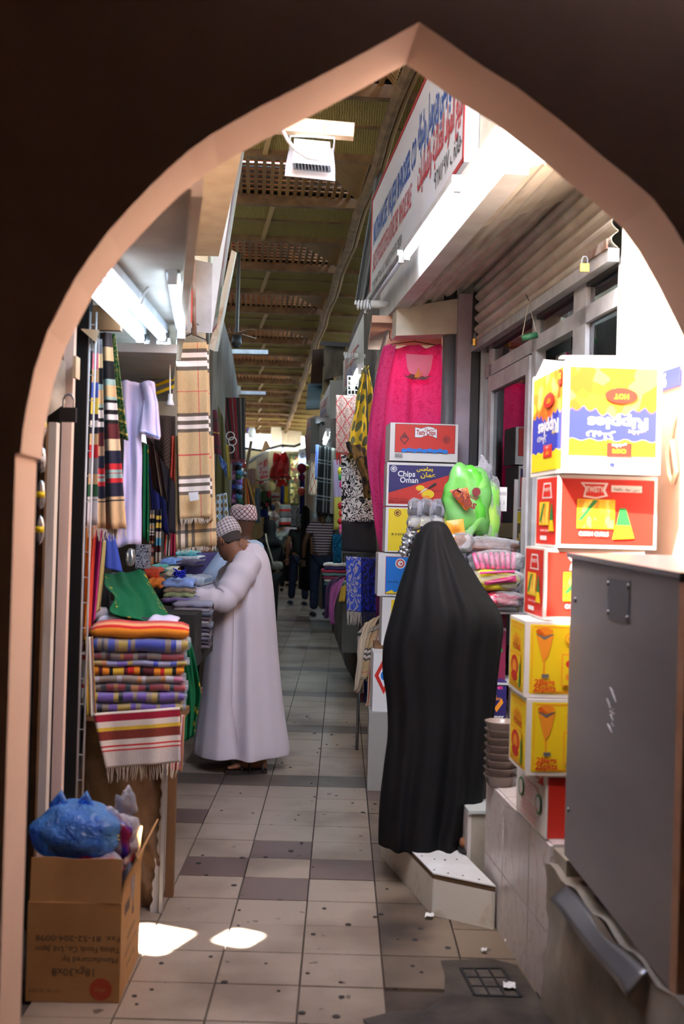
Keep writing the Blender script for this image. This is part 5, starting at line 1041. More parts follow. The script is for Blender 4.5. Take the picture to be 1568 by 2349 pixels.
patch(MB_ := MB(), [((930, 812, 7.90), (992, 814, 7.90)), ((934, 845, 7.90), (988, 847, 7.90)), ((950, 872, 7.90), (975, 873, 7.90))], m_pale_pink, 8, 4, .003, 3, 1); MB_.build('neck_panel', t, True)
g = MB(); rs = random.Random(3); c = P(958, 868, 7.88)
for k in range(11):
    a = -PI / 2 + (k - 5) * .42; L_ = .06 + .03 * (k % 3); q = c + Vector((math.cos(a + PI) * L_ * .9, -.004, abs(math.sin(a)) * L_ * .7 - .01)); sd = Vector((.012, 0, .008)); mm = k_or if k in (4, 5, 6) else k_mar; g.poly([c + sd * (k % 2 - .5), c.lerp(q, .5) + sd, q, c.lerp(q, .5) - sd], mm)
g.build('embroidery', t, kind='stuff', solid=.002)
hanger(t, P(895, 793, 7.94), P(1005, 796, 7.94), m=m_wood, up=.07)
# canopy box with round lamp above the dress
g = MB(); hexpx(g, [(884, 792, 8.1), (1012, 792, 8.1), (1012, 738, 8.1), (904, 738, 8.1)], [(900, 792, 8.2), (1012, 792, 8.2), (1012, 738, 8.2), (906, 738, 8.2)], mat('peach_panel', (226, 180, 150), .6, col2=(206, 156, 128), vs=6)); hexpx(g, [(900, 738, 7.9), (1014, 738, 7.9), (1014, 710, 7.9), (902, 710, 7.9)], [(902, 738, 8.6), (1014, 738, 8.6), (1014, 710, 8.6), (904, 710, 8.6)], m_wood)
hexpx(g, [(858, 850, 9.0), (866, 850, 9.0), (908, 712, 7.9), (898, 706, 7.9)], [(858, 850, 9.2), (868, 850, 9.2), (912, 712, 8.1), (902, 706, 8.1)], m_alum); struct(g, 'trim_9')
g = MB(); zc = 2.93; cx = P(950, 766, 8.45); g.box((cx.x - .33, 7.95, 3.05), (cx.x + .3, 9.2, 3.1), MATS['peach_panel']); g.box((cx.x + .27, 8.2, .4), (cx.x + .3, 9.6, 3.05), m_offwhite); g.box((cx.x - .1, 9.4, .3), (cx.x + .3, 9.44, 3.05), m_dark); struct(g, 'ceiling_dress_shop')
t = thing('round_lamp', 'round white ceiling lamp glowing above the pink dress', 'lamp', (cx.x, 8.4, 3.0)); MB().lathe((cx.x, 8.35, 3.0), [(.15, .05), (.15, .01), (.13, 0)], m_white, 24).build('rim', t, True); MB().lathe((cx.x, 8.35, 2.985), [(.02, -.012), (.09, -.006), (.128, .014)], mat('disc_glow', (255, 240, 225), .4, emit=22), 24).build('diffuser', t, True)
for i, (px, py) in enumerate(((912, 760), (947, 742), (975, 755), (893, 775))): c = P(px, py, 8.0); tag(MB().tube([c + Vector((0, 0, .05)), c, c + Vector((.015, 0, -.02)), c + Vector((.03, 0, 0))], .0035, m_darkmetal, 6).build('wall_hook', None, loc=tuple(c)), ('hook nearest the fascia', 'hook above the round lamp', 'hook right of the round lamp', 'lowest hook left of the round lamp')[i] + ' over the pink dress', 'hook', 'hooks above the pink dress')
# textiles
m_dots = dots_mat('yellow_dots', (210, 184, 40), (84, 92, 62), 4, 8, .34, col3=(186, 160, 30))
t = thing('dotted_shawl', 'yellow shawl with grey dots gathered on a hook beside the pink dress', 'shawl', tuple(P(838, 850, 8.7)))
patch(MB_ := MB(), [((831, 846, 8.7), (846, 846, 8.7)), ((820, 900, 8.7), (850, 900, 8.7)), ((808, 960, 8.68), (854, 960, 8.7)), ((795, 1018, 8.66), (850, 1030, 8.7)), ((800, 1045, 8.66), (845, 1060, 8.7))], m_dots, 26, 6, .03, 2, 2.2); MB_.build('cloth', t, True, solid=.003)
patch(MB_ := MB(), [((793, 1014, 8.62), (838, 1025, 8.62)), ((800, 1035, 8.6), (846, 1070, 8.62)), ((822, 1080, 8.6), (850, 1110, 8.62)), ((836, 1140, 8.6), (848, 1150, 8.62))], multi_mat('leopard', [(58, 44, 22), (30, 24, 14), (110, 84, 30)], 26, .8), 12, 5, .015, 2, 2); MB_.build('border_fold', t, True, solid=.003)
MB().tube([P(838, 848, 8.68), P(841, 900, 8.66), P(843, 1000, 8.64)], .006, k_bk, 6).build('cord', t)
hang('diamond_panel', 'silvery pink brocade panel with red diamond lines and red fringe', 'panel', [(770, 906), (824, 908), (770, 1038), (812, 1042)], 9.4, diamond_mat('brocade', (206, 176, 166), (176, 36, 44), 1.9, 3.5, .035, (150, 120, 116)), amp=.008, fr_n=26, fr_l=.10, fr_m=k_rd2)
hang('paisley_shawl', 'black shawl with dense white paisley border and plain black lower half', 'shawl', [(782, 1043), (838, 1046), (783, 1197), (859, 1197)], 8.8, paisley_mat('paisley_white', (26, 26, 28), (226, 222, 216), 11, .058), amp=.012, fr=1,
     extra=lambda t, a, b, c, d: (MB_ := MB()).cloth(c + Vector((0, .01, .01)), d + Vector((0, .01, .01)), P(783, 1264, 8.8), P(864, 1270, 8.8), mat('plain_black', (26, 25, 28), .85), 20, 8, .012, 1, 0, 1).build('lower_cloth', t, True, solid=.003) and fringe(MB_2 := MB(), P(785, 1268, 8.8), P(862, 1270, 8.8), 60, .09, k_bk).build('fringe', t, kind='stuff'))
hang('blue_jacquard_shawl', 'light blue shawl with silver leaf pattern and cream fringe', 'shawl', [(793, 1276), (827, 1278), (795, 1402), (828, 1404)], 8.6, paisley_mat('blue_leaf', (52, 82, 186), (168, 160, 170), 6, .045, .55), amp=.006, fr_n=20, fr_l=.10, fr_m=thr)
hang('navy_jacquard_shawl', 'deep blue shawl with dark leaf pattern, right of the light blue one', 'shawl', [(827, 1278), (864, 1280), (828, 1402), (864, 1404)], 8.62, paisley_mat('navy_leaf', (24, 36, 148), (14, 16, 60), 6, .06, .55), amp=.008, fr_n=18, fr_l=.09, fr_m=ink('navy_thread', (20, 24, 80)))
c_bw = plaid('plaid_black', (26, 30, 34), seqst([(.33, .36, (190, 194, 190), .8), (.36, .42, (80, 92, 96), .8), (.5, .53, (190, 194, 190), .8), (.7, 1.0, (176, 176, 164), .75)]), seqst([(.2, .215, (150, 164, 168), .7), (.25, .265, (150, 164, 168), .7), (.47, .49, (170, 180, 184), .7), (.52, .54, (150, 164, 168), .6), (.74, .76, (170, 180, 184), .7), (.79, .81, (150, 164, 168), .6)]))
hang('black_plaid_scarf', 'black and white plaid scarf hanging above the striped shirt man', 'scarf', [(731, 1022), (773, 1030), (725, 1174), (769, 1180)], 11.5, c_bw, amp=.02, fr=2.4, taper=.9, fr_n=30, fr_l=.04, fr_m=k_bk, extra=hanger)
SG = 'shawls hanging in the right-hand row'
for i, (a, b, c, d, D, m, lab) in enumerate((
    ((712, 1040), (728, 1040), (702, 1160), (722, 1180), 13.5, mat('taupe_cloth', (170, 154, 144), .8), 'taupe shawl hanging left of the black plaid scarf'),
    ((714, 1060), (730, 1060), (707, 1135), (727, 1137), 13.0, diamond_mat('cream_diamond', (220, 206, 180), (176, 36, 44), 1.6, 2.4, .05), 'cream shawl with red diamond lines left of the black plaid scarf'),
    ((724, 1020), (732, 1020), (722, 1100), (729, 1100), 12.6, cloth_mat('blue_streaks', [(0, (96, 120, 190)), (.3, (40, 40, 60)), (.5, (120, 150, 210)), (.8, (60, 50, 80))], axis=0, rep=(3, 1)), 'narrow blue and black shawl against the black plaid scarf'),
    ((764, 1055), (778, 1055), (765, 1150), (784, 1150), 10.6, mat('lilac_cloth', (190, 176, 214), .8), 'lilac cloth glimpsed between plaid scarf and paisley shawl'),
    ((766, 1140), (784, 1140), (764, 1215), (780, 1215), 10.4, mat('lime_cloth', (196, 196, 92), .8), 'lime yellow cloth between plaid scarf and paisley shawl'),
    ((762, 1225), (783, 1225), (764, 1292), (783, 1292), 10.4, paisley_mat('teal_leaf', (12, 120, 160), (8, 60, 96), 7, .06), 'teal patterned cloth left of the plain black shawl hem'),
    ((742, 1178), (764, 1180), (742, 1225), (764, 1232), 18.4, diamond_mat('pale_lattice', (190, 210, 214), (50, 66, 80), 3, 3, .05), 'pale blue lattice cloth behind the shoulder of the striped shirt man'),
    ((716, 1135), (728, 1135), (716, 1190), (726, 1190), 13.8, paisley_mat('silver_blue', (150, 176, 190), (226, 230, 232), 12, .05), 'silvery blue cloth under the cream diamond shawl'),
    ((862, 1275), (869, 1275), (862, 1420), (869, 1420), 8.4, mat('plum_cloth', (110, 30, 90), .8), 'narrow plum cloth beside the deep blue shawl'))):
    hang('hanging_shawl', lab, 'shawl', [a, b, c, d], D, m, SG, amp=.012, fr=1.5, seed=i, nu=10, nv=10)
# toys / bright trinkets string by the lime cloth
for i, (py, c) in enumerate(((1080, (230, 220, 60)), (1095, (60, 160, 90)), (1112, (226, 60, 130)), (1160, (200, 40, 50)), (1178, (210, 60, 60)), (1196, (186, 30, 40)), (1210, (236, 90, 160)), (1218, (246, 130, 180)))):
    c0 = P(780 + (i * 7) % 5, py, 10.2); tag(MB().blob(c0, (.025, .02, .03), mat('toy_%d' % i, c, .5), i, 10, 8, .15).build('pompom', None, True, loc=tuple(c0)), ('yellow', 'green', 'magenta', 'crimson', 'coral', 'dark red', 'rose', 'pale pink')[i] + ' pompom on the string beside the paisley shawl', 'pompom', 'pompoms on the string beside the paisley shawl')
# counter with folded shawls beside the striped-shirt man
t = thing('shawl_counter', 'grey counter carrying folded shawls behind the blue jacquard shawl', 'counter', (.05, 12.0, 0))
zt = P(765, 1335, 12).z; a = P(752, 1335, 12); MB().box((P(787, 1335, 11.3).x, 11.25, .345), (.2, 12.4, zt - .03), mat('counter_grey', (120, 122, 118), .7)).build('body', t); MB().box((a.x, 11.1, zt - .03), (.22, 12.5, zt), m_alum).build('worktop', t)
rs = random.Random(6); zz = zt
for i, c in enumerate(((60, 130, 130), (206, 206, 190), (150, 50, 90), (110, 160, 160), (190, 60, 90), (70, 60, 120), (226, 220, 214))):
    o = (P(770, 1335, 11.3).x + rs.uniform(-.02, .02), 11.3, zz); x = thing('folded_shawl', ('teal', 'cream', 'wine', 'sage', 'rose', 'indigo', 'white')[i] + ' folded shawl in the pile on the grey counter', 'textile', o, 'folded shawls on the grey counter'); fold(g := MB(), o, .26, .3, .028, mat('pile_%d' % i, c, .8), 0, 0, seed=i); g.build('cloth', x, True, solid=.002); zz += .032
for i, (rows, m, lab) in enumerate((([((760, 1330, 10.9), (790, 1318, 10.9)), ((748, 1345, 10.8), (775, 1335, 10.8)), ((744, 1390, 10.7), (756, 1390, 10.7)), ((742, 1418, 10.7), (752, 1418, 10.7))], mat('dusk_purple', (84, 56, 96), .8), 'dusky purple shawl draped off the grey counter'),
    ([((772, 1335, 10.7), (790, 1325, 10.7)), ((758, 1350, 10.6), (782, 1345, 10.6)), ((754, 1395, 10.5), (766, 1395, 10.5)), ((758, 1432, 10.5), (768, 1432, 10.5))], mat('mauve_pink', (176, 96, 160), .8), 'mauve shawl draped off the grey counter beside the purple one'),
    ([((782, 1348, 10.4), (792, 1340, 10.4)), ((775, 1380, 10.3), (791, 1380, 10.3))], mat('mustard', (190, 160, 60), .8), 'mustard cloth with fringe on the counter edge'))):
    x = thing('draped_shawl', lab, 'shawl', tuple(P(*rows[0][0])), 'shawls draped off the grey counter'); patch(g := MB(), rows, m, 12, 5, .012, i, 2); g.build('cloth', x, True, solid=.004)
# beige shawls on the rail low down beside the red and white carton
t = thing('low_rail', 'low steel rail carrying the beige shawls beside the red and white carton', 'rail', tuple(P(850, 1430, 8.0))); zr = P(850, 1424, 8.0).z
MB().tube([(P(822, 1424, 8.2).x, 8.2, zr - .12), (P(885, 1424, 7.7).x, 7.7, zr - .02)], .012, m_steel, 8).build('rail', t, True); MB().tube([(P(826, 1424, 8.2).x, 8.2, zr - .12), (P(826, 1424, 8.2).x, 8.2, 0)], .012, m_steel, 8).build('post', t, True)
MB().tube([(P(883, 1424, 7.7).x, 7.7, zr - .03), (P(883, 1424, 7.7).x, 7.7, 0)], .012, m_steel, 8).build('post', t, True)
bs = [([((822, 1450, 8.2), (836, 1432, 8.2)), ((818, 1500, 8.1), (832, 1490, 8.1)), ((818, 1590, 8.1), (832, 1590, 8.1))], mat('stone_cloth', (186, 174, 160), .85), 'grey-beige shawl at the far end of the low rail'),
      ([((836, 1430, 8.0), (870, 1412, 8.0)), ((824, 1470, 7.9), (852, 1450, 7.9)), ((816, 1540, 7.85), (842, 1535, 7.85)), ((812, 1585, 7.85), (822, 1590, 7.85))], mat('oat_cloth', (206, 188, 160), .85), 'oat coloured shawl in the middle of the low rail'),
      ([((850, 1440, 7.75), (882, 1425, 7.75)), ((838, 1475, 7.7), (866, 1470, 7.7)), ((826, 1545, 7.7), (852, 1550, 7.7)), ((826, 1555, 7.7), (848, 1562, 7.7))], c_tan, 'camel plaid shawl folded over the low rail'),
      ([((866, 1450, 7.6), (890, 1440, 7.6)), ((850, 1500, 7.55), (876, 1500, 7.55)), ((842, 1600, 7.55), (858, 1610, 7.55)), ((840, 1618, 7.55), (854, 1624, 7.55))], cloth_mat('cream_orange', [(0, (222, 200, 176)), (.4, (206, 100, 60)), (.5, (230, 214, 196)), (.8, (70, 60, 60)), (.85, (222, 200, 176))], axis=0, rep=(2, 1)), 'cream and orange checked shawl at the near end of the low rail')]
for i, (rows, m, lab) in enumerate(bs): x = thing('rail_shawl', lab, 'shawl', tuple(P(*rows[0][0])), 'beige shawls over the low rail'); patch(g := MB(), rows, m, 14, 5, .016, i, 2); g.build('cloth', x, True, solid=.004)
for i, (px, c) in enumerate(((818, (30, 34, 44)), (826, (150, 30, 50)), (833, (40, 60, 140)))): x = hang('tassel_scarf', ('black', 'dark red', 'blue')[i] + ' tasselled scarf end below the far end of the low rail', 'scarf', [(px, 1545), (px + 8, 1545), (px, 1590), (px + 8, 1592)], 8.3, mat('tassel_%d' % i, c, .85), 'scarf ends below the low rail', amp=.01, fr_n=8, fr_l=.06, nu=6, nv=6)
# ledge of the neighbouring shop on the right
g = MB(); a, b, c, d = Zp(880, 1727), Zp(851, 1635), Zp(800, 1540), Zp(790, 1470)
for p, q in ((a, b), (b, c), (c, d)): g.hexa([p, p + Vector((.6, .1, 0)), q + Vector((.6, .1, 0)), q, p + Vector((0, 0, .34)), p + Vector((.6, .1, .34)), q + Vector((.6, .1, .34)), q + Vector((0, 0, .34))], mat('ledge_grey', (150, 150, 146), .6, col2=(122, 120, 116), vs=3))
g.box((a.x + .02, 7.45, 0), (a.x + .7, a.y + .05, .34), MATS['ledge_grey']); struct(g, 'wall_ledge')
t = thing('stone_doorstep', 'grey stone doorstep under the striped shirt man', 'step', tuple(Zp(745, 1436))); a, b = Zp(712, 1442), Zp(790, 1442); MB().box((a.x, a.y, 0), (b.x, a.y + 1.8, .13), MATS['ledge_grey']).build('block', t); MB().box((a.x - .02, a.y - .02, .13), (b.x, a.y + 1.8, .16), mat('step_top', (176, 176, 170), .5)).build('top_slab', t)
# ---------------------------------------------------------------- upper right: boards, boxes, bulbs, awning
UR = [('sloping_signboard', 'tall white signboard with faint red border above the dotted shawl', 'signboard', [(786, 902, 10.8), (834, 850, 9.6), (834, 718, 9.6), (787, 830, 10.8)], .06, m_white),
      ('air_conditioner', 'grey air conditioner box behind the white signboard', 'air conditioner', [(756, 960, 12), (792, 960, 12), (792, 872, 12), (756, 872, 12)], .5, mat('ac_grey', (150, 152, 150), .5)),
      ('red_white_signboard', 'narrow white signboard with red lettering beside the grey air conditioner', 'signboard', [(732, 968, 13.4), (756, 950, 12.1), (756, 880, 12.1), (734, 925, 13.4)], .05, m_white),
      ('brown_bundle', 'dark brown blanket bundle piled on the right-hand roofs', 'bundle', [(712, 880, 14.5), (742, 880, 14.5), (742, 800, 14.5), (716, 802, 14.5)], .6, mat('dark_brown', (70, 50, 38), .9, col2=(44, 30, 24), vs=5)),
      ('dusty_sheet', 'dusty grey cloth sheet heaped above the air conditioner', 'sheet', [(742, 872, 13.0), (788, 860, 12.4), (792, 795, 12.4), (742, 790, 13.0)], .5, mat('dusty_cloth', (112, 100, 82), .9, col2=(78, 68, 54), vs=5, bump=.3, bs=8)),
      ('shutter_box', 'dark timber board lying across the top of the dusty sheet', 'board', [(734, 792, 12.6), (800, 796, 12.2), (800, 786, 12.2), (734, 782, 12.6)], .4, m_darkmetal),
      ('beige_sheet', 'beige metal panel standing left of the air conditioner', 'panel', [(738, 905, 13.2), (766, 905, 13.2), (764, 842, 13.2), (740, 842, 13.2)], .1, mat('beige_metal', (140, 124, 100), .6)),
      ('sign_cabinet', 'small grey box sign with red marks, lower down beyond the air conditioner', 'box sign', [(700, 1010, 16.5), (729, 1000, 15), (729, 952, 15), (704, 960, 16.5)], .4, mat('box_grey', (140, 134, 120), .6)),
      ('banner_panel', 'long red and white banner panel hanging beside the striped shirt man\'s shop', 'banner', [(702, 1062, 16.2), (714, 1052, 15.2), (712, 985, 15.2), (698, 1000, 16.2)], .04, mat('banner_red', (190, 110, 104), .7, col2=(214, 190, 180), vs=4)),
      ('grey_column', 'grey painted column between the box sign and the plaid scarf', 'column', [(712, 1050, 13.8), (732, 1050, 13.8), (732, 960, 13.8), (712, 960, 13.8)], .2, mat('column_grey', (128, 130, 128), .6))]
for nm, lab, cat, q, dep, m in UR:
    t = thing(nm, lab, cat, tuple(P(*q[0]))); g = MB(); hexpx(g, q, [(x, y, D + dep) for x, y, D in q], m); g.build('body', t)
    if nm in ('sloping_signboard', 'red_white_signboard', 'sign_cabinet'):
        o = P(*q[0]); ux = (P(*q[1]) - o); uy = (P(*q[3]) - o); g = MB(); n = Vector((-.01, -.01, 0))
        def qq(u, v): return o + ux * u + uy * v + n
        for (a, b, c, d) in ((.15, .1, .18, .9), (.15, .88, .8, .92), (.15, .1, .8, .13)): g.poly([qq(a, b), qq(c, b), qq(c, d), qq(a, d)], k_rd)
        g.text(ar('محل الشال'), qq(.2, .25) , ux.normalized(), uy.normalized(), uy.length * .28, k_bl, 'L', .02, ux.length * .5); g.text(ar('للأقمشة'), qq(.2, .6), ux.normalized(), uy.normalized(), uy.length * .2, k_rd, 'L', .02, ux.length * .5); g.build('lettering', t)
def cfl(c, d, label, k=1.0):
    c = Vector(c); d = Vector(d).normalized(); t = thing('spiral_bulb', label, 'bulb', tuple(c)); sd = d.cross(Vector((0, 0, 1))).normalized(); u = sd.cross(d)
    pts = [c + d * (.09 * i / 40 * k) + (sd * math.cos(i * .75) + u * math.sin(i * .75)) * .026 * k for i in range(41)]
    MB().tube(pts, .0065 * k, mat('bulb_white', (220, 220, 222), .35), 6).build('spiral', t, True); MB().tube([c + d * .095 * k, c + d * .15 * k, c + d * .2 * k], [.026 * k, .026 * k, .018 * k], m_white, 12).build('base', t, True)
cfl(P(788, 815, 9.9), (1, .1, 0), 'white spiral bulb sticking out sideways above the dotted shawl', .95)
cfl(P(815, 700, 8.0), (1, -.1, .05), 'big white spiral bulb at the far end of the shop sign', 1.15)
g = MB(); g.cloth(P(706, 882, 15.0), P(740, 882, 15.0), P(701, 938, 13.6), P(732, 936, 13.6), mat('blue_tin', (126, 160, 172), .5, .2), 20, 14, .03, .01, 1); t = thing('tin_awning', 'pale blue corrugated tin awning slanting over the far right shops', 'awning', tuple(P(720, 900, 14)))
g = MB(); TLp, TRp, BLp, BRp = P(706, 882, 15.2), P(740, 882, 15.2), P(701, 938, 13.6), P(732, 936, 13.6)
g.grid(lambda u, v: TLp.lerp(TRp, u).lerp(BLp.lerp(BRp, u), v) + Vector((0, 0, .02 * math.sin(v * 2 * PI * 10))), 4, 60, MATS['blue_tin']); g.build('sheet', t, solid=.004)
t = thing('camera_dome', 'small grey security camera under the grey air conditioner', 'camera', tuple(P(735, 965, 12))); c = P(738, 965, 12); MB().tube([c + Vector((-.06, -.05, 0)), c + Vector((.05, .05, .02))], .035, m_lw, 12).build('housing', t, True); MB().lathe(c + Vector((-.01, 0, -.035)), [(.01, -.03), (.035, -.012), (.04, .02)], m_darkmetal, 12).build('lens', t, True)
t = thing('wire_grid', 'white wire display grid above the brocade panel', 'grid', tuple(P(808, 880, 9.5))); g = MB()
for k in range(4): a, b = P(797 + k * 8, 862, 9.5), P(797 + k * 8, 906, 9.5); g.tube([a, b], .004, m_white, 5)
for k in range(5): a, b = P(796, 863 + k * 10.5, 9.5), P(822, 864 + k * 10.5, 9.5); g.tube([a, b], .004, m_white, 5)
g.build('wires', t, kind='stuff')
t = thing('white_awning_edge', 'torn pale sheet edge hanging behind the shop sign', 'sheet', tuple(P(845, 560, 9.9))); g = MB(); g.cloth(P(868, 360, 9.95), P(905, 340, 9.95), P(815, 688, 9.95), P(850, 690, 9.95), mat('grey_tin', (120, 122, 128), .6, .2), 14, 10, .03, 2); g.build('sheet', t, solid=.006)

# ---------------------------------------------------------------- snacks round the cloaked woman
t = thing('snack_shelf', 'steel snack shelf with bagged snacks between glass door and cloaked woman', 'shelf', tuple(P(1150, 1400, 5.95)))
zs = [P(1150, 1276, 5.95).z, P(1150, 1400, 5.95).z, P(1150, 1560, 5.95).z]; xa, xb = P(1035, 1400, 5.95).x, P(1192, 1400, 5.95).x
for z in zs[1:]: MB().box((xa, 5.85, z - .012), (xb, 6.15, z), m_alum).build('shelf_board', t)
for x in (xa, xb - .02):
    for y in (5.86, 6.12): MB().box((x, y, .556), (x + .02, y + .02, 1.9), m_steel).build('post', t)
film2 = film_mat('snack_film', (226, 226, 232), .08, .18)
def pack(name, label, c, r, m, seed=0, filmed=True, group='snack packs on the steel shelf', sq=2.8, amp=.12, fscale=1.08):
    t = thing(name, label, 'snack pack', tuple(c), group); MB().blob(c, r, m, seed, 22, 14, amp, sq).build('wrapper', t, True)
    if filmed: MB().blob(Vector(c) + Vector((0, 0, .005)), [q * fscale for q in r], film2, seed + 9, 18, 12, amp * 1.2, sq).build('film', t, True)
    return t
m_green_bag = multi_mat('green_bag', [(112, 204, 70), (90, 190, 60), (140, 216, 110), (150, 206, 140)], 7, .25)
c = P(1070, 1150, 5.9); t = pack('chips_bag', 'big green bag of chips with an orange panel, wrapped in clear film', c, (.11, .05, .165), m_green_bag, 3)
for o in (t.children[0],): o.data.materials[0] = mat('green_foil', (92, 178, 62), .25, col2=(128, 190, 118), vs=5)
def lab_patch(t, quad, D, m, nm='label', lift=0): g = MB(); P4 = [P(x, y, D) for x, y in quad]; g.grid(lambda u, v: P4[0].lerp(P4[1], u).lerp(P4[3].lerp(P4[2], u), v) + Vector((0, -.012 * math.sin(PI * u) * math.sin(PI * v), 0)), 6, 6, m); return g.build(nm, t, solid=.001)
lab_patch(t, [(1030, 1125), (1072, 1118), (1082, 1160), (1068, 1172)], 5.815, mat('orange_label', (216, 120, 50), .4, col2=(190, 84, 40), vs=18)); g = MB(); g.T = Matrix.Identity(4); uxx = Vector((.85, 0, -.5)).normalized(); uyy = Vector((.5, 0, .85)).normalized(); g.text('Chips', P(1060, 1152, 5.79), uxx, uyy, .045, k_mar, 'C', .03); g.text(ar('شيبس'), P(1070, 1135, 5.79), uxx, uyy, .03, k_mar, 'C', .03); g.build('lettering', t)
lab_patch(t, [(1022, 1195), (1062, 1190), (1066, 1222), (1030, 1226)], 5.82, mat('chips_print', (236, 176, 60), .4, col2=(210, 130, 40), vs=14), 'picture')
x = MB(); c2 = P(1092, 1128, 5.83); x.lathe(c2, [(.022, 0), (.022, .002)], k_mar, 16, axis=(0, -1, 0)); x.build('round_seal', t)
c = P(1122, 1180, 5.95); t2 = pack('chips_bag', 'second green chips bag tucked behind the big green one', c, (.05, .04, .16), mat('green_foil2', (100, 190, 80), .25, col2=(160, 200, 90), vs=6), 8)
c = P(1052, 1245, 5.85); pack('chips_bag', 'small silver and brown snack bag under the green chips bag', c, (.07, .04, .05), multi_mat('mixed_foil', [(200, 190, 180), (150, 100, 60), (80, 130, 80), (220, 216, 206)], 24, .25), 5)
c = P(1108, 1085, 5.95); tag(MB().blob(c, (.045, .03, .07), film2, 4, 14, 10, .3, 2.0).build('film_bag', None, True, loc=tuple(c)), 'gathered clear film top above the green chips bag', 'film bag')
m_bisc = multi_mat('biscuit_wrap', [(206, 206, 210), (150, 92, 50), (214, 210, 200), (60, 54, 52), (186, 140, 90)], 16, .2, stretch=(1.6, .3, .3))
for i in range(3): c = P(952 + i * 28, 1168, 6.6); pack('biscuit_roll', ('silver biscuit roll nearest the yellow ringed carton', 'brown and silver biscuit roll in the middle above the cloaked head', 'biscuit roll nearest the green chips bag')[i], c, (.042, .06, .052), m_bisc, i, True, 'biscuit rolls above the cloaked head', 3.2, .06)
for i in range(3): c = P(950 + i * 26, 1202, 6.58); pack('biscuit_roll', ('foil snack roll lower, beside the yellow ringed carton', 'foil snack roll lower, just behind the cloaked head', 'foil snack roll lower, right of the cloaked head')[i], c, (.04, .06, .04), multi_mat('navy_wrap%d' % i, [(60, 56, 120), (226, 220, 190), (206, 206, 210), (220, 190, 60)], 22, .2), i + 4, True, 'biscuit rolls above the cloaked head', 3.2, .06)
for i in range(4): c = P(942 - i * 5, 1225 + i * 13, 6.55); pack('film_pouch', ('highest', 'second highest', 'second lowest', 'lowest')[i] + ' silver film pouch in the strip left of the cloaked woman', c, (.03, .03, .03), MATS['silver_foil'], i + 20, False, 'film pouches left of the cloaked woman', 2.4, .3)
c = P(1125, 1255, 5.9); pack('nut_bag', 'greyish film bag of brown snacks on top of the pink rolls', c, (.135, .08, .04), mat('nut_brown', (126, 84, 62), .5, col2=(90, 70, 66), vs=14), 7, fscale=1.12)
m_pinkf = mat('pink_foil', (206, 60, 120), .3, .2, col2=(226, 130, 160), vs=30)
t = thing('pink_roll_pack', 'film pack of upright pink wafer rolls on the steel shelf', 'snack pack', tuple(P(1140, 1288, 5.85)), 'snack packs on the steel shelf')
for i in range(8): a, b = P(1086 + i * 13, 1268 - (i % 2) * 2, 5.83), P(1096 + i * 11.5, 1306, 5.80); MB().tube([a, a.lerp(b, .08), b.lerp(a, .08), b], [.006, .013, .013, .006], m_pinkf, 9).build('roll', t, True)
MB().blob(P(1138, 1287, 5.84), (.14, .05, .055), film2, 3, 18, 12, .1, 3).build('film', t, True)
c = P(1138, 1330, 5.86); t = pack('yellow_pack', 'yellow foil snack pack with magenta stripe under the pink rolls', c, (.125, .09, .056), mat('yellow_foil', (226, 214, 60), .25, col2=(206, 186, 40), vs=4), 11)
lab_patch(t, [(1110, 1334), (1182, 1320), (1184, 1334), (1112, 1342)], 5.758, mat('magenta_print', (150, 24, 80), .4), 'stripe'); lab_patch(t, [(1100, 1312), (1180, 1308), (1180, 1313), (1100, 1317)], 5.765, k_pk, 'stripe')
c = P(1150, 1374, 5.88); pack('red_pack', 'dark red foil snack pack just above the upper shelf board', c, (.11, .09, .042), mat('red_foil', (186, 40, 70), .25, col2=(226, 190, 190), vs=12, lo=.55, hi=.7), 12)
def sbox(label, q, D, dep, m, txt=None):
    o = P(q[0], q[3], D); w = (q[1] - q[0]) / FPX * D; h = (q[3] - q[2]) / FPX * D
    def fr(Dc_):
        Dc_.r(.02, .02, .98, .98, m)
        if txt: txt(Dc_)
    return carton(label, o, .04, w, dep, h, fr, None, 'small snack cartons below the steel shelf', m)
mm = mat('maroon_card', (120, 24, 60), .5)
sbox('maroon sweets carton between the cloaked woman and the yellow cartons', (1085, 1158, 1408, 1558), 5.95, .2, mm, lambda D: (D.e(.75, .62, .1, .05, k_ye), D.e(.8, .45, .1, .04, k_gr), D.t('MAX', .85, .75, .05, k_wh), D.e(.68, .3, .07, .04, k_rd)))
sbox('navy snack carton with white lettering below the maroon one', (1090, 1158, 1562, 1716), 5.85, .2, k_nv, lambda D: (D.t('CHIPS', .72, .88, .05, k_pk, 'C', .3), D.t(ar('بطل'), .66, .72, .07, k_or, 'C', .3), D.p([(.6, .6), (.85, .75), (.9, .68), (.68, .54)], k_or), D.t('Smax', .72, .42, .1, k_wh, 'C', .42, .03), D.e(.75, .24, .13, .06, k_sky), D.e(.75, .22, .06, .03, k_gr)))
g = MB(); g.box((P(1085, 1, 5.9).x, 5.84, .556), (P(1160, 1, 5.9).x, 6.14, P(1100, 1716, 5.85).z - .001), m_wood); x = tag(g.build('low_crate', None, loc=tuple(P(1120, 1740, 5.9))), 'brown crate under the navy snack carton', 'crate')
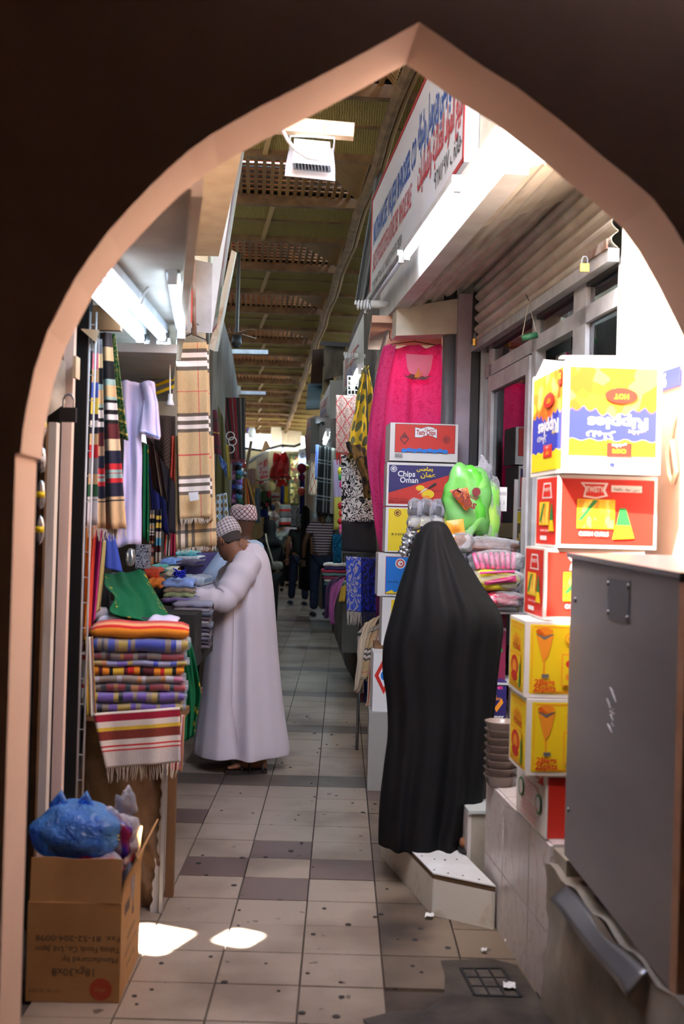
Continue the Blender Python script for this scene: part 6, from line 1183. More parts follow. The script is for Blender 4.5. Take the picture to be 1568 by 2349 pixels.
# stacked plastic bowls on the plinth
m_bowl = mat('smoky_plastic', (150, 136, 128), .2, alpha=.75)
cb = P(1150, 1800, 4.72); zb = .557
for i in range(8):
    o = (cb.x, 4.78, zb + .032 * i); t = thing('plastic_bowl', ('lowest', 'second', 'third', 'fourth', 'fifth', 'sixth', 'seventh', 'topmost')[i] + (' from the bottom' if 0 < i < 7 else '') + ' smoky plastic bowl in the stack on the marble plinth', 'bowl', o, 'plastic bowls stacked on the plinth')
    MB().lathe(o, [(.045, .001), (.05, .0), (.068, .045), (.070, .046), (.067, .042), (.048, .006)], m_bowl, 22, cap=True).build('bowl', t, True)
# price card on the glass
c = P(1150, 1145, 6.1); t = thing('price_card', 'white handwritten price card stuck on the glass beside the green bag', 'card', tuple(c)); g = MB(); g.box(c - Vector((.028, 0, .065)), c + Vector((.028, .002, .065)), m_paper); g.T = None; g.text('-400', c + Vector((0, -.001, .02)), (1, 0, 0), (0, 0, 1), .02, k_gy); g.text('5.1', c + Vector((0, -.001, -.03)), (1, 0, 0), (0, 0, 1), .022, k_gy); g.build('card', t)
# ---------------------------------------------------------------- cardboard carton full of bags, bottom left
o = Zp(58, 2297); o.x = Zp(58, 2297).x; yaw = .0; W_, H_, Dp = .315, .335, .42
t = thing('cardboard_box', 'open brown cardboard box with upside-down print, full of snack bags, by the arch jamb', 'box', tuple(o)); T = frame(o, .02)
for nm, a, b in (('front_panel', (0, 0, 0), (W_, .006, H_)), ('side_panel', (W_ - .006, .006, 0), (W_, Dp, H_)), ('side_panel', (0, .006, 0), (.006, Dp, H_)), ('back_panel', (0, Dp - .006, 0), (W_, Dp, H_)), ('bottom', (.006, .006, .002), (W_ - .006, Dp - .006, .01))): g = MB(); g.T = T; g.box(a, b, m_kraft); g.build(nm, t)
g = MB(); g.T = T; g.grid(lambda u, v: Vector((.004 + (W_ - .008) * u, .004 + .012 * v + .004 * math.sin(u * 5), H_ + .145 * v + .003 * math.sin(u * 9) * v)), 8, 6, m_kraft); g.build('front_flap', t, solid=.005)
g = MB(); g.T = T; g.grid(lambda u, v: Vector((W_ - .003 + .05 * v * v + .012 * u * v, .01 + (Dp - .02) * u, H_ + (.15 + .03 * u) * v)), 8, 6, m_kraft); g.build('side_flap', t, solid=.005)
g = MB(); g.T = T; g.grid(lambda u, v: Vector((.02 + (W_ - .03) * u, Dp - .003 + .07 * v, H_ + .13 * v)), 6, 4, m_kraft); g.build('back_flap', t, solid=.005)
k_pr = ink('kraft_print', (92, 70, 58), .7); k_stamp = ink('stamp_red', (176, 66, 40), .7)
g = MB(); g.T = T; D = Dec(g, (0, 0, 0), (1, 0, 0), (0, 0, 1), W_, H_, True)
D.t('Fax. 81-52-204-0098', .46, .33, .06, k_pr, 'C', .9, 0).t('Takata Foods Co., Ltd. Japan', .46, .44, .06, k_pr, 'C', .9, 0).t('Manufactured by:', .33, .545, .06, k_pr, 'C', .6, 0).t('18gx30x8', .5, .66, .08, k_pr, 'C', .45, 0).t('LOT NO. 32122009', .80, .87, .035, k_pr, 'C', .34, 0)
g.build('printed_lettering', t)
g = MB(); g.T = T; D = Dec(g, (0, 0, 0), (1, 0, 0), (0, 0, 1), W_, H_)
for k in (0,): D.mb.poly([D.pt(.80 + .12 * math.cos(a) , .135 + .113 * math.sin(a)) for a in [2 * PI * q / 24 for q in range(24)]], k_stamp); D.lv += 1; D.t(ar('جودة'), .80, .12, .04, m_kraft, 'C', .12)
D.r(.44, 0, .60, .13, mat('tape_strip', (176, 130, 78), .3)); g.build('stamp', t)
g = MB(); g.T = T; D = Dec(g, (W_, 0, 0), (0, 1, 0), (0, 0, 1), Dp, H_, True); D.r(.6, .08, .85, .2, k_pr).t('MADE IN JAPAN', .5, .6, .05, k_pr, 'C', .6, 0).t('KEEP DRY', .5, .45, .06, k_pr, 'C', .4, 0).t('18gx30x8', .5, .75, .05, k_pr, 'C', .4, 0); g.build('side_lettering', t)
m_blueb = film_mat('blue_bag_film', (110, 176, 248), .2, .3)
c = Vector((o.x + .12, o.y + .17, .53)); t = thing('blue_plastic_bag', 'full blue plastic carrier bag on top of the open cardboard box', 'bag', tuple(c), None)
MB().blob(c, (.155, .13, .10), m_blueb, 4, 36, 24, .06, 2.2).build('bag', t, True); MB().blob(c, (.12, .1, .075), multi_mat('bag_contents', [(170, 50, 130), (60, 60, 150), (200, 190, 200), (120, 30, 80), (90, 150, 190)], 9, .5), 6, 20, 14, .1, 2.4).build('contents', t, True)
for dx in (-.06, .03): g = MB(); g.tube([c + Vector((dx - .03, 0, .085)), c + Vector((dx, 0, .125)), c + Vector((dx + .02, 0, .085))], [.014, .02, .012], m_blueb, 8); g.build('handle', t, True)
SB = 'snack bags in the open cardboard box'
for i, (dx, dy, z, r, cols, lab) in enumerate(((.235, .2, .5, (.075, .06, .085), [(44, 34, 130), (120, 24, 60), (56, 30, 110)], 'navy chips bag with yellow arabic print standing in the open box'), (.2, .12, .42, (.085, .06, .055), [(190, 30, 50), (226, 216, 220), (150, 20, 50)], 'red snack bag lying at the front of the open box'),
        (.265, .22, .44, (.04, .06, .075), [(214, 40, 60), (240, 230, 230), (230, 180, 60)], 'red and white snack bag along the side of the open box'), (.11, .11, .40, (.08, .05, .05), [(226, 196, 190), (200, 40, 80), (230, 150, 60)], 'pink and white snack bag under the blue carrier bag'),
        (.28, .28, .3, (.03, .1, .14), [(70, 24, 34), (40, 20, 30), (110, 40, 50)], 'dark wine snack bag deep against the box side'), (.15, .25, .28, (.12, .14, .13), [(120, 30, 50), (60, 30, 70), (170, 60, 60)], 'mixed snack bag filling the middle of the open box'))):
    c = Vector((o.x + dx, o.y + dy, z)); t = thing('snack_bag', lab, 'snack bag', tuple(c), SB); MB().blob(c, r, mat('bagfoil_%d' % i, cols[0], .22, col2=cols[1], vs=9, lo=.5, hi=.58), i, 22, 14, .16, 2.6).build('wrapper', t, True)
    MB().blob(c + Vector((0, 0, .006)), [q * 1.06 for q in r], film2, i + 3, 18, 12, .2, 2.4).build('film', t, True)
    if i == 0: g = MB(); g.T = Matrix.Identity(4); g.text(ar('عمان'), c + Vector((-.0, -.075, .02)), Vector((.95, 0, -.2)).normalized(), Vector((.2, 0, .95)).normalized(), .035, k_ye, 'C', .03, .09); g.text(ar('بطاطس'), c + Vector((-.01, -.073, .06)), Vector((.95, 0, -.1)), (0, 0, 1), .016, k_or, 'C', .02); g.build('lettering', t)
c = Vector((o.x + .27, o.y + .28, .60)); tag(MB().blob(c, (.035, .03, .05), film2, 8, 14, 10, .3, 2).build('film_tuft', None, True, loc=tuple(c)), 'clear plastic tuft sticking up from the navy chips bag', 'film bag')
# ================================================================== far left goods, end of the alley
def fst(label, px, py, D, w, h, m, d=.26, yaw=0, group=None, name='folded_textile', filmed=False):
    o = P(px, py, D); t = thing(name, label, 'textile', tuple(o), group); fold(g := MB(), o, w, d, h, m, yaw, .004, seed=int(px)); g.build('cloth', t, True, solid=.003)
    if filmed: fold(g := MB(), (o.x, o.y - .006, o.z - .001), w + .02, d, h + .004, film, yaw, .004, seed=int(px)); g.build('film', t, True)
    return t
GG = 'dark shawls in film stacked beside the robed man'; rs = random.Random(12)
zb = P(436, 1490, 6.5).z; greys = [(96, 84, 90), (60, 54, 60), (84, 64, 74), (120, 114, 118), (70, 60, 70), (104, 84, 90), (130, 124, 126), (66, 48, 56), (92, 88, 96), (140, 134, 140), (176, 166, 180)]
for i in range(11):
    fst(('lowest', 'second lowest', 'third from the bottom', 'fourth from the bottom', 'fifth from the bottom', 'middle', 'fifth from the top', 'fourth from the top', 'third from the top', 'second from the top', 'topmost, shiny')[i] + ' dark shawl in film in the stack by the robed man', 437 + rs.uniform(-2, 2), 1490, 6.5, .205 + rs.uniform(-.01, .01), .0215, mat('greyfold_%d' % i, greys[i], .6), .25, .04, GG, filmed=i in (2, 5, 8, 10))
    bpy.context.view_layer.update(); o = C.objects[-1]
roots = [o for o in bpy.data.objects if o.get('group') == GG]
for i, r in enumerate(roots): r.location.z += .0238 * i
# goods lying further along the stall
FG = 'folded textiles further along the left stall'
for a in (('light blue patterned folded shawl in the upper pile of the left stall', 383, 1296, 7.4, .115, .035, (110, 146, 206)), ('white and green folded shawl under the light blue one', 385, 1312, 7.3, .12, .03, (196, 200, 176)), ('cream folded shawl at the bottom of the upper pile', 386, 1324, 7.2, .125, .03, (176, 172, 150)),
          ('teal folded cloth left of the upper pile', 356, 1312, 7.0, .1, .035, (90, 176, 160)), ('rust red rolled cloth beside the green shawl top', 345, 1330, 6.5, .10, .06, (176, 66, 40)), ('orange folded cloth under the rust red roll', 352, 1350, 6.3, .08, .045, (226, 120, 40)),
          ('wide pale blue folded cloth behind the robed man\'s hand', 408, 1350, 6.9, .19, .05, (130, 156, 214)), ('brown checked folded cloth under the pale blue one', 408, 1362, 6.85, .18, .03, (120, 104, 84)), ('olive folded cloth under the brown checked one', 408, 1372, 6.8, .18, .026, (120, 130, 90)), ('violet folded cloth near the robed man\'s fingers', 406, 1384, 6.75, .18, .026, (120, 80, 140)),
          ('shiny white and green packed cloth right of the pale blue one', 438, 1345, 7.2, .17, .06, (210, 222, 206)), ('dark folded shawl on the counter beyond the upper pile', 420, 1300, 8.6, .2, .05, (96, 84, 100)), ('white folded cloth on the counter beyond', 430, 1288, 8.8, .18, .04, (206, 210, 214)), ('teal scarf pile top beyond the upper pile', 425, 1276, 8.8, .16, .035, (96, 190, 190))):
    fst(a[0], a[1], a[2], a[3], a[4], a[5], mat('far_' + a[0][:14], a[6], .75, col2=tuple(min(255, int(c * 1.25)) for c in a[6]), vs=40), .24, random.Random(a[1]).uniform(-.15, .1), FG, filmed='shiny' in a[0] or 'violet' in a[0])
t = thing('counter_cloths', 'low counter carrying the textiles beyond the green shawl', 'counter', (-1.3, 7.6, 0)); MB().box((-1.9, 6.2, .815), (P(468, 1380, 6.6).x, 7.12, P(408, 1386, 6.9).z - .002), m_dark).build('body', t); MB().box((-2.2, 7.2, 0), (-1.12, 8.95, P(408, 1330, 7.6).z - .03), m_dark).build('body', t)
x = thing('blue_tassels', 'bunch of royal blue tassels lying on the left stall', 'tassels', tuple(P(412, 1318, 6.9))); g = MB(); rs = random.Random(5)
for i in range(40): p = P(404 + rs.uniform(-6, 10), 1316 + rs.uniform(-5, 6), 6.85); g.tube([p, p + Vector((rs.uniform(-.03, .05), rs.uniform(-.02, .02), rs.uniform(-.02, .02)))], .004, mat('royal_blue', (34, 48, 190), .8), 4)
g.build('threads', x, kind='stuff')
x = thing('foil_bag', 'silver foil bag standing behind the blue hanging cloth', 'bag', tuple(P(299, 1280, 5.9))); MB().blob(P(299, 1279, 5.9), (.026, .02, .045), MATS['silver_foil'], 2, 14, 12, .12, 2.4).build('bag', x, True)
x = thing('patterned_box', 'black and white arabesque patterned box beside the foil bag', 'box', tuple(P(324, 1300, 6.2))); a, b = P(310, 1304, 6.2), P(340, 1250, 6.2); MB().box(tuple(a), (b.x, 6.3, b.z), paisley_mat('arabesque', (40, 36, 44), (200, 196, 200), 26, .06)).build('body', x)
# cloths hanging behind the tunic and the camel scarf
HG = 'cloths hanging deeper in the left stall'
m_kef = diamond_mat('keffiyeh', (52, 46, 46), (96, 84, 80), 14, 14, .12)
for i, (rows, D, m, lab) in enumerate((
    ([(330, 950), (402, 955), (345, 1010), (402, 1105)], 6.3, m_kef, 'dark chequered keffiyeh hanging behind the tunic sleeve'), ([(392, 1000), (402, 1000), (388, 1090), (402, 1110)], 6.2, mat('coral_cloth', (206, 90, 80), .8), 'coral cloth edge beside the camel plaid scarf'),
    ([(335, 1000), (362, 1010), (350, 1120), (385, 1150)], 6.5, cloth_mat('beads', [(0, (44, 30, 30)), (.3, (120, 40, 50)), (.45, (30, 30, 40)), (.7, (150, 130, 90)), (.8, (40, 34, 50))], axis=0, rep=(3, 1)), 'dark beaded shawl slanting behind the tunic'),
    ([(340, 1065), (372, 1070), (350, 1200), (388, 1230)], 6.7, cloth_mat('blue_stripe', [(0, (30, 40, 120)), (.5, (50, 60, 160)), (.6, (20, 26, 70))], axis=0, rep=(5, 1)), 'dark blue striped shawl behind the tunic hem'),
    ([(326, 1020), (340, 1020), (326, 1230), (342, 1245)], 5.9, m_green, 'dark green cloth strip beside the tunic'), ([(372, 1000), (402, 1110), (360, 1215), (402, 1225)], 6.9, mat('near_black', (34, 30, 40), .85), 'nearly black shawl behind the camel plaid scarf'),
    ([(345, 1170), (354, 1170), (342, 1295), (352, 1295)], 6.6, c_s2, 'narrow striped scarf over the upper pile, left one'), ([(357, 1168), (370, 1168), (356, 1290), (368, 1290)], 6.6, hstripes('scarf_navy_lime', [(1, (38, 40, 60)), (.6, YL), (.5, NV), (.8, YL), (.6, NV), (1, CRM), (1.2, (90, 180, 220)), (1, MN), (1.6, (210, 214, 206))]), 'navy, lime and sky striped scarf over the upper pile'),
    ([(376, 1215), (392, 1215), (374, 1275), (388, 1275)], 7.0, cloth_mat('flag_stripe', [(0, (60, 120, 80)), (.3, CRM), (.5, (176, 40, 50)), (.8, CRM)], axis=0, rep=(2, 1)), 'green, white and red striped scarf behind the camel scarf tail'), ([(393, 1160), (402, 1160), (391, 1275), (402, 1275)], 7.0, mat('crimson_cloth', (160, 30, 60), .8), 'crimson cloth edge behind the camel scarf tail'),
    ([(487, 940), (497, 940), (490, 1040), (508, 1045)], 9.0, plaid('tartan', (90, 30, 50), seqst([(.2, .3, (40, 50, 40), .7), (.6, .65, (200, 160, 60), .7)]), seqst([(.2, .26, (40, 50, 40), .7), (.5, .53, (200, 160, 60), .7), (.8, .86, (40, 50, 40), .7)])), 'dark red tartan scarf just right of the camel plaid scarf'),
    ([(500, 930), (512, 960), (492, 1150), (528, 1165)], 10.5, mat('olive_cloth', (78, 74, 38), .85), 'long olive shawl hanging beyond the tartan scarf'), ([(496, 1135), (520, 1130), (492, 1200), (526, 1205)], 10.2, diamond_mat('harlequin', (150, 170, 190), (214, 220, 226), 3, 4, .06, solid=(120, 100, 60)), 'blue and brown diamond checked cloth above the man\'s cap'),
    ([(500, 1040), (520, 1065), (504, 1060), (520, 1098)], 10.1, paisley_mat('blue_print', (52, 74, 130), (90, 120, 170), 9, .05), 'blue printed shawl end lying over the olive shawl'), ([(516, 1020), (524, 1020), (522, 1100), (530, 1100)], 11.0, mat('gold_rib', (170, 150, 60), .6), 'narrow gold ribbed cloth between olive shawl and red rug'),
    ([(256, 770), (300, 776), (268, 860), (330, 870)], 6.2, mat('indigo_cloth', (56, 46, 110), .85), 'indigo cloth high behind the green gown'))):
    hang('hanging_cloth', lab, 'cloth', rows, D, m, HG, amp=.014, fr=1.6, seed=i, nu=12, nv=12)
x = thing('caged_bulb', 'small white lamp cap hanging from a cord left of the camel scarf', 'lamp', tuple(P(390, 920, 5.6))); MB().tube([P(389, 780, 5.6), P(390, 905, 5.6)], .004, m_white, 6).build('cord', x); MB().lathe(P(390, 925, 5.6), [(.022, -.012), (.018, 0), (.012, .02), (.012, .045)], MATS['bulb_white'], 16).build('cap', x, True)
x = thing('packet_strip', 'strip of yellow and silver packets hanging left of the camel scarf', 'packets', tuple(P(375, 890, 6.2)))
for i in range(4): g = MB(); hexpx(g, [(352, 902 - i * 9 + 6, 6.2), (400, 888 - i * 9 + 2, 6.2), (400, 880 - i * 9 + 2, 6.2), (352, 895 - i * 9 + 6, 6.2)], [(352, 902 - i * 9 + 6, 6.3), (400, 888 - i * 9 + 2, 6.3), (400, 880 - i * 9 + 2, 6.3), (352, 895 - i * 9 + 6, 6.3)], (k_ye, MATS['silver_foil'])[i % 2]); g.build('packet', x)
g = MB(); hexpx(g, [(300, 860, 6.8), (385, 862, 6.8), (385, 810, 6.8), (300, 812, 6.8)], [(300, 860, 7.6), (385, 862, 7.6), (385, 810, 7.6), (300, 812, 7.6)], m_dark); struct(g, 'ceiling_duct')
# rug, pompoms, orange bags on the left further on
x = hang('striped_rug', 'dark red striped woven rug hanging high over the left row', 'rug', [(506, 912), (563, 912), (527, 1053), (562, 1053)], 12.0, cloth_mat('rug_stripes', [(0, (70, 24, 30)), (.08, (60, 70, 66)), (.12, (90, 26, 32)), (.2, (26, 34, 34)), (.3, (104, 26, 34)), (.44, (110, 110, 106)), (.47, (104, 26, 34)), (.62, (30, 44, 42)), (.72, (90, 24, 34)), (.76, (96, 100, 98)), (.84, (36, 30, 32)), (.92, (80, 84, 82)), (.97, (60, 20, 30))], axis=0), amp=.006, fr_n=30, fr_l=.05, fr_m=k_mar)
cols = [(60, 60, 160), (120, 150, 210), (90, 40, 50), (40, 40, 50), (150, 80, 150), (70, 130, 170), (200, 130, 170), (50, 90, 60), (30, 26, 30), (150, 110, 190)]
for i in range(22):
    cx_ = 532 + (i % 2) * 14 + (i * 3) % 4; py = 1062 + (i // 2) * 11; c = P(cx_, py, 15.0); MBx = MB().blob(c, (.045, .04, .04), mat('wool_%d' % (i % 10), cols[i % 10], .9), i, 12, 8, .25, 2); tag(MBx.build('wool_pompom', None, True, loc=tuple(c)), ('blue', 'sky blue', 'maroon', 'charcoal', 'violet', 'teal', 'pink', 'green', 'black', 'lilac')[i % 10] + ' wool pompom, ' + ('topmost', 'second', 'third', 'fourth', 'fifth', 'sixth', 'seventh', 'eighth', 'ninth', 'tenth', 'lowest')[i // 2] + (' down' if 0 < i // 2 < 10 else '') + ' in the string ' + ('under the rug middle', 'under the rug edge')[i % 2], 'pompom', 'woollen pompoms below the red rug')
for i, (px0, px1, c, lab) in enumerate(((549, 566, (216, 110, 50), 'orange square shoulder bag hanging on orange straps'), (569, 586, (196, 180, 144), 'beige square shoulder bag hanging beside the orange one'))):
    c4 = [P(px0, 1160, 16), P(px1, 1160, 16)]; x = thing('shoulder_bag', lab, 'bag', tuple(c4[0]), 'shoulder bags in the left row'); b = P(px1, 1182, 16); MB().box((c4[0].x, 16, b.z), (c4[1].x, 16.08, c4[0].z), mat('bag_%d' % i, c, .7)).build('body', x); a = P(px0 + 3, 1178, 15.99); b2 = P(px1 - 3, 1164, 15.99); MB().box((a.x, 15.985, a.z), (b2.x, 16, b2.z), mat('bagp_%d' % i, ((226, 150, 90), (120, 100, 90))[i], .7)).build('patch', x)
    for k in range(3): p0_ = P(560 + i * 4 + k, 1098, 16); MB().tube([p0_, P(px0 + 2 + k * 6, 1160, 16)], .02, mat('strap_%d' % k, ((206, 96, 40), (40, 34, 36), (170, 120, 60))[k], .7), 5).build('strap', x)
for i, (a, D, m, lab) in enumerate((((538, 1100, 548, 1210), 15.6, mat('lav_net', (150, 130, 180), .8), 'lavender net scarf in the left row beside the pompoms'), ((586, 1120, 596, 1200), 17.5, cloth_mat('thin_multi', [(0, (60, 110, 150)), (.4, (190, 170, 110)), (.6, (70, 90, 120)), (.8, (150, 170, 180))], axis=0, rep=(3, 1)), 'thin multicoloured scarves hanging beyond the shoulder bags'),
    ((598, 1126, 622, 1170), 19.5, multi_mat('floral_black', [(40, 36, 40), (220, 216, 200), (190, 60, 80), (60, 90, 60), (30, 26, 30)], 9, .8), 'black floral cushion hanging in the middle of the far shops'), ((590, 1168, 614, 1186), 19.0, mat('navy_print', (30, 40, 110), .7), 'navy cloth with ring print above the hijab woman'), ((606, 1182, 618, 1200), 20.5, mat('far_dark', (30, 30, 36), .8), 'black cloth low beyond the hijab woman'),
    ((617, 1130, 640, 1150), 24.0, hstripes('pink_white_bars', [(2, (240, 240, 240)), (1.6, (160, 80, 110)), (.8, (226, 220, 200)), (1, (200, 206, 190)), (.4, RE)]), 'white and mauve barred cloth under the red jacket'), ((644, 1115, 652, 1156), 23.0, mat('blue_silk', (60, 70, 170), .6), 'blue silk scarf below the red jacket'), ((652, 1116, 660, 1154), 22.5, mat('yellow_silk', (220, 190, 50), .6), 'yellow scarf hanging left of the sequinned panel'),
    ((640, 1158, 666, 1208), 21.5, hstripes('tribal', [(2, (150, 150, 146)), (1, RE), (2.5, (120, 120, 118)), (.4, BK), (2, (190, 186, 180)), (1.2, RE), (1, BK)], rough=.8), 'grey and red woven trousers hanging in the middle of the far shops'), ((666, 1160, 688, 1210), 21.8, paisley_mat('dark_tribal', (44, 42, 46), (120, 116, 116), 7, .05), 'dark patterned trousers beside the grey and red pair'),
    ((688, 1085, 698, 1180), 20.0, mat('deep_blue_far', (34, 34, 110), .7), 'deep blue gown beside the sequinned panel'), ((560, 1075, 585, 1110), 24.0, cloth_mat('pink_bars', [(0, (214, 190, 186)), (.5, (190, 110, 116)), (.6, (214, 190, 186))], axis=0, rep=(4, 1)), 'pink barred cloth hanging on the far left shops'))):
    hang('far_garment', lab, 'garment', [(a[0], a[1]), (a[2], a[1]), (a[0] - 1, a[3]), (a[2] + 1, a[3])], D, m, 'garments hanging far down the alley', amp=.03, fr=1.6, seed=i, nu=10, nv=10, solid=.01)
# left row of shops, walls; right row walls beyond the ledge; end wall
m_far = mat('far_shopwall', (120, 108, 96), .9, col2=(60, 54, 50), vs=1.2); m_cream = mat('cream_wall', (232, 212, 160), .8, col2=(214, 192, 140), vs=1.5)
def rowwall(name, pts, z0, z1, m, th=.4, side=-1):
    g = MB()
    for (x0, y0), (x1, y1) in zip(pts, pts[1:]): g.hexa([(x0, y0, z0), (x0 + side * th, y0, z0), (x1 + side * th, y1, z0), (x1, y1, z0), (x0, y0, z1), (x0 + side * th, y0, z1), (x1 + side * th, y1, z1), (x1, y1, z1)], m)
    return struct(g, name)
def X(px, D): return P(px, 1195, D).x
rowwall('wall_left_row', [(X(478, 9.7), 9.7), (X(520, 13), 13), (X(540, 18), 18), (X(560, 34), 34)], 0, 3.6, m_far)
rowwall('wall_left_row_upper', [(X(460, 9.1), 9.1), (X(496, 11.9), 11.9)], 2.2, 4.2, m_offwhite)
rowwall('wall_right_row', [(X(862, 9.9), 9.9), (X(800, 13), 13), (X(770, 17), 17), (X(735, 22), 22), (X(700, 34), 34)], 0, 3.9, m_far, .6, 1)
g = MB(); a, b = P(470, 1030, 34), P(730, 1030, 34); g.box((a.x, 34, 0), (b.x, 34.3, a.z), m_cream); struct(g, 'wall_end')
g = MB(); a, b = P(645, 975, 44), P(700, 975, 44); g.box((a.x, 40, 0), (b.x, 40.4, P(0, 955, 40).z), m_plaster); struct(g, 'wall_end_right')
for i, (x0, x1, yt, D) in enumerate(((622, 645, 960, 39), (603, 622, 975, 43), (586, 602, 990, 47))):
    a, b = P(x0, yt, D), P(x1, yt, D); g = MB(); g.box((a.x, D, 0), (b.x, D + .5, a.z), mat('lime_white', (240, 238, 232), .8)); struct(g, 'wall_pillar_%d' % (i + 1))
g = MB(); a, b = P(560, 990, 52), P(590, 990, 52); g.box((a.x - 3, 52, 0), (b.x, 52.4, a.z), mat('grey_facade', (96, 98, 104), .8)); struct(g, 'wall_far_grey')
def flat(name, label, cat, q, D, m, dep=.06, group=None, more=None):
    t = thing(name, label, cat, tuple(P(*q[0], D)), group); g = MB(); hexpx(g, [(x, y, D) for x, y in q], [(x, y, D + dep) for x, y in q], m); g.build('panel', t)
    if more: more(t, D)
    return t
def lt(t, items):
    g = MB()
    for s, px, py, D, h, m, w in items: g.text(s, P(px, py, D), (1, 0, 0), (0, 0, 1), h, m, 'C', .02, w)
    g.build('lettering', t)
flat('white_red_banner', 'slanting white banner with a big red panel in the middle of the far shops', 'banner', [(592, 1115), (617, 1108), (614, 1035), (587, 1052)], 28, m_offwhite, .1, None, lambda t, D: ((g := MB()), hexpx(g, [(596, 1100, D - .03), (615, 1095, D - .03), (613, 1052, D - .03), (593, 1064, D - .03)], [(596, 1100, D), (615, 1095, D), (613, 1052, D), (593, 1064, D)], mat('banner_pink', (206, 96, 92), .7)), g.build('red_panel', t), lt(t, [(ar('محل المنى'), 604, 1072, D - .04, .14, k_wh, .36), ('AL MUNA', 605, 1081, D - .04, .09, k_wh, .3), (ar('هدايا'), 604, 1090, D - .04, .1, k_wh, .26)])))
flat('blue_white_signboard', 'small white signboard with blue arabic lettering at the far right shops', 'signboard', [(684, 1073), (702, 1076), (702, 1026), (684, 1032)], 26, m_white, .08, None, lambda t, D: lt(t, [(ar('السلطان'), 693, 1054, D - .01, .12, k_bl, .15), (ar('للتجارة'), 693, 1064, D - .01, .08, k_bl, .13), (ar('عمان'), 693, 1042, D - .01, .06, k_bl, .1)]))
flat('sequinned_panel', 'tall dark green panel covered in gold sequins beside the red jacket', 'panel', [(662, 1160), (686, 1160), (686, 1041), (663, 1041)], 27, mat('moss_border', (70, 64, 34), .8), .05, None, lambda t, D: ((g := MB()), hexpx(g, [(665, 1154, D - .02), (683, 1154, D - .02), (683, 1046, D - .02), (666, 1046, D - .02)], [(665, 1154, D), (683, 1154, D), (683, 1046, D), (666, 1046, D)], multi_mat('sequins', [(120, 100, 50), (176, 150, 80), (90, 70, 40), (226, 206, 140), (110, 50, 40), (70, 80, 50)], 12, .35)), g.build('sequin_field', t)))
x = thing('red_jacket', 'red fur-collared embroidered jacket hanging at the end of the alley', 'jacket', tuple(P(641, 1040, 29)))
m_rj = paisley_mat('red_silk', (206, 56, 66), (120, 70, 50), 3, .03, .5)
patch(g := MB(), [((630, 1042, 29), (656, 1042, 29)), ((627, 1060, 29), (660, 1060, 29)), ((621, 1080, 29), (661, 1082, 29)), ((619, 1096, 29), (660, 1094, 29))], m_rj, 16, 5, .03, 2, 2); g.build('body', x, True, solid=.08)
m_fur = mat('red_fur', (190, 24, 22), .95, bump=.6, bs=12)
g = MB(); g.blob(P(635, 1049, 28.8), (.09, .05, .12), m_fur, 1, 12, 10, .2, 2); g.blob(P(651, 1049, 28.8), (.09, .05, .12), m_fur, 2, 12, 10, .2, 2); g.build('collar', x, True, kind='stuff')
for i, (px, py) in enumerate(((642, 1080), (644, 1092), (638, 1102), (648, 1104), (634, 1111), (654, 1110), (643, 1112))): MB().blob(P(px, py, 28.7), (.06, .05, .06), m_fur, i, 10, 8, .15, 2).build('pompom', x, True)
for i, (px, py, r, c, lab) in enumerate(((692, 1074, .085, (170, 30, 80), 'crimson balloon beside the blue and white signboard'), (692, 1095, .06, (130, 30, 110), 'purple balloon below the crimson one'), (691, 1127, .07, (226, 90, 80), 'coral balloon lowest beside the taupe shawl'), (703, 1073, .05, (190, 180, 60), 'lime balloon behind the crimson one'))):
    cc_ = P(px, py, 19.5 + (i == 3) * .4); MB().lathe(cc_, [(.01, -r * 1.2), (r * .5, -r * .9), (r * .9, -r * .4), (r, .1 * r), (r * .8, r * .65), (r * .4, r * .95), (.01, r)], mat('balloon_%d' % i, c, .25), 16).build('balloon', x2 := thing('balloon', lab, 'balloon', tuple(cc_), 'balloons'), True)
for i, (px, py) in enumerate(((598, 1105), (575, 1098), (631, 1098), (661, 1096))):
    q = [P(px - 7, py, 25), P(px + 7, py - 1, 25), P(px + 1, py + 21, 25)]; x = thing('pennant', ('pennant left of the middle of the far flag string', 'leftmost pennant on the far flag string', 'pennant below the red jacket\'s left cuff', 'pennant over the sequinned panel')[i], 'pennant', tuple(q[0]), 'pennants on the flag string'); g = MB(); v = Vector((0, .01, 0)); m1, m2 = q[0].lerp(q[2], .22), q[1].lerp(q[2], .22)
    g.poly([q[0], q[1], m2, m1], k_rd); mid = (m1 + m2) / 2; g.poly([m1, mid, q[2]], k_gr); g.poly([mid, m2, q[2]], k_wh); g.poly([m1.lerp(m2, .3), m1.lerp(m2, .6), q[2]], k_rd); g.build('flag', x)
tag(MB().tube([P(560, 1095, 25.02), P(598, 1104, 25.02), P(630, 1097, 25.02), P(690, 1092, 25.02)], .01, m_darkmetal, 5).build('flag_string', None, loc=tuple(P(600, 1100, 25))), 'string carrying the pennants across the far alley', 'string')
tag(MB().tube([P(555, 1028, 30), P(600, 1033, 30), P(618, 1029, 30), P(645, 1022, 30), P(675, 1024, 30), P(690, 1018, 30)], .035, m_darkmetal, 5).build('power_cable', None, loc=tuple(P(600, 1030, 30))), 'black cable sagging above the red jacket', 'cable')
x = thing('plywood_gable', 'small brown plywood gable sticking up above the far white banner', 'board', tuple(P(610, 1030, 30))); g = MB(); g.poly([P(597, 1038, 30), P(620, 1026, 30), P(612, 1010, 30), P(606, 1012, 30)], m_wood); g.build('board', x, solid=.1)
x = thing('satellite_awning', 'curved white awning frame over the far left shops', 'awning', tuple(P(585, 1050, 28))); g = MB(); g.grid(lambda u, v: P(570 + 45 * u, 1058 - 22 * math.sin(u * 1.4) + 6 * v, 28 + v * .5), 12, 3, m_white); g.build('sheet', x, solid=.04)
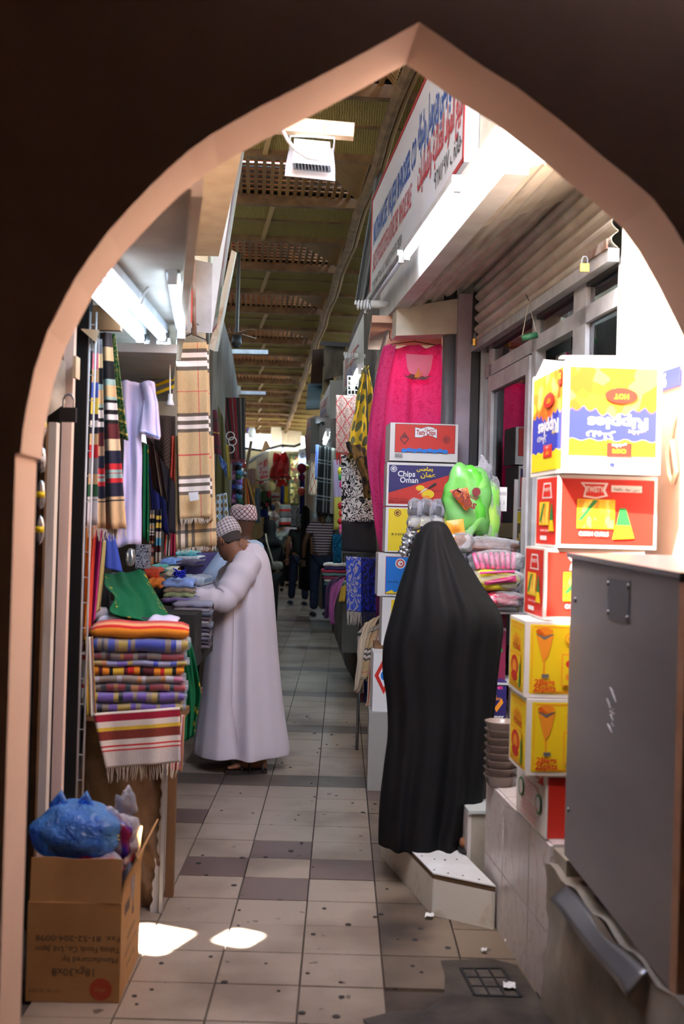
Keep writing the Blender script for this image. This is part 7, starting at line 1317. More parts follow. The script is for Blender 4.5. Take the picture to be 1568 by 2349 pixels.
x = thing('long_plank', 'pale plank leaning across the left row below the red rug', 'plank', tuple(P(570, 1060, 18))); MB().bar(P(576, 1012, 18), P(562, 1092, 18), .09, .04, m_woodpale).build('plank', x)
x = thing('beige_far_roll', 'silver roll sticking out below the red rug', 'roll', tuple(P(552, 1085, 17))); MB().tube([P(546, 1084, 16.8), P(560, 1087, 17.2)], .045, m_alum, 12).build('roll', x, True)
flat('flag_banner', 'small green, white and red flag hanging below the red rug', 'flag', [(549, 1074), (564, 1074), (563, 1058), (549, 1060)], 17.5, k_rd, .02, None, lambda t, D: ((g := MB()), hexpx(g, [(549, 1074, D - .02), (554, 1074, D - .02), (554, 1062, D - .02), (549, 1062, D - .02)], [(549, 1074, D), (554, 1074, D), (554, 1062, D), (549, 1062, D)], k_gr), g.build('green_field', t)))
x = thing('white_camera', 'white security camera on a blue board high beyond the rug', 'camera', tuple(P(577, 990, 30))); g = MB(); hexpx(g, [(566, 994, 30), (585, 994, 30), (585, 982, 30), (566, 982, 30)], [(566, 994, 30.1), (585, 994, 30.1), (585, 982, 30.1), (566, 982, 30.1)], k_bl); g.build('board', x); MB().lathe(P(577, 998, 29.8), [(.07, -.06), (.09, .0), (.1, .1), (.06, .2)], m_white, 14).build('housing', x, True)
x = thing('hat_display', 'pair of straw hats hanging among the far shops', 'hats', tuple(P(612, 1115, 22)))
for k, (px, py) in enumerate(((611, 1118), (621, 1116))): MB().lathe(P(px, py, 22), [(.10, 0), (.1, .01), (.05, .02), (.045, .06), (.01, .07)], mat('straw_%d' % k, ((150, 130, 110), (200, 180, 120))[k], .8), 14, axis=(0, -1, .2)).build('hat', x, True)
for i, (px, py, c) in enumerate(((584, 1130, (220, 180, 90)), (592, 1128, (210, 200, 190)), (615, 1160, (226, 180, 40)), (636, 1158, (200, 180, 150)), (626, 1165, (60, 70, 120)), (628, 1178, (226, 200, 206)), (634, 1186, (230, 210, 214)))):
    cc_ = P(px, py, 20); tag(MB().blob(cc_, (.045, .04, .05), mat('trinket_%d' % i, c, .6), i, 12, 8, .3, 2).build('trinket', None, True, loc=tuple(cc_)), ('golden', 'pale grey', 'yellow', 'tan', 'navy', 'blush', 'pale rose')[i] + ' stuffed trinket hanging among the far middle shops', 'trinket', 'trinkets hanging far down the alley')
# tube lamps at the far shops, mostly added to brighten the far alley
m_farlamp = mat('lamp_glow_far', (214, 240, 250), .4, emit=34)
for i, (px, py, D, L_, lab) in enumerate(((520, 1000, 13.2, 1.2, 'lit tube lamp behind the striped red rug'), (548, 1046, 19, 1.2, 'lit tube lamp over the shoulder bags'), (572, 1068, 25.5, 1.2, 'lit tube lamp over the far left shops'), (836, 872, 9.6, 1.0, 'lit tube lamp behind the dotted shawl'),
        (764, 1008, 12.0, 1.2, 'lit tube lamp over the black plaid scarf'), (738, 1032, 15.2, 1.2, 'lit tube lamp above the striped shirt man'), (716, 1052, 20.5, 1.2, 'lit tube lamp beyond the striped shirt man'), (655, 1034, 29.5, 1.2, 'lit tube lamp over the red jacket'), (700, 1058, 26.5, 1.2, 'lit tube lamp over the far right shops'), (486, 905, 9.9, 1.2, 'lit tube lamp behind the camel plaid scarf'))):
    c = P(px, py, D); batten(c - Vector((.05, L_ / 2, 0)), c + Vector((-.1, L_ / 2, 0)), lab, m=m_farlamp, r=.02, drop=.05)
# cool lamps and fan under the roof
for i, (a, b, D, lab) in enumerate((((500, 806), (611, 808), 13.5, 'grey lamp batten across the alley, nearer one'), ((505, 900), (607, 902), 17.0, 'grey lamp batten across the alley, farther one'))): tag(MB().bar(P(*a, D), P(*b, D + .4), .07, .05, m_alum).build('lamp_batten', None, loc=tuple(P(*a, D))), lab, 'batten')
x = thing('ceiling_fan', 'dark ceiling fan hanging from the slatted roof', 'fan', tuple(P(543, 780, 12.5))); c = P(543, 765, 12.5); MB().tube([c + Vector((0, 0, .9)), c], .02, m_darkmetal, 8).build('rod', x); MB().lathe(c, [(.05, -.02), (.055, -.12), (.03, -.16)], m_darkmetal, 14).build('motor', x, True)
for k in range(3): a = 1.1 + k * 2.094; d = Vector((math.cos(a), math.sin(a), 0)); MB().bar(c + d * .05, c + d * .36, .07, .008, m_wood).build('blade', x)
flat('white_junction_box', 'small white junction box under the roof above the red rug', 'box', [(530, 905), (552, 905), (552, 885), (530, 885)], 16.5, m_white, .2)
for i, (px, py) in enumerate(((528, 1000), (533, 1012), (528, 1030))): c = P(px, py, 11.2); g = MB(); g.tube([c + Vector((.04 * math.cos(a), 0, .04 * math.sin(a))) for a in [k * .45 for k in range(15)]], .005, m_white, 5); tag(g.build('ring_hanger', None, loc=tuple(c)), ('top', 'middle', 'lowest')[i] + ' of the white wire rings at the rug edge', 'ring', 'white wire rings by the rug')
# ================================================================== people
def skin_geo(nodes, edges, sub=2):
    names = list(nodes); me = bpy.data.meshes.new('sk'); me.from_pydata([nodes[k][:3] for k in names], [(names.index(a), names.index(b)) for a, b in edges], [])
    ob = bpy.data.objects.new('sk', me); C.objects.link(ob); sk = ob.modifiers.new('s', 'SKIN'); ob.modifiers.new('u', 'SUBSURF').levels = sub
    for i, k in enumerate(names):
        r = nodes[k][3]; me.skin_vertices[0].data[i].radius = (r, r) if not isinstance(r, tuple) else r; me.skin_vertices[0].data[i].use_root = (i == 0)
    bpy.context.view_layer.update(); ev = ob.evaluated_get(bpy.context.evaluated_depsgraph_get()); m = ev.to_mesh(); vs = [v.co.copy() for v in m.vertices]; fs = [tuple(p.vertices) for p in m.polygons]
    bpy.data.objects.remove(ob); bpy.data.meshes.remove(me); return vs, fs
def add_geo(mb, vf, m, T=None):
    b = len(mb.v)
    for v in vf[0]: mb.pv(T @ v if T else v)
    for f in vf[1]: mb.face([b + i for i in f], m)
    return mb
m_skin1 = mat('skin_brown', (150, 100, 72), .55, col2=(134, 88, 62), vs=12, spec=.4); m_skin2 = mat('skin_dark', (104, 70, 50), .55, spec=.4); m_skin3 = mat('skin_fair', (206, 160, 136), .55, spec=.4)
m_eye = mat('eye_white', (220, 214, 206), .2); m_iris = mat('iris', (30, 22, 18), .15); m_lip = mat('lip', (136, 78, 66), .5); m_hairb = mat('hair_black', (24, 20, 20), .7, bump=.5, bs=120); m_hairg = mat('hair_grey', (150, 146, 142), .8, bump=.6, bs=60)
HS = [(-.05, .035, -.075, .058), (-.02, .055, -.075, .058), (0, .085, -.07, .045), (.012, .096, -.068, .05), (.03, .099, -.07, .058), (.05, .098, -.075, .064), (.075, .099, -.084, .069), (.10, .097, -.092, .074), (.12, .094, -.096, .076), (.145, .098, -.10, .078), (.17, .095, -.10, .077), (.195, .08, -.09, .069), (.212, .055, -.068, .052), (.222, .028, -.04, .032), (.226, .006, -.012, .01)]
def head_geo(mb, T, skin, eyes=True):
    n = 36; rings = []
    for z, f, b, w in HS:
        ring = []
        for k in range(n):
            a = 2 * PI * k / n; aa = a if a < PI else a - 2 * PI; r = (f if math.cos(a) > 0 else -b); x = w * math.sin(a); y = r * math.cos(a)
            if abs(aa) < .5:
                y += .026 * math.exp(-(aa / .14) ** 2) * (max(0, 1 - abs(z - .078) / .034) if z < .078 else max(0, 1 - (z - .078) / .05))
                y += .006 * math.exp(-(aa / .22) ** 2) * (z in (.05,)) - .004 * math.exp(-(aa / .2) ** 2) * (z in (.03,))
            if z in (.10, .12): y -= .007 * (math.exp(-((abs(aa) - .36) / .14) ** 2)) * (1 if z == .12 else .8)
            ring.append(mb.pv(T @ Vector((x, y, z))))
        rings.append(ring)
    mb._rings(rings, skin, True)
    for sx in (-1, 1):
        e = [(T @ Vector((sx * (.076 + .006 * math.sin(q)), -.008 - .012 * math.cos(q * 1.0), .098 + .028 * math.sin(q - .4)))) for q in [k * 2 * PI / 9 for k in range(10)]]; mb.tube(e, [.0065] * 10, skin, 6)
        mb.blob(T @ Vector((sx * .078, -.006, .096)), (.006, .013, .024), skin, 1, 8, 6, .02, 2)
        if eyes: mb.blob(T @ Vector((sx * .031, .083, .112)), (.013, .009, .006), m_eye, 1, 10, 6, .0, 2); mb.blob(T @ Vector((sx * .031, .0905, .112)), (.005, .004, .0055), m_iris, 1, 8, 6, 0, 2)
    mb.blob(T @ Vector((0, .099, .043)), (.022, .008, .006), m_lip, 2, 10, 6, .03, 2)
def Tm(o, yaw, pitch=0, roll=0, s=1): return Matrix.Translation(Vector(o)) @ Matrix.Rotation(yaw, 4, 'Z') @ Matrix.Rotation(-pitch, 4, 'X') @ Matrix.Rotation(roll, 4, 'Y') @ Matrix.Scale(s, 4)
def hair_cap(mb, T, m, z0=.09, k=1.06, back=-.05):
    n = 28; rings = []
    for z, f, b, w in [s for s in HS if s[0] >= 0.05]:
        ring = []
        for q in range(n):
            a = 2 * PI * q / n; fr = math.cos(a) > .2; zz = max(z, (.165 if fr else (z0 - .03 if math.cos(a) < -.3 else z0)))
            s_ = next(s for s in HS if s[0] >= min(zz, .226) - 1e-6); r = s_[1] if math.cos(a) > 0 else -s_[2]
            ring.append(mb.pv(T @ Vector((s_[3] * math.sin(a) * k, r * math.cos(a) * k, zz + .008 * (zz > .15)))))
        rings.append(ring)
    mb._rings(rings, m, True)
def hand_geo(mb, T, skin, curl=.5, s=1.0):
    """palm and five fingers, local: +x to the finger tips, thumb on +y"""
    mb.blob(T @ Vector((.045 * s, 0, 0)), (.045 * s, .036 * s, .013 * s), skin, 3, 14, 10, .03, 2.6)
    for i, (y, L_) in enumerate(((.028, .07), (.010, .078), (-.009, .072), (-.027, .058))):
        a = Vector((.08, y, 0)) * s; b = a + Vector((L_ * .42, y * .1, -.01 * curl)) * s; c = b + Vector((L_ * .33 * math.cos(curl), 0, -L_ * .33 * math.sin(curl) )) * s; d = c + Vector((L_ * .27 * math.cos(curl * 1.8), 0, -L_ * .27 * math.sin(curl * 1.8))) * s
        mb.tube([T @ q for q in (a - Vector((.012 * s, 0, 0)), a, b, c, d)], [.0092 * s, .009 * s, .0082 * s, .0074 * s, .0052 * s], skin, 8)
    mb.tube([T @ (Vector(q) * s) for q in ((.02, .028, -.002), (.042, .05, -.008), (.068, .062, -.014), (.088, .062, -.022))], [.012 * s, .0105 * s, .009 * s, .006 * s], skin, 8)
def robe(secs, D, n=64, folds=(9, 13), amp=.05, seed=0, lean=None, power=1.6, offs=None, keep=None):
    """secs: (py, left px, right px, half depth); returns rings of world points, front and back hanging in folds"""
    rs = random.Random(seed); ph = [rs.uniform(0, 6) for _ in range(4)]; out = []; N_ = len(secs)
    for j, (py, l, r, ry) in enumerate(secs):
        a_, b_ = P(l, py, D), P(r, py, D); c = (a_ + b_) / 2; rx = (b_ - a_).length / 2; v = j / (N_ - 1); ring = []; dy = offs[j] if offs else 0
        for k in range(n):
            a = 2 * PI * k / n; f = amp * v ** power * (math.sin(folds[0] * a + ph[0] + .4 * v) + .6 * math.sin(folds[1] * a + ph[1] - .5 * v) + .3 * math.sin(5 * a + ph[2] + 3 * v)); e = 1 - abs(math.cos(a)) ** 6 * .75
            w = 1 + f * e
            ring.append(Vector((c.x + rx * math.cos(a) * (1 + f * (1 - e) * .3), D + dy + ry * math.sin(a) * w, c.z + (b_.z - a_.z) / 2 * math.cos(a))))
        out.append(ring)
    return out
def densify(secs, k=4):
    o = []
    for i in range(len(secs) - 1):
        p0, p1, p2, p3 = secs[max(0, i - 1)], secs[i], secs[i + 1], secs[min(len(secs) - 1, i + 2)]
        for q in range(k):
            t = q / k; o.append(tuple(.5 * (2 * p1[c] + (p2[c] - p0[c]) * t + (2 * p0[c] - 5 * p1[c] + 4 * p2[c] - p3[c]) * t * t + (3 * p1[c] - p0[c] - 3 * p2[c] + p3[c]) * t ** 3) for c in range(4)))
    o.append(secs[-1]); return o
# ---------------------------------------------------------------- the cloaked woman on the white step
m_abaya = mat('black_cloak', (13, 13, 15), .7, bump=.05, bs=300, spec=.2)
D1 = 5.28; t = thing('person', 'person in a full black head-to-foot cloak standing on the white wooden step, seen from behind', 'person', (P(1000, 1960, D1).x, D1, .185))
secs = densify([(1195, 992, 1006, .02), (1199, 980, 1017, .055), (1209, 968, 1027, .085), (1232, 953, 1039, .10), (1262, 942, 1054, .115), (1300, 929, 1078, .135), (1350, 912, 1109, .165), (1400, 898, 1142, .19), (1440, 887, 1151, .195), (1480, 878, 1147, .19), (1540, 877, 1140, .18), (1600, 886, 1134, .175), (1680, 889, 1126, .18), (1760, 880, 1119, .19), (1840, 871, 1110, .20), (1900, 868, 1094, .205), (1932, 868, 1088, .205)], 4)
g = MB(); g.loft(robe(secs, D1, 96, (11, 17), .11, 3, power=.8), m_abaya); g.build('cloak', t, True)
g = MB(); hT = Tm((P(999, 1260, D1).x, D1 - .02, P(999, 1262, D1).z - .05), 0.0); 
body = skin_geo({'pelvis': (0, 0, .78, .11), 'waist': (0, 0, .92, .1), 'chest': (0, .0, 1.1, .1), 'neck': (0, 0, 1.22, .045), 'sl': (-.14, 0, 1.16, .05), 'sr': (.14, 0, 1.16, .05), 'el': (-.17, .1, .92, .035), 'er': (.17, .1, .92, .035), 'wl': (-.1, .2, .95, .025), 'wr': (.1, .2, .95, .025), 'hl': (-.08, 0, .7, .08), 'hr': (.08, 0, .7, .08), 'kl': (-.08, 0, .4, .05), 'kr': (.08, 0, .4, .05), 'al': (-.08, 0, .07, .035), 'ar': (.08, 0, .07, .035), 'tl': (-.08, .12, .03, .03), 'tr': (.08, .12, .03, .03)},
                [('pelvis', 'waist'), ('waist', 'chest'), ('chest', 'neck'), ('chest', 'sl'), ('chest', 'sr'), ('sl', 'el'), ('sr', 'er'), ('el', 'wl'), ('er', 'wr'), ('pelvis', 'hl'), ('pelvis', 'hr'), ('hl', 'kl'), ('hr', 'kr'), ('kl', 'al'), ('kr', 'ar'), ('al', 'tl'), ('ar', 'tr')], 1)
Tb = Tm((P(1000, 1960, D1).x + .0, D1, .185), 0); add_geo(g, body, m_skin1, Tb); head_geo(g, Tm((P(999, 1260, D1).x, D1, .185 + 1.245), 0, 0, 0, .88), m_skin1, False); g.build('body', t, True)
g = MB(); c = P(1070, 1956, 5.1); g.blob((c.x, 5.12, .215), (.035, .04, .028), m_skin1, 2, 12, 8, .05, 2.2); g.blob((c.x, 5.10, .193), (.04, .06, .007), m_darkmetal, 3, 12, 6, .02, 3); g.build('heel', t, True)
# ---------------------------------------------------------------- the man in the pale robe
m_robe = mat('robe_white', (226, 212, 214), .75, bump=.04, bs=200, spec=.3, sheen=.2)
D2 = 7.5; fx = P(557, 1760, D2).x; t = thing('person', 'man in a long pale robe and embroidered cap leaning over the left stall', 'person', (fx, D2, 0))
secs = densify([(1246, 566, 592, .045), (1256, 556, 603, .07), (1270, 545, 612, .10), (1290, 530, 619, .135), (1320, 512, 624, .16), (1360, 492, 629, .18), (1410, 479, 633, .20), (1470, 474, 637, .20), (1540, 468, 643, .21), (1610, 461, 650, .225), (1670, 453, 658, .24), (1712, 448, 664, .25), (1728, 448, 663, .25)], 4)
g = MB(); g.loft(robe(secs, D2, 96, (7, 11), .12, 5, power=.8), m_robe)
def sleeve(pts, rad, n=18, amp=.06, m=m_robe):
    pts = [Vector(p) for p in pts]; d = []
    for i in range(len(pts) - 1):
        for q in range(5): d.append((pts[i].lerp(pts[i + 1], q / 5), rad[i] + (rad[i + 1] - rad[i]) * q / 5))
    d.append((pts[-1], rad[-1])); g.tube([p for p, r in d], [r * (1 + amp * math.sin(i * 1.35) + amp * .6 * math.sin(i * 2.3 + 1)) for i, (p, r) in enumerate(d)], m, n)
sleeve([P(572, 1282, 7.36), P(556, 1312, 7.30), P(534, 1350, 7.24), P(512, 1376, 7.2), P(480, 1374, 7.18), P(452, 1367, 7.17), P(441, 1365, 7.17)], [.085, .098, .092, .086, .07, .05, .042])
sleeve([P(560, 1285, 7.65), P(530, 1320, 7.72), P(505, 1355, 7.75), P(470, 1362, 7.72), P(446, 1362, 7.70)], [.08, .085, .075, .055, .042])
g.build('robe', t, True); 
g = MB(); g.tube([P(q, y, 7.5 - d) for q, y, d in ((535, 1340, .17), (536, 1420, .20), (534, 1520, .21), (532, 1620, .22), (545, 1700, .24))], .0025, m_robe, 5); g.tube([P(556 + 22 * (1 - math.cos(a)) , 1257 - 10 * math.sin(a), 7.43 + .02 * a) for a in [k * PI / 8 for k in range(9)]], .004, m_robe, 5); g.build('seam', t, True)
g = MB(); TH = Tm((0, 0, 0), math.radians(50), math.radians(33), 0, 1.02); TH.translation = P(527, 1241, 7.46) - TH @ Vector((0, -.006, .096))
head_geo(g, TH, m_skin1); g.tube([TH @ Vector((0, -.03, .05)), P(556, 1256, 7.49), P(576, 1272, 7.5)], [.058, .058, .06], m_skin1, 16)
Bm = {'pelvis': (0, 0, .92, .12), 'waist': (0, 0, 1.02, .1), 'chest': (-.04, .0, 1.2, .09), 'neck': (-.06, 0, 1.36, .05), 'hl': (-.09, 0, .85, .09), 'hr': (.09, 0, .85, .09), 'kl': (-.1, 0, .48, .06), 'kr': (.1, 0, .48, .06), 'al': (-.12, -.0, .10, .04), 'ar': (.1, -.02, .10, .04)}
add_geo(g, skin_geo(Bm, [('pelvis', 'waist'), ('waist', 'chest'), ('chest', 'neck'), ('pelvis', 'hl'), ('pelvis', 'hr'), ('hl', 'kl'), ('hr', 'kr'), ('kl', 'al'), ('kr', 'ar')], 1), m_skin1, Tm((fx + .05, D2, 0), math.radians(75)))
# near arm and hand, reaching to the stack; far hand
for (w_, h_, off_) in ((P(444, 1365, 7.17), P(418, 1374, 7.15), 0), (P(450, 1362, 7.70), P(425, 1368, 7.68), 1)):
    g.tube([P(480, 1372, w_.y), w_, w_.lerp(h_, .5)], [.045, .03, .027], m_skin1, 12)
    dx = (h_ - w_).normalized(); up_ = Vector((0, 0, 1)); sy = up_.cross(dx).normalized() * (-1 if not off_ else 1); uz = dx.cross(sy).normalized()
    if uz.z < 0: uz = -uz
    TT = Matrix((dx, sy, uz)).transposed().to_4x4(); TT.translation = w_.lerp(h_, .25); hand_geo(g, TT, m_skin1, .55, 1.0)
feet = [(P(566, 1757, 7.36), math.radians(97), 1), (P(512, 1742, 7.8), math.radians(92), 0)]
for c, yw, nr in feet:
    Tf = Tm((c.x, c.y, .022), yw)
    g.loft([[Tf @ Vector((wx * math.cos(a), y, max(0, zc_ + hz * math.sin(a)))) for a in [2 * PI * k / 14 for k in range(14)]] for y, wx, zc_, hz in ((-.13, .02, .03, .02), (-.12, .032, .04, .035), (-.085, .036, .07, .06), (-.04, .037, .06, .055), (.02, .040, .04, .036), (.07, .045, .025, .022), (.095, .042, .018, .015), (.1, .03, .015, .01))], m_skin1)
    for k, (x, L_) in enumerate(((-.03 * 1, .035), (-.012, .04), (.006, .038), (.022, .034), (.035, .03))): g.tube([Tf @ Vector((x, .085, .018)), Tf @ Vector((x * 1.05, .085 + L_, .012))], [.010, .007], m_skin1, 7)
    g.tube([Tf @ Vector((0, -.08, .08)), Tf @ Vector((0, -.08, .2))], [.038, .042], m_skin1, 12)
g.build('body', t, True)
m_sand = mat('sandal_leather', (50, 34, 28), .5)
for c, yw, nr in feet:
    Tf = Tm((c.x, c.y, .0), yw); s_ = MB(); outl = [(-.035, -.13), (.035, -.13), (.04, -.05), (.042, .02), (.056, .08), (.05, .13), (.01, .15), (-.035, .14), (-.05, .08), (-.04, 0)]
    for z0, z1 in ((0, .024),):
        s_.loft([[Tf @ Vector((x, y, z)) for x, y in outl] for z in (z0 + .001, z1)], m_sand)
    sd = s_.build('sandal', t)
    for y0 in (.045, -.005, -.09):
        q = MB(); q.tube([Tf @ Vector((.05 * math.cos(a) * (1 if y0 > 0 else .9), y0 + .012 * math.cos(a), .018 + (.05 if y0 > 0 else .085 if y0 > -.05 else .06) * math.sin(a))) for a in [k * PI / 8 for k in range(9)]], .009, m_sand, 6); q.build('strap', sd, True)
g = MB(); hair_cap(g, TH, mat('hair_stubble', (70, 58, 52), .85), .085, 1.012); g.build('hair', t, True)
def cap_mat():
    s = NT('embroidered_cap'); u, v = s.uv((26, 9)); a = s.math('ABSOLUTE', s.math('SUBTRACT', s.math('FRACT', u), .5)); b = s.math('ABSOLUTE', s.math('SUBTRACT', s.math('FRACT', v), .5)); d = s.math('ADD', a, b)
    f = s.math('MULTIPLY', s.math('LESS_THAN', d, .42), s.math('GREATER_THAN', d, .16)); c = s.mix(s.math('MULTIPLY', f, .9), lin((214, 204, 200)), lin((104, 34, 48))); s.bump(f, .3, .002); return s.fin(c, .85, 0, .2)
m_cap = cap_mat()
def kumma(T, parent, m=m_cap, k=1.0):
    n = 32; g = MB(); pr = [(.118, 1.03), (.135, 1.07), (.16, 1.06), (.19, 1.0), (.212, .93), (.222, .80), (.226, .55), (.222, .2)]
    def sec(z, s_, i): return [T @ Vector((.080 * s_ * math.sin(a) * k, (-.003 + .103 * s_ * math.cos(a)) * k, z + .004 + (.012 * math.sin(2 * a + 1) if i > 3 else 0) + .028 * math.cos(a) * (i < 2) * 0)) for a in [2 * PI * q / n for q in range(n)]]
    g.loft([sec(z, s_, i) for i, (z, s_) in enumerate(pr)], m); return g.build('cap', parent, True)
kumma(TH, t)
w_ = P(446, 1364, 7.17); MB().tube([w_ + Vector((.012 + .0, .034 * math.cos(a), .034 * math.sin(a))) for a in [k * PI / 8 for k in range(17)]], .006, m_steel, 6).build('wristwatch', t, True)
# ---------------------------------------------------------------- other people
def walker(label, px, py_foot, D, yaw, shirt, trousers, skin, hair=None, H=1.7, z0=0.0, hat=None, scarf=None, arms=((-.23, .02, .88), (.23, .02, .88)), long_=False, pitch=0, bag=None, shoes=m_darkmetal, stride=0, stripes=None):
    c = P(px, py_foot, D); o = Vector((c.x, D, z0)); t = thing('person', label, 'person', tuple(o)); s = H / 1.7; T = Tm(o, yaw, 0, 0, s)
    (lx, ly, lz), (rx, ry, rz) = arms; el = ((-.2 + lx) / 2 - .04, ly / 2 - .03, (1.40 + lz) / 2 - .02); er = ((.2 + rx) / 2 + .04, ry / 2 - .03, (1.40 + rz) / 2 - .02)
    N = {'pelvis': (0, 0, .93, .115), 'waist': (0, 0, 1.06, .105), 'chest': (0, 0, 1.27, .12), 'neck': (0, 0, 1.45, .05), 'head': (0, .01, 1.52, .05), 'sl': (-.165, 0, 1.38, .06), 'sr': (.165, 0, 1.38, .06), 'el': el + (.042,), 'er': er + (.042,), 'wl': (lx, ly, lz, .028), 'wr': (rx, ry, rz, .028), 'hl': (-.09, 0, .87, .09), 'hr': (.09, 0, .87, .09), 'kl': (-.1, stride * .5, .49, .058), 'kr': (.1, -stride * .5, .49, .058), 'al': (-.1, stride, .10, .038), 'ar': (.1, -stride, .10, .038)}
    E_ = [('pelvis', 'waist'), ('waist', 'chest'), ('chest', 'neck'), ('neck', 'head'), ('chest', 'sl'), ('chest', 'sr'), ('sl', 'el'), ('sr', 'er'), ('el', 'wl'), ('er', 'wr'), ('pelvis', 'hl'), ('pelvis', 'hr'), ('hl', 'kl'), ('hr', 'kr'), ('kl', 'al'), ('kr', 'ar')]
    g = MB(); add_geo(g, skin_geo(N, E_, 1), skin, T); TH_ = T @ Tm((0, .015, 1.475), 0, pitch); head_geo(g, TH_, skin)
    for w, e in (('wl', 'el'), ('wr', 'er')):
        a = T @ Vector(N[w][:3]); b = T @ Vector(N[e][:3]); dx = (a - b).normalized(); sy = Vector((0, 0, 1)).cross(dx)
        sy = sy.normalized() if sy.length > .05 else T.to_3x3() @ Vector((0, 1, 0)); sy.normalize(); uz = dx.cross(sy).normalized(); TT = Matrix((dx, sy, uz)).transposed().to_4x4(); TT.translation = a; hand_geo(g, TT, skin, .6, .9 * s)
    g.build('body', t, True)
    k = 1.22; S_ = {q: N[q][:3] + (N[q][3] * k,) for q in ('pelvis', 'waist', 'chest', 'sl', 'sr')}; S_['pelvis'] = (0, 0, .90, .15); S_['chest'] = (0, 0, 1.27, .145); S_['waist'] = (0, 0, 1.06, .14); S_['top'] = (0, 0, 1.42, .075)
    S_['ml'] = tuple((N['sl'][i] + el[i]) / 2 for i in range(3)) + (.068,); S_['mr'] = tuple((N['sr'][i] + er[i]) / 2 for i in range(3)) + (.068,)
    ES = [('pelvis', 'waist'), ('waist', 'chest'), ('chest', 'top'), ('chest', 'sl'), ('chest', 'sr'), ('sl', 'ml'), ('sr', 'mr')]
    if long_: S_['el'] = el + (.058,); S_['er'] = er + (.058,); S_['wl'] = (lx, ly, lz + .02, .046); S_['wr'] = (rx, ry, rz + .02, .046); ES += [('ml', 'el'), ('mr', 'er'), ('el', 'wl'), ('er', 'wr')]
    g = MB(); add_geo(g, skin_geo(S_, ES, 2), shirt, T); g.build('shirt', t, True)
    if trousers == 'robe':
        g = MB(); n = 40; g.loft([[T @ Vector((rx_ * math.cos(a) * (1 + .05 * math.sin(9 * a)), ry_ * math.sin(a) * (1 + .05 * math.sin(9 * a)), z)) for a in [2 * PI * q / n for q in range(n)]] for z, rx_, ry_ in ((1.1, .15, .13), (.9, .17, .15), (.5, .2, .18), (.12, .24, .21))], shirt); g.build('skirt', t, True)
    else:
        Tr = {'pelvis': (0, 0, .93, .13), 'hl': (-.09, 0, .86, .105), 'hr': (.09, 0, .86, .105), 'kl': N['kl'][:3] + (.08,), 'kr': N['kr'][:3] + (.08,), 'al': N['al'][:3] + (.07,), 'ar': N['ar'][:3] + (.07,)}
        g = MB(); add_geo(g, skin_geo(Tr, [('pelvis', 'hl'), ('pelvis', 'hr'), ('hl', 'kl'), ('hr', 'kr'), ('kl', 'al'), ('kr', 'ar')], 2), trousers, T); g.build('trousers', t, True)
    for q in ('al', 'ar'): a = N[q]; MB_ = MB(); MB_.blob(T @ Vector((a[0], a[1] + .05, .04)), (.045 * s, .045 * s, .035 * s), shoes, 1, 12, 8, .02, 2.4); MB_.blob(T @ Vector((a[0] + (.0), a[1] + .11, .03)), (.042 * s, .042 * s, .025 * s), shoes, 1, 12, 8, .02, 2.2); MB_.blob(T @ Vector((a[0], a[1] - .02, .035)), (.04 * s, .04 * s, .033 * s), shoes, 1, 12, 8, .02, 2.2); MB_.build('shoe', t, True)
    if hair: g = MB(); hair_cap(g, TH_, hair, .08, 1.09); g.build('hair', t, True)
    if hat: g = MB(); g.lathe(TH_ @ Vector((0, 0, .16)), [(.15, .0), (.15, .008), (.09, .012), (.086, .09), (.06, .11), (.01, .112)], hat, 24); g.build('hat', t, True)
    if scarf:
        g = MB(); n = 32; g.loft([[T @ Vector((x0 + rx_ * math.cos(a) * (1 + .03 * math.sin(7 * a)), y0 + ry_ * math.sin(a), z)) for a in [2 * PI * q / n for q in range(n)]] for z, rx_, ry_, x0, y0 in ((1.34, .19, .15, 0, 0), (1.42, .14, .13, 0, 0), (1.5, .085, .10, 0, -.005), (1.58, .092, .108, 0, -.01), (1.65, .09, .108, 0, -.01), (1.705, .07, .085, 0, -.01), (1.725, .03, .04, 0, -.01))], scarf); g.build('headscarf', t, True)
    return t, T, TH_
def shirt_stripes():
    s = NT('striped_shirt'); x = s.n('SeparateXYZ'); s.l(s.tc.outputs['Object'], x.inputs[0]); f = s.math('FRACT', s.math('MULTIPLY', x.outputs[2], 24)); c = s.ramp(f, [(0, (216, 200, 202)), (.5, (104, 40, 56)), (.62, (60, 34, 50))], 'CONSTANT').outputs[0]; return s.fin(c, .85, 0, .2)
m_jean = mat('denim', (30, 38, 62), .85, col2=(40, 50, 78), vs=12); m_dkt = mat('dark_trousers', (26, 26, 30), .85)
walker('man in a maroon and white striped shirt and jeans standing on the stone doorstep', 733, 1418, 17.5, math.radians(14), shirt_stripes(), m_jean, m_skin2, m_hairb, 1.72, .165, arms=((-.27, .04, .88), (.25, .02, .9)))
tw, T_, H_2 = walker('person in a black hijab and black coat beyond the robed man', 612, 1400, 16, math.radians(35), mat('black_coat', (18, 18, 20), .8), m_dkt, m_skin1, None, 1.62, 0, scarf=mat('black_scarf', (14, 14, 16), .8), arms=((-.2, .2, 1.05), (.2, .2, 1.05)), long_=True)
x = thing('woven_bag', 'light grey woven shoulder bag carried by the person in the black hijab', 'bag', tuple(P(636, 1300, 15.8))); c = P(635, 1298, 15.75); MB().blob(c, (.085, .04, .06), paisley_mat('woven', (150, 146, 130), (110, 106, 96), 14, .05), 2, 16, 10, .06, 3).build('body', x, True); MB().tube([c + Vector((-.06, 0, .05)), P(612, 1245, 15.7), P(609, 1225, 15.8)], .012, MATS['woven'] if 'woven' in MATS else m_offwhite, 6).build('strap', x)
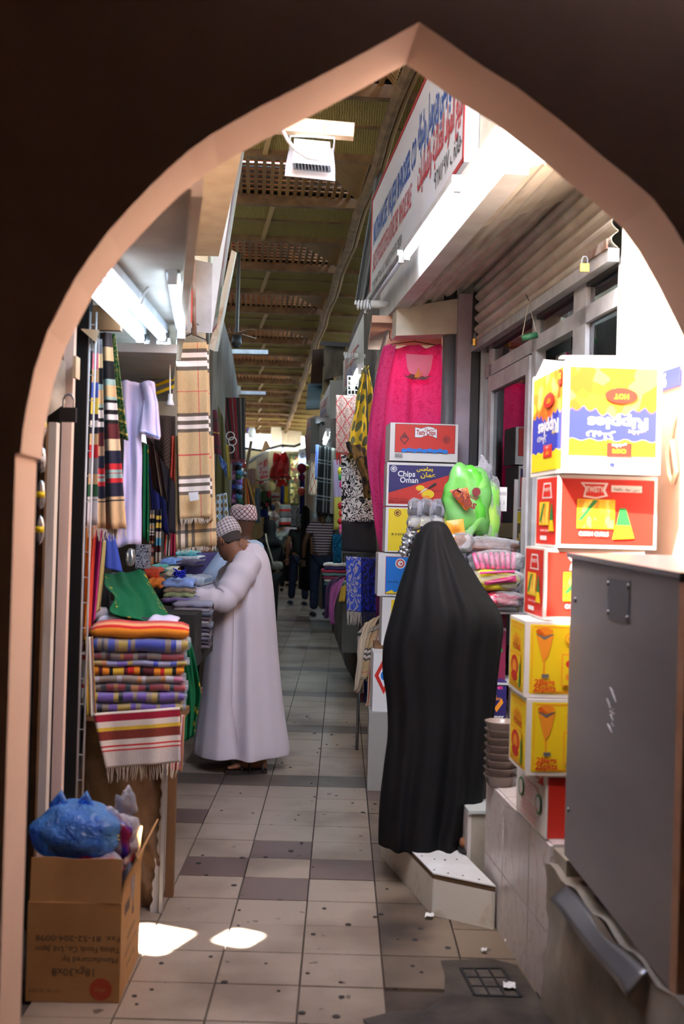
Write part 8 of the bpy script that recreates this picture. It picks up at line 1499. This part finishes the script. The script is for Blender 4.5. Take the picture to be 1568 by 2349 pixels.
walker('man in a cream sun hat far down the alley', 620, 1325, 27, math.radians(150), mat('check_shirt', (150, 146, 140), .8), m_dkt, m_skin3, m_hairg, 1.78, 0, hat=mat('hat_cream', (214, 206, 180), .8))
walker('grey-haired person in a pale floral shirt with a black strap', 637, 1322, 26, math.radians(5), multi_mat('floral_shirt', [(150, 166, 160), (196, 204, 196), (90, 110, 116), (210, 206, 180)], 16, .8), m_dkt, m_skin3, m_hairg, 1.62, 0)
walker('old man in a pale pink shirt holding a plastic bag far down the alley', 667, 1338, 28, math.radians(-10), mat('pink_shirt', (200, 184, 196), .8), m_dkt, m_skin3, m_hairg, 1.72, 0, arms=((-.24, .04, .88), (.22, .25, 1.1)), long_=True, shoes=m_wood)
walker('person in black with dark jeans, half hidden by the black hanging abaya', 683, 1384, 22, math.radians(20), mat('black_top', (20, 20, 22), .8), m_jean, m_skin1, m_hairb, 1.74, 0, shoes=mat('blue_shoe', (40, 60, 90), .7), stride=.12)
x = thing('plastic_bag', 'white plastic bag with pink and green print held by the old man', 'bag', tuple(P(668, 1240, 27.3))); MB().blob(P(668, 1232, 27.4), (.13, .06, .25), mat('bag_white', (216, 216, 220), .4, col2=(206, 120, 150), vs=3.2, lo=.5, hi=.6), 3, 18, 12, .12, 2.4).build('bag', x, True)
hang('black_abaya', 'long black abaya hanging in the right row left of the striped shirt man', 'abaya', [(693, 1160), (708, 1160), (684, 1350), (712, 1356)], 19.6, mat('black_abaya', (20, 20, 24), .8), amp=.05, fr=2.2, seed=3, nu=16, nv=16, solid=.02)
tw2, T2, TH2 = walker('man in a pale blue robe and patterned cap standing behind the leaning man', 548, 1640, 8.6, math.radians(60), mat('robe_blue', (176, 198, 226), .75), 'robe', m_skin2, None, 1.74, 0, arms=((-.3, .25, 1.0), (.2, .3, 1.0)), long_=True)
walker('person in a purple top bending behind the camel plaid scarf tail', 462, 1600, 9.3, math.radians(-10), mat('purple_top', (94, 84, 140), .8), m_dkt, m_skin1, m_hairb, 1.62, 0, arms=((-.24, .1, .95), (.24, .1, .95)))
kumma(TH2, tw2, diamond_mat('cap_floral', (216, 204, 200), (130, 40, 56), 16, 5, .1), 1.03)
